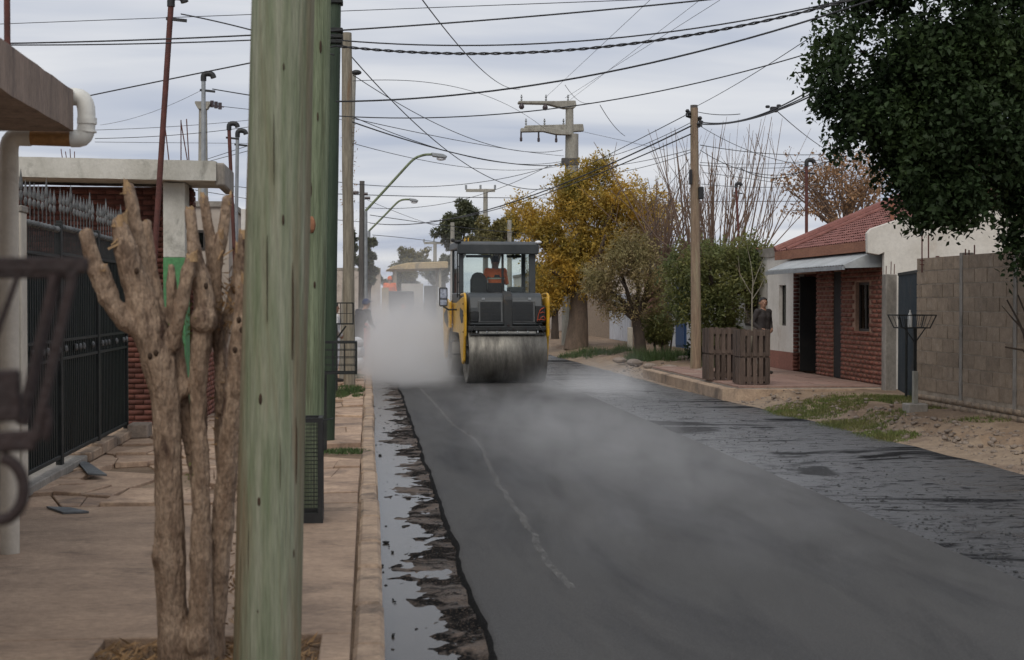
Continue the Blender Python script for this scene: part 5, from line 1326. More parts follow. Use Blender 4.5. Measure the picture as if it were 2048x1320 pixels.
# ================================================================== RIGHT SIDE: brick house
HX = 9.35
bh = empty('tiled_house', (HX, 25.6, TZ), 0, 'brick fronted house with red tiled roof and white sheet awning', 'house'); ho = Vector(bh.location)
def hb(name, x0, x1, y0, y1, z0, z1, material, parent=None, bevel=0.0):   # absolute coordinates -> child box
    m_ = MB(); m_.box(x0 - ho.x, x1 - ho.x, y0 - ho.y, y1 - ho.y, z0 - ho.z, z1 - ho.z); return m_.build(name, material, parent or bh, bevel=bevel)
EZ = 2.78                                                # eaves
hb('wall', HX + .03, HX + .25, 25.72, 26.5, TZ, EZ, 'brick_mortar'); hb('wall', HX + .03, HX + .25, 26.5, 27.28, TZ, 1.18, 'brick_mortar'); hb('wall', HX + .03, HX + .25, 26.5, 27.28, 2.12, EZ, 'brick_mortar')
hb('wall', HX + .03, HX + .25, 27.28, 28.1, TZ, EZ, 'brick_mortar'); hb('wall', HX + .03, HX + .25, 28.6, 29.7, TZ, EZ, 'brick_mortar')
hb('lintel', HX + .03, HX + .25, 28.1, 28.6, 2.35, EZ, 'brick_mortar'); hb('lintel', HX + .03, HX + .25, 29.7, 31.3, 2.35, EZ, 'brick_mortar')
brick_rows('bricks', bh, 'brick', (.03, .12, 0), (0, 1, 0), 28.1 - 25.72, 0, EZ - TZ, holes=[(26.5 - 25.72, 27.28 - 25.72, 1.18 - TZ, 2.12 - TZ)], bl=.25, bh=.088, jt=.026, jv=.007, nrm=(-1, 0, 0), depth=.022)
brick_rows('bricks', bh, 'brick', (.03, 3.0, 0), (0, 1, 0), 1.1, 0, EZ - TZ, bl=.25, bh=.088, jt=.026, jv=.007, nrm=(-1, 0, 0), depth=.022)
# window with frame and pane
wnd = hb('window', HX + .10, HX + .14, 26.5, 27.28, 1.18, 1.23, 'frame_dark')
hb('frame', HX + .10, HX + .14, 26.5, 27.28, 2.07, 2.12, 'frame_dark', wnd); hb('frame', HX + .10, HX + .14, 26.5, 26.55, 1.23, 2.07, 'frame_dark', wnd); hb('frame', HX + .10, HX + .14, 27.23, 27.28, 1.23, 2.07, 'frame_dark', wnd)
hb('frame', HX + .10, HX + .14, 26.87, 26.91, 1.23, 2.07, 'frame_dark', wnd); hb('pane', HX + .118, HX + .124, 26.55, 27.23, 1.23, 2.07, 'glass_dark', wnd)
hb('room', HX + .6, HX + .65, 25.8, 28, .8, 2.4, 'unlit_interior', wnd)
hb('sill', HX - .03, HX + .12, 26.46, 27.32, 1.14, 1.178, 'brick', wnd)
# slot passage and entrance recess; near-black panels put their shade into colour
hb('slot_dark_panel', HX + .035, HX + .08, 28.1, 28.6, TZ, 2.35, 'unlit_interior'); hb('side_door', HX + .14, HX + 1.2, 31.26, 31.275, TZ, 2.3, 'unlit_interior'); hb('recess_back', HX + 1.3, HX + 1.4, 29.5, 31.5, TZ, 2.6, 'dark_brick_mortar')
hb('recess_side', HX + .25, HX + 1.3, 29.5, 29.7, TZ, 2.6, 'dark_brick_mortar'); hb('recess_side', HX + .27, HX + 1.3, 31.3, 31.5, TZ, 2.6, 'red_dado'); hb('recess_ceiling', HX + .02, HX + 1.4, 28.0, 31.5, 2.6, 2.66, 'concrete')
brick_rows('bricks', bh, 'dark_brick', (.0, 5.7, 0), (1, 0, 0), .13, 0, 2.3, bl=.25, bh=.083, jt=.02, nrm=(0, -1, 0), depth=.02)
dr = hb('door', HX + 1.22, HX + 1.295, 29.95, 30.85, TZ, 2.25, 'door_wood'); hb('handle', HX + 1.17, HX + 1.21, 30.05, 30.09, 1.15, 1.3, 'galvanised', dr)
# white part with narrow window
hb('white_wall', HX, HX + .25, 31.32, 31.87, .62, EZ, 'white_plaster'); hb('white_wall', HX, HX + .25, 32.43, 33.4, .62, EZ, 'white_plaster')
hb('white_wall', HX, HX + .25, 31.87, 32.43, .62, 1.2, 'white_plaster'); hb('white_wall', HX, HX + .25, 31.87, 32.43, 2.12, EZ, 'white_plaster'); hb('dado', HX - .012, HX + .25, 31.31, 33.4, TZ, .618, 'red_dado')
w2 = hb('window', HX + .08, HX + .11, 31.87, 32.43, 1.2, 1.24, 'frame_dark'); hb('frame', HX + .08, HX + .11, 31.87, 31.91, 1.24, 2.12, 'frame_dark', w2); hb('frame', HX + .08, HX + .11, 32.39, 32.43, 1.24, 2.12, 'frame_dark', w2)
hb('pane', HX + .09, HX + .096, 31.91, 32.39, 1.24, 2.1, 'glass_dark', w2); hb('curtain', HX + .2, HX + .22, 31.87, 32.43, 1.55, 2.12, 'curtain', w2); hb('room', HX + .4, HX + .45, 31.6, 32.6, 1.1, 2.2, 'unlit_interior', w2)
# awning
m_ = MB(); a0, a1 = 25.75, 30.9
NA = 60; vs_ = []; fs_ = []
for k in range(NA + 1):
    y = a0 + (a1 - a0) * k / NA; j = .014 * (k % 2)
    vs_ += [(HX + .02, y, 2.74 + j), (HX - .72, y, 2.42 + j), (HX - .72, y, 2.405 + j), (HX + .02, y, 2.725 + j)]
for k in range(NA):
    for c in range(4): fs_.append((k * 4 + c, k * 4 + (c + 1) % 4, (k + 1) * 4 + (c + 1) % 4, (k + 1) * 4 + c))
fs_ += [(0, 1, 2, 3), tuple(NA * 4 + c for c in (3, 2, 1, 0))]
m_.add([Vector(v) - ho for v in vs_], fs_); aw = m_.build('awning', 'awning', bh)
hb('front_rail', HX - .75, HX - .70, a0, a1, 2.33, 2.402, 'galvanised', aw)
m_ = MB(); m_.prism([(HX - .72 - ho.x, 2.405 - ho.z), (HX + .02 - ho.x, 2.725 - ho.z), (HX + .02 - ho.x, 2.38 - ho.z), (HX - .7 - ho.x, 2.36 - ho.z)], a0 - .02 - ho.y, a0 - .002 - ho.y, 'y'); m_.build('end_cheek', 'awning', aw)
# tiled roof: real pan tiles in rows
RX0, RX1, RZ0, RZ1 = HX - .27, HX + 4.0, EZ + .06, EZ + 1.85
ry0, ry1 = 25.6, 31.75
V = []; Fq = []
rows = 24; slope = Vector((RX1 - RX0, 0, RZ1 - RZ0)); ln = slope.length; sv = slope / ln; nv = Vector((-sv.z, 0, sv.x)); nY = 46
tw = (ry1 - ry0) / nY; seg = 5
for r in range(rows):
    for c in range(nY):
        k0_ = len(V); jz = random.uniform(-.006, .006)
        for e_ in (0, 1):
            d = (r + e_ * 1.12) * ln / rows; lift = .022 if e_ == 0 else .0
            for s_ in range(seg + 1):
                a = s_ / seg; y = ry0 + (c + a) * tw; h = .03 * math.sin(PI * a) + lift + jz
                p = Vector((RX0, y, RZ0)) + sv * d + nv * h; V.append(tuple(p - ho))
        for s_ in range(seg): Fq.append((k0_ + s_, k0_ + s_ + 1, k0_ + seg + 2 + s_, k0_ + seg + 1 + s_))
o = fast_mesh('roof_tiles', np.array(V), np.array(Fq), 'roof_tile', bh); o['kind'] = 'stuff'
m_ = MB(); m_.add([Vector(v) - ho for v in [(RX0, ry0, RZ0 - .02), (RX1, ry0, RZ1 - .02), (RX1, ry1, RZ1 - .02), (RX0, ry1, RZ0 - .02), (RX0, ry0, RZ0 - .10), (RX1, ry0, RZ1 - .10), (RX1, ry1, RZ1 - .10), (RX0, ry1, RZ0 - .10)]], [(0, 1, 2, 3), (4, 7, 6, 5), (0, 4, 5, 1), (1, 5, 6, 2), (2, 6, 7, 3), (3, 7, 4, 0)]); m_.build('roof_deck', 'fascia', bh)
hb('fascia_board', RX0 - .03, RX0 - .002, ry0, ry1, RZ0 - .17, RZ0 + .02, 'fascia')
for (y, w) in ((ry1 - .02, .10), (ry1 - .9, .05)):
    m_ = MB(); m_.tube([Vector((RX0 - .02, y, RZ0 + .05)) - ho, Vector((RX1, y, RZ1 + .05)) - ho], w, 8); m_.build('verge_tiles', 'roof_tile', bh, smooth=True)
m_ = MB(); m_.tube([Vector((RX1, ry0, RZ1 + .05)) - ho, Vector((RX1, ry1, RZ1 + .05)) - ho], .11, 10); m_.build('ridge', 'roof_tile', bh, smooth=True)
m_ = MB()
m_.prism([(RX1 - ho.x, RZ1 - ho.z), (RX1 + 4 - ho.x, RZ0 - ho.z), (RX1 + 4 - ho.x, RZ0 - .1 - ho.z), (RX1 - ho.x, RZ1 - .1 - ho.z)], ry0 - ho.y, ry1 - ho.y, 'y'); m_.build('rear_slope', 'roof_tile', bh)
hb('soffit_wall', HX + .26, HX + 8, 33.3, 33.4, TZ, EZ, 'white_plaster'); hb('flat_roof', HX - .04, HX + 8, 31.76, 33.45, EZ + .002, EZ + .1, 'concrete')
m_ = MB(); m_.prism([(HX + .26 - ho.x, EZ - ho.z), (RX1 - ho.x, RZ1 - .1 - ho.z), (HX + 8 - ho.x, EZ - ho.z)], 31.6 - ho.y, 31.69 - ho.y, 'y'); m_.build('gable', 'white_plaster', bh)
p = at(1785, 432, 27.5); hb('vent_pipe', p.x - .03, p.x + .03, 27.5, 27.56, p.z - .4, p.z + .28, 'fascia')

# --- white gable wall of the next plot
GY = 25.5
gw = empty('white_gable_wall', (9.0, GY, .1), 0, 'whitewashed gable wall rising behind the block wall', 'wall'); go_ = Vector(gw.location)
pts = [at(1734, 466, GY), at(1742, 457, GY), at(1808, 435, GY), at(1870, 428, GY), at(2150, 402, GY), at(2150, 800, GY), at(1768, 800, GY), at(1768, 505, GY), at(1757, 510, GY), at(1735, 506, GY)]
poly = [(q.x - go_.x, max(q.z - .1, 0)) for q in pts]
m_ = MB(); m_.prism(poly, -.02, .10, 'y'); m_.build('wall', 'white_plaster', gw, bevel=.01)
# --- concrete gatepost, corrugated gate, block wall
q = at(1779, 560, 25.1)
gp2 = empty('concrete_post', (q.x, 25.1, .12), 0, 'rough concrete gatepost with rebar stubs by the brick front', 'gatepost')
m_ = MB(); m_.box(-.10, .10, -.1, .12, 0, at(0, 545, 25.1).z - .12); m_.build('shaft', 'concrete', gp2, bevel=.012)
for dx_ in (-.07, .02, .08):
    m_ = MB(); m_.tube([(dx_, 0, 1.9), (dx_ + .01, 0, at(0, 515 + random.uniform(0, 14), 25.1).z - .12)], .008, 6); m_.build('rebar', 'rust_mast', gp2)
GA, GB = Vector((q.x + .12, 24.95, .18)), Vector((8.66, 22.12, .18))
cg = empty('corrugated_gate', GA, 0, 'dark corrugated sheet gate between gatepost and block wall', 'gate')
d = GB - GA; n = 40; vs_ = []; fs_ = []; nx_ = Vector((-d.y, d.x, 0)).normalized(); hgt = 2.03
for k in range(n * 2 + 1):
    p = d * (k / (n * 2)) + nx_ * (.012 * (1 if k % 2 else -1)); vs_ += [p, p + Vector((0, 0, hgt))]
for k in range(n * 2): fs_.append((2 * k, 2 * k + 2, 2 * k + 3, 2 * k + 1))
m_ = MB(); m_.add(vs_, fs_); m_.build('sheet', 'corrugated_dark', cg, fixn=False)
m_ = MB(); m_.bar(Vector((0, 0, hgt + .02)), d + Vector((0, 0, hgt + .02)), .05, .05); m_.bar(Vector((.03, 0, 1.0)), d + Vector((.03, 0, 1.0)), .03, .04); m_.build('frame', 'iron_black', cg)
WA, WB = Vector((8.66, 22.08, .1)), Vector((8.72, 16.2, .1))
bw = empty('block_wall', WA, 0, 'unplastered concrete block wall with rebar sticking up', 'wall')
d = (WB - WA); Lw = d.length; du = d / Lw; ang = math.atan2(du.y, du.x)
bl0 = None; bwh, bwl = .19, .394
cols = [(0.0, 1.62), (1.74, 3.36), (3.48, 5.88)]
m_ = MB(); M_ = Matrix.Rotation(ang, 4, 'Z')
m_.box(0.006, Lw, -.068, .068, 0, .27 + 10 * .207 - .02, M_); m_.build('mortar_bed', 'mortar', bw)
for ci, (s0, s1) in enumerate(cols):
    for r in range(10):
        s_ = s0 + (0 if r % 2 == 0 else -.2)
        while s_ < s1 - .02:
            a, b_ = max(s_, s0), min(s_ + bwl + .008, s1)
            if b_ - a > .06:
                w = b_ - a - .012; z = .27 + r * .207
                if bl0 is None:
                    q = MB(); q.box(0, 1, -.075, .075, 0, 1); bl0 = q.build('concrete_block', 'block', bw, bevel=0); o = bl0
                else: o = share('concrete_block', bl0, bw)
                p = du * a; o.location = (p.x, p.y, z); o.rotation_euler = (random.uniform(-.004, .004), 0, ang); o.scale = (w, 1 + random.uniform(-.03, .04), bwh)
            s_ += bwl + .008
for sc_ in (1.63, 3.37):
    m_ = MB(); m_.box(sc_, sc_ + .10, -.085, .085, 0, .27 + 10 * .207 + .02, M_); m_.build('tie_column', 'concrete', bw)
brick_rows('footing_stones', bw, 'block', tuple(Vector((0, 0, -.05)) + Vector((-du.y, du.x, 0)) * -.06), tuple(du), 5.8, 0.0, .3, bl=.26, bh=.09, nrm=tuple(Vector((du.y, -du.x, 0)) * 1), depth=.03)
for (u, v0) in [(1844, 470), (1857, 470), (1931, 498), (1938, 500), (1949, 490)]:
    Yr = 21.8 if u < 1900 else 20.3; p = at(u, v0, Yr); b_ = at(u, 545, Yr); m_ = MB(); m_.tube([p - WA, b_ - WA], .011, 6); m_.build('rebar', 'rust_mast', bw)
m_ = MB(); m_.bar(at(1840, 521, 21.8) - WA, at(1872, 521, 21.8) - WA, .012); m_.bar(at(1840, 529, 21.8) - WA, at(1872, 529, 21.8) - WA, .012); m_.bar(at(1875, 512, 21.7) - WA, at(1875, 533, 21.7) - WA, .045); m_.build('stirrups', 'rust_mast', bw)
q = on_ground(2036, 832, .15)
mp_ = empty('meter_pillar', (at(2046, 700, q.y).x, q.y - .05, .12), 0, 'pinkish plastered meter pillar at the end of block wall', 'pillar')
m_ = MB(); m_.box(-.06, .22, -.35, .02, 0, 2.0); m_.build('pillar', 'pale_plaster', mp_, bevel=.01)
m_ = MB(); m_.box(-.075, -.058, -.22, -.02, 1.55, 1.82); m_.build('meter_box', 'frame_dark', mp_)

# --- rubbish basket on its concrete foot
q = on_ground(1830, 826, .13)
rb = empty('rubbish_basket', (q.x, q.y, .12), 0, 'iron tray rubbish basket on a post with concrete foot, by block wall', 'rubbish basket'); ro = Vector(rb.location)
sc_ = scale_at(q)
m_ = MB(); m_.box(-.145, .145, -.14, .14, -.03, .15); m_.build('foot', 'concrete', rb, bevel=.012)
m_ = MB(); m_.box(-.035, .035, -.035, .035, .15, .62); m_.build('concrete_stub', 'pole_concrete', rb, bevel=.006)
zb_, zt_ = at(0, 659, q.y).z - .12, at(0, 632, q.y).z - .12
m_ = MB(); m_.bar((.0, .02, .62), (.0, .02, zb_), .045); m_.build('post', 'iron_black', rb)
xo0, xo1 = at(1788, 640, q.y).x - ro.x, at(1862, 640, q.y).x - ro.x
m_ = MB(); ins = .07
T = [(xo0, -.2, zt_), (xo1, -.2, zt_), (xo1, .25, zt_), (xo0, .25, zt_)]; B = [(xo0 + ins, -.14, zb_), (xo1 - ins, -.14, zb_), (xo1 - ins, .19, zb_), (xo0 + ins, .19, zb_)]
for k in range(4): m_.bar(T[k], T[(k + 1) % 4], .016); m_.bar(B[k], B[(k + 1) % 4], .016); m_.bar(T[k], B[k], .014)
m_.build('tray_frame', 'iron_black', rb)
m_ = MB()
for k in range(1, 8):
    f_ = k / 8
    for (a, b_) in ((0, 1), (3, 2)):
        p0 = Vector(T[a]).lerp(Vector(T[b_]), f_); p1 = Vector(B[a]).lerp(Vector(B[b_]), f_); m_.bar(p0, p1, .006)
    m_.bar(Vector(B[0]).lerp(Vector(B[1]), f_), Vector(B[3]).lerp(Vector(B[2]), f_), .008)
o = m_.build('tray_bars', 'iron_black', rb); o['kind'] = 'stuff'
for s in (-1, 1):
    m_ = MB(); m_.bar((0, .02, zb_ - .22), (s * .16, .02, zb_), .014); m_.build('brace', 'iron_black', rb)
p = on_ground(1812, 800, .14); m_ = MB(); m_.tube([(0, 0, 0), (0, 0, at(0, 640, p.y).z - .14)], .022, 8); o = tag(m_.build('iron_stake', 'iron_black'), 'thin dark iron stake standing beside the tray basket', 'stake'); o.location = p
m_ = MB(); m_.lathe([(.03, 0), (.032, .02), (.032, .17), (.012, .22), (.012, .25)], 12); o = tag(m_.build('bottle', 'pvc_white', None, smooth=True), 'white plastic bottle standing in the iron tray basket', 'bottle'); o.location = (at(1820, 650, q.y).x, q.y, zb_ + .13)

# --- pallet tree guards
def guard(x0, y0, rz, label):
    t = empty('pallet_tree_guard', (x0, y0, TZ), rz, label, 'tree guard', 'pallet tree guards on the terrace')
    w, h = .53, 1.02
    for side in range(4):
        R_ = Matrix.Translation((w / 2, w / 2, 0)) @ Matrix.Rotation(side * PI / 2, 4, 'Z') @ Matrix.Translation((-w / 2, -w / 2, 0))
        for k in range(10):
            m_ = MB(); half = k // 5; k = k % 5; xx = .0 + k * .113 + (.0 if side % 2 == 0 else .002); m_.box(xx, xx + .072 + random.uniform(-.006, .006), -.02, .0, (random.uniform(0, .02) if not half else h * .5 + .015), (h * .5 - .01 if not half else h + random.uniform(-.02, .01)), R_); m_.build('plank', 'plank', t)
        for z in (.06, .5, .9):
            m_ = MB(); m_.box(.03, w - .03, .001, .055, z, z + .09, R_); m_.build('rail', 'plank', t)
    return t
guard(6.79, 26.02, .0, 'pallet tree guard nearest the viewer, with a sapling inside')
guard(6.58, 27.55, .02, 'pallet tree guard behind the nearer one')
# sapling
sg = empty('sapling', (7.02, 26.3, TZ), 0, 'slim leafless sapling growing inside the nearer pallet guard', 'sapling'); so = Vector(sg.location)
m_ = MB()
def sl_(u, v, dy=0): return at(u, v, 26.3 + dy) - so
m_.tube([Vector((0, 0, 0)), sl_(1504, 662), sl_(1504, 600), sl_(1506, 560)], [.02, .017, .014, .01], 6)
for (a, b_, c) in [((1504, 590), (1486, 560), (1472, 530)), ((1506, 560), (1502, 530), (1494, 490)), ((1505, 575), (1515, 545), (1530, 510)), ((1504, 600), (1520, 575), (1530, 552)), ((1490, 565), (1480, 550), (1476, 512))]:
    m_.tube([sl_(*a), sl_(*b_, .05), sl_(*c, .1)], [.008, .006, .003], 5)
m_.build('stem', 'pole_grey_wood', sg, smooth=True)
person((at(1526, 650, 30).x, 30.0, TZ), .55, 'man in dark jacket standing in shade beside the white wall', ['cloth_dark', 'cloth_dark', 'skin', 'shoe'], 'hips', 1.60, head_yaw=-.5)

# --- houses farther along on this side
def simple_house(name, label, x, y0, y1, z, wallm, parapet=None, openings=(), depth=7, topm='concrete'):
    t = empty(name, (x, y0, .12), 0, label, 'house')
    m_ = MB(); m_.box(0, depth, 0, y1 - y0, 0, z); m_.build('wall', wallm, t)
    m_ = MB(); m_.box(-.06, depth, -.04, y1 - y0 + .04, z + .001, z + (parapet or .12)); m_.build('parapet', topm, t)
    for (kind, a0, a1, z0, z1, mt_) in openings:
        m_ = MB(); m_.box(-.03, .05, a0 - y0, a1 - y0, z0, z1); w = m_.build(kind, 'frame_dark' if kind == 'window' else mt_, t)
        if kind == 'window':
            m_ = MB(); m_.box(-.045, -.031, a0 - y0 + .06, (a0 + a1) / 2 - y0 - .03, z0 + .06, z1 - .06); m_.box(-.045, -.031, (a0 + a1) / 2 - y0 + .03, a1 - y0 - .06, z0 + .06, z1 - .06); m_.build('pane', mt_, w)
        else:
            m_ = MB(); m_.box(-.06, -.031, a0 - y0 + .1, a1 - y0 - .1, z0 + .1, z0 + 1.0); m_.build('panel', mt_, w)
            m_ = MB(); m_.box(-.09, -.061, a0 - y0 + .12, a0 - y0 + .16, z0 + .95, z0 + 1.08); m_.build('handle', 'galvanised', w)
    return t
simple_house('plastered_house', 'white plastered house shaded by green tree next to tiled house', 9.9, 33.8, 41, 2.75, 'white_plaster', .2, [('window', 36.2, 37.4, 1.0, 2.1, 'glass_dark'), ('door', 34.4, 35.3, 0.05, 2.1, 'door_wood'), ('door', 38.6, 39.5, .05, 2.1, 'door_wood')])
simple_house('plastered_house', 'white house with blue door and window seen through bushes', 10.7, 42.5, 52.5, 2.9, 'bluish_plaster', .35, [('door', 48.2, 49.8, .03, 2.2, 'blue_paint'), ('window', 50.6, 51.6, .9, 2.2, 'blue_paint'), ('window', 45, 46.4, 1, 2.1, 'blue_paint')], topm='red_dado')
simple_house('brick_house', 'low brick house far down the right side behind trees', 11.5, 53, 60, 2.9, 'red_dado', .3, [('window', 55, 56.5, 1, 2.1, 'glass_dark')])
bw2 = empty('block_wall', (10.2, 53.5, .12), 0, 'far block wall with white sheet gate beyond the yellow tree', 'wall')
m_ = MB(); m_.box(0, .15, 0, 2.3, 0, 1.9); m_.box(0, .15, 7.3, 16, 0, 1.9); m_.build('wall', 'block', bw2)
m_ = MB(); m_.box(-.03, .03, 2.32, 7.28, .05, 1.95); m_.build('sheet_gate', 'white_metal', bw2)
m_ = MB()
for k in range(9): m_.box(-.05, -.031, 2.4 + k * .54, 2.44 + k * .54, .05, 1.95)
m_.build('gate_ribs', 'white_metal', bw2)
p = on_ground(1260, 704, .12); m_ = MB(); m_.box(-.075, .075, -.075, .075, 0, at(0, 657, p.y).z - .12); o = tag(m_.build('marker_post', 'cream_paint', None, bevel=.012), 'pale squared wooden post standing in the weeds', 'post'); o.location = p
# rubble stones by the wooden pole
for i, (u, v, s_) in enumerate([(1372, 722, .22), (1340, 738, .16), (1318, 722, .14), (1300, 735, .13), (1352, 742, .12), (1398, 748, .15), (1270, 727, .16), (1240, 722, .15)]):
    p = on_ground(u, v, .13); m_ = MB(); m_.ball((0, 0, 0), s_, 9, 6, (1.3, 1, .6))
    for k in range(len(m_.v)):
        x, y, z = m_.v[k]; f_ = 1 + .35 * fbm(x * 5 + i, y * 5, z * 5, 2, 1); m_.v[k] = (x * f_, y * f_, z * f_)
    o = m_.build('stone', 'stone', None); o.location = p + Vector((0, 0, .03)); tag(o, ['largest pale rubble stone right beside the brown pole', 'pale rubble stone farthest towards the kerb below brown pole', 'rounded rubble stone under the dark climbing shrub', 'flat rubble stone below the olive tree', 'small rubble stone left of brown pole foot', 'rubble stone touching the brown pole foot', 'rubble stone by the pale squared post', 'rubble stone farthest left, near yellow tree weeds'][i], 'stone', 'rubble stones by the wooden pole')
# thick poles on the right
b = on_ground(1392, 745, .13)
rp_ = wood_pole('wooden_pole', b, at(1388, 216, b.y), .125, .088, 'pole_brown_wood', 'brown wooden utility pole with cable boxes on the right verge')
ro = Vector(rp_.location)
for (u, v, w, h) in [(1381, 372 - 18, .06, .34), (1402, 386, .11, .28)]:
    p = at(u, v, b.y - .12) - ro; m_ = MB(); m_.cbox(p, (w, .12, h)); m_.build('cable_box', 'black_plastic', rp_, bevel=.015)
for (u, v) in [(1375, 224), (1400, 238), (1401, 248), (1378, 228), (1396, 250)]:
    p = at(u, v, b.y - .05) - ro; m_ = MB(); m_.lathe([(.03, -.06), (.055, -.05), (.03, -.02), (.055, .02), (.03, .06)], 10, tuple(p)); m_.build('insulator', 'black_plastic', rp_)
m_ = MB(); m_.bar(at(1372, 232, b.y) - ro, at(1406, 244, b.y) - ro, .04); m_.build('bracket', 'iron_black', rp_)
m_ = MB(); p = at(1388, 213, b.y) - ro; m_.cyl(p - Vector((0, 0, .04)), p + Vector((0, 0, .03)), .085, 14); m_.build('pole_cap', 'pole_dark_wood', rp_)
# concrete transformer pole
cY = 54.0
tp_ = empty('concrete_pole', (at(1146, 600, cY).x, cY, .1), 0, 'massive concrete power pole with two short crossarms above yellow tree', 'utility pole'); to = Vector(tp_.location)
def cpt(u, v): return at(u, v, cY) - to
m_ = MB(); m_.tube([Vector((-.12, 0, 0)), cpt(1144, 268)], [.32, .245], 18); m_.build('lower_shaft', 'pole_concrete', tp_, smooth=True)
m_ = MB(); m_.tube([cpt(1139, 300), cpt(1139, 205)], [.16, .145], 14); m_.build('upper_shaft', 'pole_concrete', tp_, smooth=True)
def arm(pts, y0, y1, name): 
    m_ = MB(); m_.prism([(cpt(*p).x, cpt(*p).z) for p in pts], y0, y1, 'y'); m_.build(name, 'pole_concrete', tp_, bevel=.02)
arm([(1036, 203), (1090, 203), (1110, 203), (1150, 202), (1152, 213), (1148, 217), (1128, 218), (1092, 209), (1036, 208)], -.18, .18, 'crossarm')
arm([(1050, 251), (1166, 248), (1168, 262), (1140, 264), (1100, 258), (1050, 256)], -.05, .28, 'crossarm')
arm([(1040, 258), (1100, 257), (1140, 266), (1140, 272), (1110, 271), (1085, 265), (1040, 266)], -.36, -.06, 'crossarm')
for (u, v, r) in [(1042, 214, .10), (1089, 216, .10)]:
    p = cpt(u, v); m_ = MB(); m_.lathe([(.02, .12), (r * .6, .08), (r, .02), (r, -.05), (r * .5, -.11)], 14, (p.x, p.y - .2, p.z)); m_.build('bell_insulator', 'insulator', tp_, smooth=True)
for (u, v) in [(1043, 196), (1092, 196), (1136, 196), (1052, 244), (1089, 244), (1127, 244)]:
    p = cpt(u, v); m_ = MB(); m_.lathe([(.02, -.12), (.045, -.06), (.02, -.02), (.045, .04), (.02, .08), (.03, .12)], 10, tuple(p)); m_.build('pin_insulator', 'galvanised', tp_)
for (u, v) in [(1041, 275), (1076, 276), (1111, 277)]:
    p = cpt(u, v); m_ = MB(); m_.lathe([(.03, .22), (.035, .0), (.05, -.04), (.05, -.14), (.03, -.17)], 10, (p.x, p.y - .2, p.z)); m_.build('fuse_cutout', 'insulator', tp_)
p = cpt(1143, 324); m_ = MB(); m_.lathe([(.29, -.12), (.29, .12)], 18, tuple(p)); m_.cbox((p.x - .28, p.y - .1, p.z), (.2, .3, .26)); m_.build('steel_band', 'pole_dark_wood', tp_)
# far poles
def far_pole(u, v0, Y, r, arms, label):
    t = empty('power_pole', (at(u, 600, Y).x, Y, .05), 0, label, 'utility pole'); o_ = Vector(t.location)
    m_ = MB(); m_.tube([Vector((0, 0, 0)), at(u, v0, Y) - o_], [r * 1.4, r], 10); m_.build('shaft', 'pole_concrete', t, smooth=True)
    for (u0, u1, v) in arms:
        m_ = MB(); a, b_ = at(u0, v, Y) - o_, at(u1, v, Y) - o_; m_.bar(a, b_, r * 1.3, r * 1.3); m_.build('crossarm', 'pole_concrete', t)
        for k in range(3):
            p = a.lerp(b_, k / 2); m_ = MB(); m_.cyl(p + Vector((0, 0, .05)), p + Vector((0, 0, .35)), .07, 8); m_.build('pin_insulator', 'galvanised', t)
far_pole(971, 378, 92, .14, [(932, 990, 381)], 'far concrete power pole with crossarm above the dark tree')
far_pole(905, 445, 80, .11, [], 'plain far pole beside the roller cab mirror side')
far_pole(870, 484, 130, .15, [(848, 888, 486)], 'farthest small power pole with crossarm above the paver')
far_pole(1019, 440, 85, .12, [], 'plain far pole before the dark far tree, near roller cab roof')
mast('service_mast', [(1613, 470), (1613, 330)], 34, .04, 'rust_mast', 'dark service mast rising behind the red tiled roof')
mast('service_mast', [(1480, 520), (1472, 374)], 41, .035, 'rust_mast', 'thin service mast among the bare shoots')
# far closing houses
simple_house('plastered_house', 'pinkish far house at the left of the street end', -3.5, 120, 135, 4.2, 'pale_plaster', .2, [], depth=4.5)
for (yy0, yy1, zz, wm, lab) in [(38, 47, 3.0, 'pale_plaster', 'tan plastered house on the left pavement beyond the weathered pole'), (49, 60, 3.3, 'white_plaster', 'white plastered house on the left behind the dark tree'), (62, 78, 2.9, 'red_dado', 'reddish house far along the left pavement')]:
    t = simple_house('plastered_house', lab, -3.3, yy0, yy1, zz, wm, .2, [('window', yy0 + 1.5, yy0 + 3, 1.0, 2.1, 'glass_dark'), ('door', yy0 + 4.5, yy0 + 5.4, .03, 2.1, 'door_wood')])
    t.location = (-3.3, yy1, .09); t.rotation_euler = (0, 0, PI)
for (yy0, yy1, zz, wm, lab) in [(72, 84, 3.0, 'pale_plaster', 'tan house far along the right side past the block wall'), (88, 104, 3.3, 'white_plaster', 'white house farthest along the right side')]:
    simple_house('plastered_house', lab, 10.4, yy0, yy1, zz, wm, .2, [('window', yy0 + 1.5, yy0 + 3, 1.0, 2.1, 'glass_dark'), ('door', yy0 + 4.5, yy0 + 5.4, .03, 2.1, 'door_wood')])

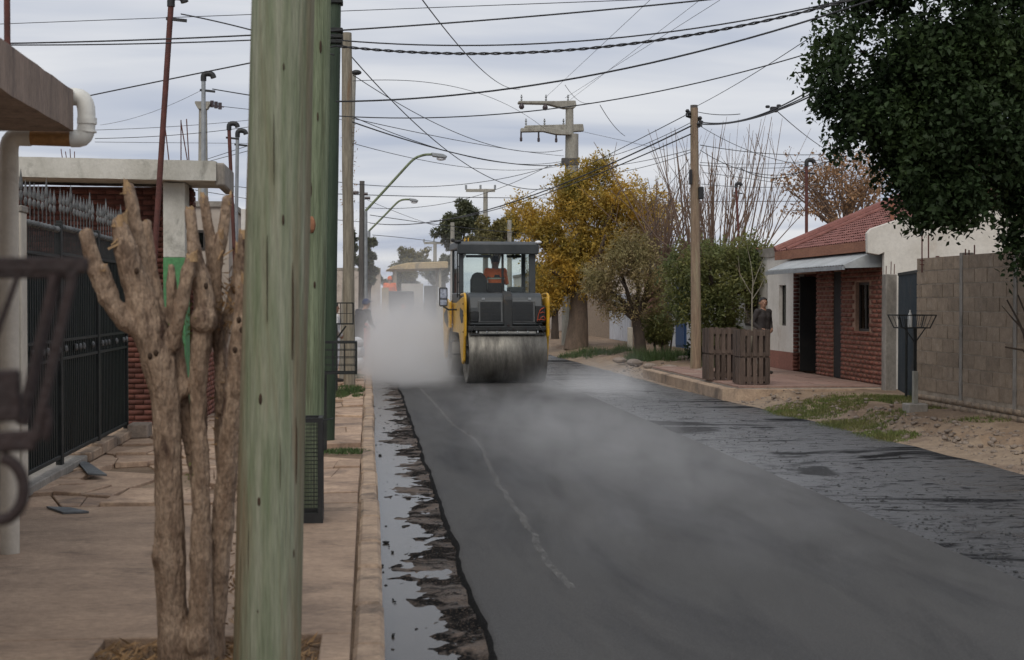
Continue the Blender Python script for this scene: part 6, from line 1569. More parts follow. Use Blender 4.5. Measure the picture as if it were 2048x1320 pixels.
# ================================================================== TREES
def leaves(name, centres, radii, n, size, material, parent, droop=0.0, twig=0, aspect=.45, org=(0, 0, 0), shell=.35):
    # n leaves spread over clumps; each leaf a folded four-point blade; twig > 0 sets leaves along short twigs
    centres = np.array(centres); radii = np.array(radii); w = np.prod(radii, axis=1) ** .66; w /= w.sum()
    if twig: n = n // twig
    idx = rng.choice(len(centres), n, p=w)
    d = rng.normal(size=(n, 3)); d /= np.linalg.norm(d, axis=1)[:, None]
    r = (shell + (1 - shell) * rng.random(n)) ** .6
    P_ = centres[idx] + d * radii[idx] * r[:, None]
    if twig:
        td = d * .7 + rng.normal(size=(n, 3)) * .4; td[:, 2] -= droop; td /= np.linalg.norm(td, axis=1)[:, None]
        k = np.arange(twig); L_ = size * twig * .55
        P_ = (P_[:, None, :] + td[:, None, :] * (k / twig)[None, :, None] * L_ * (.6 + .8 * rng.random(n))[:, None, None]); P_[..., 2] -= (droop * L_ * .35) * ((k / twig) ** 2)[None, :]
        base = np.repeat(td, twig, axis=0); P_ = P_.reshape(-1, 3); sgn = np.tile(np.where(k % 2 == 0, 1., -1.), n)
        sd_ = np.cross(base, rng.normal(size=base.shape)); sd_ /= np.linalg.norm(sd_, axis=1)[:, None] + 1e-9
        ax = base * .5 + sd_ * sgn[:, None]; ax[:, 2] -= .3 * droop
    else:
        ax = d * .5 + rng.normal(size=(n, 3)) * .7; ax[:, 2] -= droop
    N_ = len(P_); ax /= np.linalg.norm(ax, axis=1)[:, None]
    up = rng.normal(size=(N_, 3)) * .6 + np.array([0, -.2, .6]); sd2 = np.cross(ax, up); sd2 /= np.linalg.norm(sd2, axis=1)[:, None] + 1e-9; nn = np.cross(sd2, ax)
    s_ = (size * (.45 + .95 * rng.random(N_)))[:, None]
    b = P_; tip = P_ + ax * s_; mid = P_ + ax * s_ * .45; l = mid + sd2 * s_ * aspect * .5 + nn * s_ * .08; r_ = mid - sd2 * s_ * aspect * .5 + nn * s_ * .08
    V = np.stack([b, l, tip, r_], 1).reshape(-1, 3) - np.array(org)
    i = np.arange(N_)[:, None] * 4
    Fq = np.concatenate([i + np.array([[0, 1, 2]]), i + np.array([[0, 2, 3]])], 1).reshape(-1, 3)
    o = fast_mesh(name, V, Fq, material, parent); o['kind'] = 'stuff'
    return o
def clumps(c, R_, n, rmin, rmax, flat=1.0, inside=.55):
    out = []; rad = []
    for _ in range(n):
        d = Vector(rng.normal(size=3)).normalized(); k = inside + (1 - inside) * random.random()
        r = random.uniform(rmin, rmax)
        out.append((c[0] + d.x * R_[0] * k, c[1] + d.y * R_[1] * k, c[2] + d.z * R_[2] * k)); rad.append((r, r, r * flat))
    return out, rad
def limbs(parent, org, base, fork, targets, r0, material, name='trunk', n=8, wob=.15):
    m_ = MB(); base = Vector(base); fork = Vector(fork); org = Vector(org)
    m_.tube([base - org + Vector((0, 0, -.05)), base.lerp(fork, .5) + Vector((.03, 0, 0)) - org, fork - org], [r0 * 1.25, r0 * .95, r0 * .8], 12)
    for t in targets:
        t = Vector(t); a = fork.lerp(t, .35) + Vector((random.uniform(-wob, wob), random.uniform(-wob, wob), .15)); b_ = fork.lerp(t, .7) + Vector((random.uniform(-wob, wob), random.uniform(-wob, wob), .1))
        r = r0 * random.uniform(.32, .5)
        m_.tube([fork - org, a - org, b_ - org, t - org], [r * 1.3, r, r * .65, r * .25], n)
    return m_.build(name, material, parent, smooth=True)

# yellow autumn tree
yb = on_ground(1152, 697, .1); YT = yb.y
yt = empty('autumn_tree', yb, 0, 'golden yellow autumn tree with stout trunk beyond the roller', 'tree'); f_ = at(1158, 585, YT)
tg = [at(u, v, YT + dy) for u, v, dy in [(1060, 450, 0), (1110, 400, 1), (1180, 350, .5), (1240, 380, -1), (1300, 420, .5), (1100, 540, -1), (1210, 470, -1.5), (1260, 480, 1.5), (1155, 450, 1), (1120, 590, 0)]]
limbs(yt, yb, yb, f_, tg, .36, 'bark_mid')
cc, rr = [], []
for (u, v, w, h, n_) in [(1085, 455, 38, 32, 6), (1150, 400, 55, 50, 11), (1230, 400, 55, 50, 11), (1300, 420, 45, 50, 10), (1120, 510, 55, 45, 9), (1200, 480, 70, 55, 12), (1270, 470, 45, 40, 7), (1095, 570, 40, 40, 6), (1160, 560, 40, 30, 5), (1190, 330, 28, 22, 4), (1048, 415, 16, 14, 2), (1130, 370, 28, 20, 3)]:
    p = at(u, v, YT); s_ = scale_at(p); a, b_ = clumps(p, (w / s_, 1.6 if w > 30 else .5, h / s_), n_ * 3, .2, .42, .8, .2); cc += a; rr += b_
leaves('crown', cc, rr, 64000, .115, 'leaf_yellow', yt, droop=.45, twig=8, aspect=.42, org=yb)
# olive bush tree
ob = on_ground(1282, 712, .12); OT = ob.y
ot = empty('olive_tree', ob, 0, 'olive brown drooping small tree with dark leaning trunk', 'tree')
f_ = at(1272, 640, OT); tg = [at(u, v, OT + random.uniform(-.8, .8)) for u, v in [(1190, 560), (1210, 600), (1225, 500), (1260, 480), (1300, 520), (1330, 560), (1320, 600), (1240, 560), (1215, 620)]]
limbs(ot, ob, ob, f_, tg, .17, 'bark_dark')
cc, rr = [], []
for (u, v, w, h, n_) in [(1200, 555, 36, 55, 9), (1245, 520, 50, 60, 12), (1300, 560, 40, 55, 8), (1275, 500, 30, 30, 4), (1225, 600, 30, 20, 3), (1325, 610, 20, 40, 3)]:
    p = at(u, v, OT); s_ = scale_at(p); a, b_ = clumps(p, (w * 1.15 / s_, 1.2, h * 1.1 / s_), n_ * 2, .18, .4, .9, .15); cc += a; rr += b_
leaves('crown', cc, rr, 17000, .105, 'leaf_olive', ot, droop=.7, twig=6, aspect=.3, org=ob)
# green tree over the pallet guards
gb = on_ground(1440, 735, .15); GT = 36.5; gb = Vector((at(1440, 700, GT).x, GT, .15))
gt = empty('green_tree', gb, 0, 'broad green tree shading the pavement behind wooden pole', 'tree')
f_ = at(1440, 610, GT); tg = [at(u, v, GT + random.uniform(-1, 1)) for u, v in [(1360, 540), (1400, 510), (1450, 500), (1490, 520), (1530, 550), (1380, 590), (1500, 580), (1430, 540)]]
limbs(gt, gb, gb, f_, tg, .14, 'bark_dark')
cc, rr = [], []
for (u, v, w, h, n_) in [(1370, 540, 30, 45, 6), (1420, 520, 45, 45, 9), (1480, 510, 50, 42, 11), (1530, 535, 34, 34, 7), (1400, 580, 40, 40, 7), (1470, 570, 50, 30, 7), (1365, 610, 25, 45, 5), (1410, 640, 35, 50, 6), (1450, 630, 30, 50, 5), (1545, 520, 14, 18, 2)]:
    p = at(u, v, GT); s_ = scale_at(p); a, b_ = clumps(p, (w * 1.1 / s_, 1.3, h / s_), n_ * 2, .18, .4, .85, .15); cc += a; rr += b_
leaves('crown', cc, rr, 26000, .10, 'leaf_green', gt, droop=.35, twig=5, aspect=.4, org=gb)
# a dark hedge under it, and ivy-like bush near the olive tree
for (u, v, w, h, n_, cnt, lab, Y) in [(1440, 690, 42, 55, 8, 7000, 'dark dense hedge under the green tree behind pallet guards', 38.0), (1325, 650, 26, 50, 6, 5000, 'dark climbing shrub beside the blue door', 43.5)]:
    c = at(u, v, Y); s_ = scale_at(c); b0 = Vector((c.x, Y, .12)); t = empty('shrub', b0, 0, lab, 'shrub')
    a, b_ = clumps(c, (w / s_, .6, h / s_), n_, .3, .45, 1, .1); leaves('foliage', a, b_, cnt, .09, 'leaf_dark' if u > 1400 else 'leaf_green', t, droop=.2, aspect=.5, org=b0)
    m_ = MB(); [m_.tube([Vector((dx_, 0, -.05)), Vector((dx_ * 1.6, .05, c.z - .1))], [.04, .015], 6) for dx_ in (-.2, 0, .22)]; m_.build('stems', 'bark_dark', t)
# bare tree with long upright shoots
bb_ = Vector((at(1440, 600, 44).x, 44, .12)); bt = empty('bare_tree', bb_, 0, 'leafless tree with long upright shoots behind the wooden pole', 'tree')
m_ = MB(); m_.tube([Vector((0, 0, -.05)), Vector((0, 0, 2.2))], [.25, .18], 10); m_.build('trunk', 'bark_mid', bt, smooth=True)
m_ = MB()
for k in range(95):
    u0 = random.gauss(1430, 50); a = at(u0, random.uniform(470, 520), 44 + random.uniform(-1.2, 1.2)); lean = (u0 - 1420) * random.uniform(.3, 1.2) + random.uniform(-25, 25); v1 = random.uniform(230, 400)
    e = at(u0 + lean, v1, a.y + random.uniform(-.5, .5)); mid = a.lerp(e, .5) + Vector((random.uniform(-.12, .12), 0, 0))
    r = random.uniform(.012, .028)
    m_.tube([Vector((random.uniform(-.1, .1), 0, 2.1)), a - bb_, mid - bb_, e - bb_], [r * 1.5, r, r * .7, r * .3], 5)
    for j in range(random.randint(1, 3)):
        p = a.lerp(e, random.uniform(.25, .8)); q = p + Vector((random.uniform(-.5, .5), random.uniform(-.3, .3), random.uniform(.5, 1.2))); m_.tube([p - bb_, q - bb_], [r * .5, r * .2], 4)
o = m_.build('shoots', 'twig', bt, smooth=True, fixn=False); o['kind'] = 'stuff'
# second bare tree tangled with the yellow one
bb_ = Vector((at(1330, 600, 46).x, 46, .12)); bt = empty('bare_tree', bb_, 0, 'leafless reddish twiggy tree between the yellow tree and pole', 'tree')
m_ = MB(); m_.tube([Vector((0, 0, -.05)), at(1325, 560, 46) - bb_], [.14, .10], 8); m_.build('trunk', 'bark_mid', bt, smooth=True)
m_ = MB()
for k in range(55):
    a = at(1325, 560, 46); e = at(random.gauss(1325, 45), random.uniform(330, 470), 46 + random.uniform(-1.5, 1.5)); mid = a.lerp(e, .5) + Vector((random.uniform(-.2, .2), random.uniform(-.2, .2), random.uniform(-.1, .2))); r = random.uniform(.012, .03)
    m_.tube([a - bb_, mid - bb_, e - bb_], [r * 1.3, r * .8, r * .25], 5)
    for j in range(4):
        p = a.lerp(e, random.uniform(.3, .9)); q = p + Vector((random.uniform(-.6, .6), random.uniform(-.4, .4), random.uniform(-.1, .7))); m_.tube([p - bb_, q - bb_], [r * .45, r * .15], 4)
o = m_.build('shoots', 'twig', bt, smooth=True, fixn=False); o['kind'] = 'stuff'
# brown-leaved tree behind the tiled roof
bb_ = Vector((at(1690, 600, 42).x, 42, .12)); bt = empty('autumn_tree', bb_, 0, 'thin autumn tree with few brown leaves behind tiled roof', 'tree')
m_ = MB(); f_ = at(1690, 470, 42); m_.tube([Vector((0, 0, -.05)), f_ - bb_], [.2, .14], 8)
tips = []
for k in range(46):
    e = at(random.uniform(1560, 1800), random.uniform(300, 450), 42 + random.uniform(-1.5, 1.5)); mid = f_.lerp(e, .5) + Vector((random.uniform(-.2, .2), random.uniform(-.2, .2), random.uniform(0, .4))); r = random.uniform(.02, .045)
    m_.tube([f_ - bb_, mid - bb_, e - bb_], [r * 1.3, r * .8, r * .2], 5); tips += [e, mid.lerp(e, .5), mid.lerp(e, .75)]
    for j in range(3):
        p = mid.lerp(e, random.uniform(0, .9)); q = p + Vector((random.uniform(-.7, .7), random.uniform(-.4, .4), random.uniform(-.1, .7))); m_.tube([p - bb_, q - bb_], [r * .4, r * .12], 4); tips.append(q)
m_.build('trunk', 'twig', bt, smooth=True, fixn=False)
leaves('crown', [tuple(t) for t in tips], [(.28, .28, .22)] * len(tips), 5200, .11, 'leaf_brown', bt, droop=.5, aspect=.5, org=bb_, shell=.05)

# dark leafy tree overhanging from the right
DB = Vector((9.75, 17.4, .14)); dt = empty('leafy_tree', DB, 0, 'dark glossy leaved tree overhanging the street from the right', 'tree')
DY = 17.4
f_ = Vector((9.6, 17.4, 2.3))
tg = [at(u, v, DY + dy) for u, v, dy in [(1720, 100, .4), (1740, 240, .6), (1800, 340, .6), (1900, 200, 1), (1960, 110, .6), (1830, 90, .6), (2080, 220, 0), (2120, 320, .5)]]
limbs(dt, DB, DB, f_, tg, .2, 'bark_dark', wob=.25)
cc, rr = [], []
for (u, v, w, h, n_, R0, R1) in [(1665, 105, 38, 65, 10, .2, .34), (1640, 70, 10, 25, 2, .13, .18), (1695, 55, 10, 22, 2, .13, .18), (1720, 210, 55, 70, 14, .25, .42), (1795, 290, 55, 70, 13, .25, .42), (1870, 370, 70, 60, 15, .25, .42), (1915, 405, 45, 38, 8, .22, .36), (1840, 120, 100, 110, 26, .35, .6), (1960, 120, 110, 130, 26, .35, .6), (1900, 280, 110, 120, 26, .35, .6), (2040, 310, 90, 105, 18, .35, .55), (2040, 460, 22, 45, 5, .2, .34), (1840, 425, 30, 25, 4, .2, .3), (1880, 200, 150, 150, 30, .4, .6), (2120, 200, 110, 240, 26, .4, .7), (1760, -40, 110, 60, 14, .3, .5), (1980, -80, 200, 90, 26, .4, .7), (2045, 525, 14, 14, 2, .12, .18), (1640, 200, 18, 30, 3, .16, .24), (1690, 290, 20, 24, 3, .16, .24)]:
    p = at(u, v, DY); s_ = scale_at(p); a, b_ = clumps(p, (w / s_, 1.0 if w > 30 else .3, h / s_), int(n_ * 2.6), R0 * .5, R1 * .62, .9, .12); cc += a; rr += b_
leaves('crown', cc, rr, 120000, .08, 'leaf_dark', dt, droop=.75, twig=5, aspect=.6, org=DB, shell=.15)
# its foremost leaves, one by one
lm = MB(); lm.add([(0, 0, 0), (.036, .05, .006), (.022, .085, 0), (0, .12, -.012), (-.022, .085, 0), (-.036, .05, .006), (0, .06, -.006)], [(0, 1, 6), (1, 2, 6), (2, 3, 6), (3, 4, 6), (4, 5, 6), (5, 0, 6)])
l0 = lm.build('leaf', 'leaf_dark', dt, fixn=False)
ca = np.array(cc); ra = np.array(rr)
cand = []
for _ in range(1600):
    i = rng.integers(len(ca)); d_ = rng.normal(size=3); d_ /= np.linalg.norm(d_); d_[1] = -abs(d_[1]); p = ca[i] + d_ * ra[i] * 1.02
    cand.append((p[1] + .15 * p[0], p, d_))
cand.sort(key=lambda q: q[0])
for k, (_, p, d_) in enumerate(cand[::3][:290]):
    o = l0 if k == 0 else share('leaf', l0, dt)
    o.location = Vector(p) - DB; o.rotation_euler = Vector((d_[0] * .6 + random.gauss(0, .3), d_[1], -.9 + random.gauss(0, .3))).to_track_quat('Y', 'Z').to_euler(); s_ = random.uniform(.6, .9); o.scale = (s_, s_, s_)

# bare shrub at the right edge
bs = Vector((8.35, 17.9, .14)); sh_ = empty('bare_shrub', bs, 0, 'bare thin shrub before block wall at the frame edge', 'shrub')
m_ = MB()
for pts in ([(2060, 720), (2048, 660), (2028, 640), (2004, 612)], [(2060, 720), (2046, 700), (2010, 694)], [(2048, 668), (2036, 640), (2014, 600)], [(2060, 720), (2056, 640), (2036, 590)], [(2060, 720), (2075, 650), (2080, 590)]):
    P_ = [Vector((.3, 0, -.05))] + [at(u, v, 17.9) - bs for u, v in pts]; m_.tube(P_, [.022, .02, .014, .010, .004][:len(P_)], 6)
m_.build('stems', 'bark_dark', sh_, smooth=True)

# far trees
def far_tree(u, v, w, h, Y, mt_, label, n_=14, cnt=6000, size=.3, name='far_tree'):
    c = at(u, v, Y); s_ = scale_at(c); b0 = Vector((c.x, Y, 0)); t = empty(name, b0, 0, label, 'tree')
    a, b_ = clumps(c, (w / s_, w / s_ * .7, h / s_), n_ * 3, min(w, h) / s_ * .14, min(w, h) / s_ * .30, .9, .12); leaves('crown', a, b_, int(cnt * 2.2), size * .65, mt_, t, droop=.3, aspect=.5, org=b0)
    m_ = MB(); m_.tube([Vector((0, 0, -.1)), Vector((0, 0, c.z - .2))], [.25 * Y / 80, .15 * Y / 80], 8)
    for k in range(5): m_.tube([Vector((0, 0, c.z * .6)), Vector(a[k]) - b0], [.12, .04], 6)
    m_.build('trunk', 'bark_dark', t, smooth=True)
far_tree(915, 452, 48, 52, 98, 'leaf_far_hazed', 'dark green far tree left of the concrete far pole', 16, 7000)
far_tree(990, 468, 58, 50, 90, 'leaf_far_gold', 'greenish gold far tree behind the roller cab roof', 14, 6000)
far_tree(826, 528, 46, 40, 120, 'leaf_far_gold', 'small green far tree above the paver canopy', 12, 4500)
far_tree(885, 535, 34, 34, 125, 'leaf_far_hazed', 'low far tree between the paver and roller cab', 10, 3500)
far_tree(735, 520, 22, 52, 66, 'leaf_far_hazed', 'tall dark tree on the left pavement behind steam', 12, 6500, .22)
far_tree(700, 500, 14, 45, 60, 'leaf_far_hazed', 'narrow dark tree glimpsed between the left poles', 8, 3000, .22)
far_tree(800, 560, 50, 25, 150, 'leaf_far_hazed', 'distant low trees closing the street', 12, 3500, .4)
far_tree(1110, 600, 30, 35, 62, 'leaf_olive', 'brownish bushy tree behind the roller bumper', 10, 3500, .2)
far_tree(1090, 560, 40, 40, 75, 'leaf_far_hazed', 'dark tree filling behind the yellow crown', 12, 5000, .26)
far_tree(1340, 520, 60, 40, 62, 'leaf_olive', 'dull olive tree behind the white blue house', 12, 4000, .22)

# ================================================================== OVERHEAD WIRES
WL = ['faint wire low across the sky to the concrete pole', 'wire sagging past the first lamp arm to concrete pole', 'level wire crossing behind both lamp arms', 'drooping wire crossing beneath the second lamp arm', 'short wire joining the two lamp posts', 'faint wire passing behind the drainpipe elbow', 'wire below the drainpipe elbow towards green pole', 'faint level wire just above the white roof slab', 'faint wire climbing to the grey pipe mast', 'upper of two wires leaving the pale concrete pole', 'lower of two wires leaving the pale concrete pole', 'upper wire under the broken slab end', 'lower wire under the broken slab end', 'low wire dipping towards the plain far pole', 'wire slanting from thin dark pole to far trees', 'wire from the thin dark pole rising to yellow tree', 'faint wire soaring from the crossarm to top edge', 'faintest steep wire above the middle bell insulator', 'faint wire beside the soaring one above the crossarm', 'short curved wire right of the upper crossarm', 'short steep wire hanging right of the crossarms', 'faint wire leaving the lower crossarm to the right', 'top wire between concrete pole and brown pole', 'middle wire between concrete pole and brown pole', 'bottom wire between concrete pole and brown pole']
WL2 = ['wire from brown pole sloping to the roof mast', 'uppermost level wire right of brown pole', 'faint level wire right of brown pole, second down', 'faint wire from brown pole to the mast head', 'deep sagging wire right of brown pole', 'low faint wire right of brown pole', 'lowest level wire crossing bare shoots to brown leaved tree', 'level wire above the yellow crown to brown pole', 'sagging wire ending at the roof mast head', 'faint falling wire among the bare shoots', 'wire from the roof mast head into dark tree', 'faint steep wire left of brown pole, lower', 'faint steep curved wire left of brown pole, upper']
def wire(p0, p1, mid=None, r=.009, label=None, material='wire', ext=(0, 0), group=None, tw=False):
    A = at(*p0); B = at(*p1); sag = 0.0
    def uv(p):
        q = (p.x, p.y, p.z - CAM_Z); c = [sum(a * b_ for a, b_ in zip(q, w)) for w in (_R, _U, _F)]; return 1024 + FPX * c[0] / c[2], 660 - FPX * c[1] / c[2]
    if mid:
        lo, hi = 0.0, 1.0
        up = p1[0] > p0[0]
        for _ in range(40):
            t = (lo + hi) / 2; u = uv(A.lerp(B, t))[0]
            if (u < mid[0]) == up: lo = t
            else: hi = t
        p = A.lerp(B, t); s_ = scale_at(p); sag = (mid[1] - uv(p)[1]) / s_ / max(1e-3, 4 * t * (1 - t))
    t0, t1 = -ext[0], 1 + ext[1]; pts = []
    for k in range(29):
        t = t0 + (t1 - t0) * k / 28; p = A.lerp(B, t); p.z -= sag * 4 * t * (1 - t); pts.append(p)
    m_ = MB()
    if tw:
        fine = []
        for k in range(len(pts) - 1):
            for j in range(6): fine.append(pts[k].lerp(pts[k + 1], j / 6))
        for ph in (0, PI):
            m_.tube([p + Vector((0, math.cos(i * .9 + ph), math.sin(i * .9 + ph))) * r * .9 for i, p in enumerate(fine)], r * .8, 5)
    else: m_.tube(pts, r * .8, 6)
    o = m_.build('overhead_wire', material, None, smooth=True, fixn=False)
    return tag(o, label or 'thin overhead wire crossing the pale sky', 'wire', group or ('thin overhead wires' if not label else None))
wire((0, 48, 24), (1240, 1, 20), None, .007, 'thin topmost wire crossing behind the green poles', ext=(.2, .3))
wire((0, 87, 17), (1400, 1, 15), (690, 60), .011, 'thick second wire from top, running behind green poles', ext=(.2, .2))
wire((30, 90, 18), (668, 72, 16.8), (300, 87), .010, 'wavy wire ending at the slim green pole clamps', ext=(.3, 0))
wire((672, 80, 16.8), (1690, 0, 15), (1000, 90), .010, 'upper wire from the slim green pole to dark tree', ext=(0, .2))
wire((672, 92, 16.8), (1690, 3, 14.6), (980, 107), .011, 'twisted lower wire from the slim green pole to dark tree', ext=(0, .2), tw=True)
wire((672, 203, 16.8), (1720, 8, 13.5), (1100, 165), .012, 'heavy single wire sweeping up above the crossarm pole', ext=(0, .2))
wire((676, 232, 28.5), (1600, 112, 24), (960, 231), .013, 'wire passing just behind upper crossarm to the dark tree', ext=(0, .2))
wire((845, 0, 22), (1040, 178, 53), (925, 100), .012, 'steep wire dropping from top edge to the upper crossarm', ext=(.2, 0))
wire((190, 189, 20), (672, 92, 16.8), (430, 140), .011, 'wire rising from the eave towards the green pole', ext=(.2, 0))
wire((362, 28, 18.4), (668, 110, 16.8), (510, 62), .010, 'service wire from the tall rust mast to green pole')
wire((425, 178, 31), (676, 215, 28.6), (510, 192), .014, 'service wire from the grey pipe mast to pole')
wire((446, 213, 40), (690, 240, 44), None, .010, 'faint wire from the pale concrete pole to the street poles')
wire((700, 110, 28.8), (1100, 376, 50), (880, 290), .014, 'long diagonal wire falling right from weathered pole top')
wire((706, 150, 30), (1125, 300, 53), (900, 260), .012, 'diagonal drop wire with a black clamp near the weathered pole')
wire((706, 162, 30), (1090, 258, 53), (760, 160), .009, 'faint wire bowing over from the weathered pole')
wire((702, 232, 28.8), (1128, 322, 53.8), (860, 292), .011, 'upper of three cables from weathered pole to concrete pole')
wire((702, 243, 28.8), (1128, 330, 53.8), (905, 305), .018, 'thick bundled cable from weathered pole to concrete pole')
wire((702, 236, 28.8), (1128, 312, 53.8), (860, 270), .010, 'thin cable above the bundle to concrete pole')
p = at(713, 145, 30); m_ = MB(); m_.ball((0, 0, 0), .07, 8, 6, (1.5, .8, .8)); o = m_.build('wire_clamp', 'black_plastic', None, smooth=True); o.location = p; tag(o, 'small black clamp on the drop wire by weathered pole', 'clamp')
for (a, b_, c, r) in [((700, 285, 30), (1130, 330, 53), (900, 330), .009), ((676, 364, 45), (1125, 325, 53.5), (860, 373), .013), ((676, 388, 46), (1120, 396, 60), (900, 394), .016), ((740, 430, 60), (1090, 470, 75), (900, 452), .018), ((676, 440, 47), (740, 445, 70), None, .014),
                      ((0, 262, 35), (500, 240, 44), (250, 258), .009), ((190, 277, 36), (510, 252, 40), (350, 270), .010), ((190, 284, 36), (510, 287, 45), None, .008), ((200, 250, 50), (400, 182, 40), (310, 222), .008), ((415, 318, 40), (510, 287, 32), None, .010), ((420, 322, 40), (510, 298, 32), None, .010),
                      ((380, 375, 40), (510, 378, 45), (450, 372), .012), ((390, 380, 40), (510, 400, 50), None, .012), ((745, 470, 68), (960, 500, 90), (860, 482), .018), ((735, 400, 60), (1000, 480, 85), (850, 445), .012), ((730, 415, 60), (1100, 330, 60), (930, 398), .013),
                      ((1130, 196, 54), (1440, 0, 30), None, .008), ((1092, 194, 54), (1300, 0, 30), None, .007), ((1140, 200, 54), (1400, 0, 32), None, .007), ((1130, 170, 40), (1178, 206, 53), (1150, 195), .009), ((1200, 210, 38), (1250, 272, 46), (1225, 248), .011),
                      ((1160, 262, 54), (1330, 300, 50), None, .009), ((1150, 325, 54), (1380, 246, 32.2), (1260, 300), .011), ((1150, 335, 54), (1380, 300, 32.2), (1270, 325), .010), ((1150, 345, 54), (1380, 305, 32.2), (1270, 338), .010)]:
    wire(a, b_, c, r, label=WL.pop(0), group='overhead wires', material='wire' if r > .0095 else 'wire_grey')
wire((1376, 228, 32.1), (1000, 414, 70), (1200, 318), .014, 'upper wire from brown wooden pole down past yellow tree')
wire((1382, 252, 32.1), (740, 446, 75), (1120, 370), .024, 'thick bundle from brown pole falling to far lamp pole')
wire((1382, 268, 32.1), (860, 442, 80), (1160, 362), .020, 'second bundle from brown pole below the thick one')
wire((1400, 244, 32), (1650, 162, 21), (1500, 236), .016, 'top strand of thick cable from brown pole to dark tree', ext=(0, .2))
wire((1402, 248, 32), (1650, 172, 21), (1480, 242), .013, 'middle strand of thick cable from brown pole to dark tree', ext=(0, .2))
wire((1400, 248, 32), (1650, 178, 21), (1500, 238), .018, 'lower strand of thick cable from brown pole to dark tree', ext=(0, .2))
wire((1396, 224, 32), (1480, 228, 28), (1430, 229), .010, 'short slack wire at the top of brown pole')
wire((1394, 212, 32), (1620, 75, 22), (1500, 152), .009, 'thin wire rising from brown pole top to dark tree', ext=(0, .2))
p = at(1548, 219, 26.2); m_ = MB(); m_.cbox((0, 0, 0), (.14, .1, .10)); m_.cbox((-.12, 0, .05), (.08, .06, .05)); m_.cbox((.09, 0, .07), (.08, .06, .05)); o = m_.build('cable_coupler', 'black_plastic', None, bevel=.015); o.location = p; tag(o, 'black coupler hanging on the thick cable before dark tree', 'coupler')
wire((1556, 224, 26), (1690, 318, 40), (1600, 262), .010, 'drop wire from the black coupler towards brown leaved tree')
for (a, b_, c, r) in [((1400, 252, 32), (1613, 330, 34), (1500, 302), .009), ((1400, 290, 32), (1660, 308, 40), (1520, 306), .011), ((1400, 325, 33), (1660, 318, 38), (1520, 328), .009), ((1400, 330, 33), (1613, 333, 34), (1500, 336), .009), ((1400, 300, 33), (1680, 310, 36), (1540, 350), .010), ((1402, 368, 33), (1660, 365, 38), (1560, 374), .009), ((1395, 403, 50), (1760, 402, 44), None, .014), ((1150, 404, 54), (1400, 402, 50), (1280, 406), .012), ((1480, 336, 36), (1613, 338, 34), (1540, 356), .012), ((1405, 345, 33), (1640, 380, 40), (1530, 362), .009), ((1613, 332, 34), (1720, 300, 26), (1660, 322), .011), ((1300, 470, 40), (1380, 340, 33), None, .009), ((1260, 440, 50), (1378, 318, 33), (1320, 390), .009)]:
    wire(a, b_, c, r, label=WL2.pop(0), group='thin wires about the brown pole', material='wire' if r > .0095 else 'wire_grey')
# stray climbing twigs on the weathered pole
V = []; n = 0
for k in range(420):
    v = rng.uniform(240, 460); p = at(rng.normal(699, 7), v, 28.68); a = Vector(rng.normal(0, 1, 3)).normalized() * .06; b_ = Vector(rng.normal(0, 1, 3)).normalized() * .012; V += [p - b_, p + b_, p + a]; n += 1
tag(fast_mesh('dry_creeper', np.array([tuple(x) for x in V]), np.arange(3 * n).reshape(-1, 3), 'dry_litter'), 'dry creeper clinging to the weathered wood pole', 'creeper', kind='stuff')

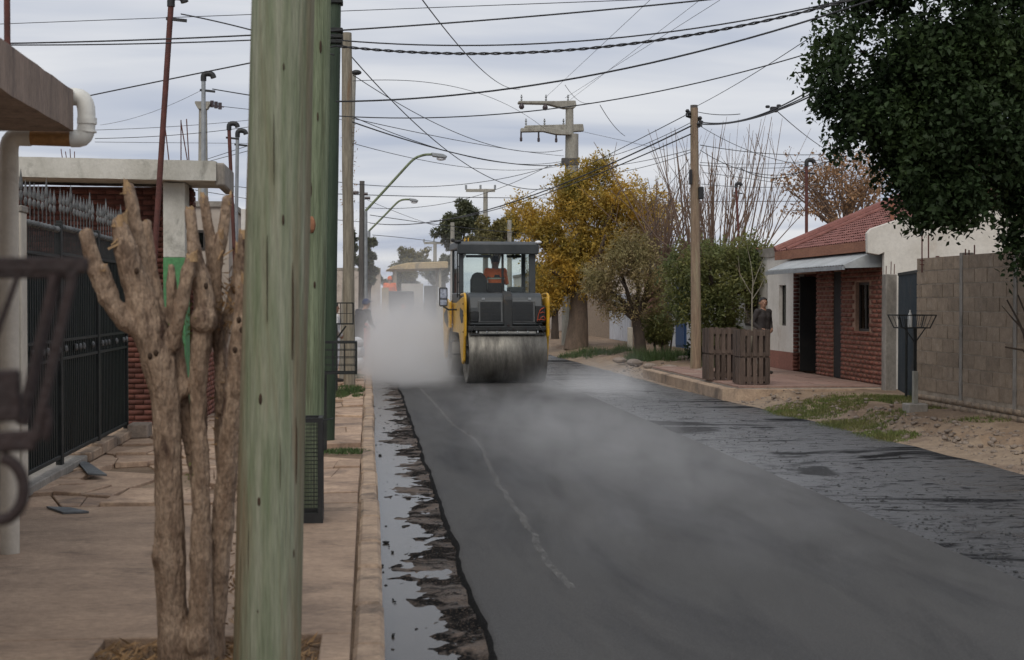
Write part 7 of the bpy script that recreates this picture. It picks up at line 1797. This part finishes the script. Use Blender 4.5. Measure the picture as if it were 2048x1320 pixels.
# ================================================================== STEAM off the hot asphalt
def steam(name, box, dens, nscale, thr, zfall, label, seed=0.0, stretch=(1, 1, 1), col=(.93, .94, .96), cen=None, gain=2.2, epow=1.0):
    x0, x1, y0, y1, z0, z1 = box
    m = bpy.data.materials.new(name); m.use_nodes = True; nt = m.node_tree; nt.nodes.clear(); N = nt.nodes; L = nt.links
    out = N.new('ShaderNodeOutputMaterial'); pv_ = N.new('ShaderNodeVolumePrincipled')
    pv_.inputs['Color'].default_value = (*col, 1); pv_.inputs['Anisotropy'].default_value = 0.2
    tcn = N.new('ShaderNodeTexCoord'); sp_ = N.new('ShaderNodeSeparateXYZ'); L.new(tcn.outputs['Generated'], sp_.inputs[0])
    def mth(op, a, b_=None):
        k = N.new('ShaderNodeMath'); k.operation = op
        for i, q in enumerate((a, b_)):
            if q is None: continue
            if isinstance(q, (int, float)): k.inputs[i].default_value = q
            else: L.new(q, k.inputs[i])
        return k.outputs[0]
    def smooth_edge(o_):                      # 4 t (1 - t)
        return mth('MULTIPLY', mth('MULTIPLY', o_, mth('SUBTRACT', 1.0, o_)), 4.0)
    fx = smooth_edge(sp_.outputs[0]); fy = smooth_edge(sp_.outputs[1]); fz = mth('POWER', mth('MAXIMUM', mth('SUBTRACT', 1.0, sp_.outputs[2]), 0.0), zfall)
    g = N.new('ShaderNodeNewGeometry'); mpn = N.new('ShaderNodeMapping'); mpn.inputs['Scale'].default_value = stretch; mpn.inputs['Location'].default_value = (seed, seed * 1.7, seed * .6); L.new(g.outputs['Position'], mpn.inputs[0])
    nz = N.new('ShaderNodeTexNoise'); nz.inputs['Scale'].default_value = nscale; nz.inputs['Detail'].default_value = 3; nz.inputs['Roughness'].default_value = .55; nz.inputs['Distortion'].default_value = .5; L.new(mpn.outputs[0], nz.inputs['Vector'])
    env = mth('MULTIPLY', mth('POWER', mth('MULTIPLY', fx, fy), 1.3), fz)
    # the envelope lifts the noise, so that the plume keeps billowed edges
    k = mth('SUBTRACT', mth('ADD', nz.outputs['Fac'], mth('MULTIPLY', env, .45)), thr)
    dn = mth('MULTIPLY', mth('MULTIPLY', mth('MAXIMUM', k, 0.0), gain), mth('MULTIPLY', mth('POWER', env, epow), dens)); L.new(dn, pv_.inputs['Density'])
    L.new(pv_.outputs[0], out.inputs['Volume'])
    try: m.cycles.homogeneous_volume = False
    except Exception: pass
    m.volume_intersection_method = 'FAST' if hasattr(m, 'volume_intersection_method') else None
    b_ = MB(); b_.box(x0, x1, y0, y1, z0, z1); o = b_.build('steam', m, None); return tag(o, label, 'steam', kind='stuff')
steam('steam_main', (-.9, 2.5, 26.5, 43.0, .01, 2.6), 4.2, 1.1, .58, .9, 'dense white steam cloud billowing beside the roller', 1.3, col=(.995, .995, .995), epow=1.8)
steam('steam_far', (-1.5, 5.2, 43.2, 58.0, .01, 4.2), .18, .45, .45, .7, 'thin drifting steam veil around the distant paver', 4.1, col=(.995, .995, .995))
steam('steam_front', (2.52, 6.2, 24.0, 31.5, .01, 1.0), 1.0, 1.4, .62, 1.2, 'low steam curling before the roller drum', 7.7, col=(.995, .995, .995))
steam('steam_near', (.7, 4.7, 6.5, 26.4, .01, .8), .2, 2.2, .55, 1.0, 'faint wisps of steam over the near fresh asphalt', 2.2, (1, .4, 1), col=(.995, .995, .995), epow=.5)
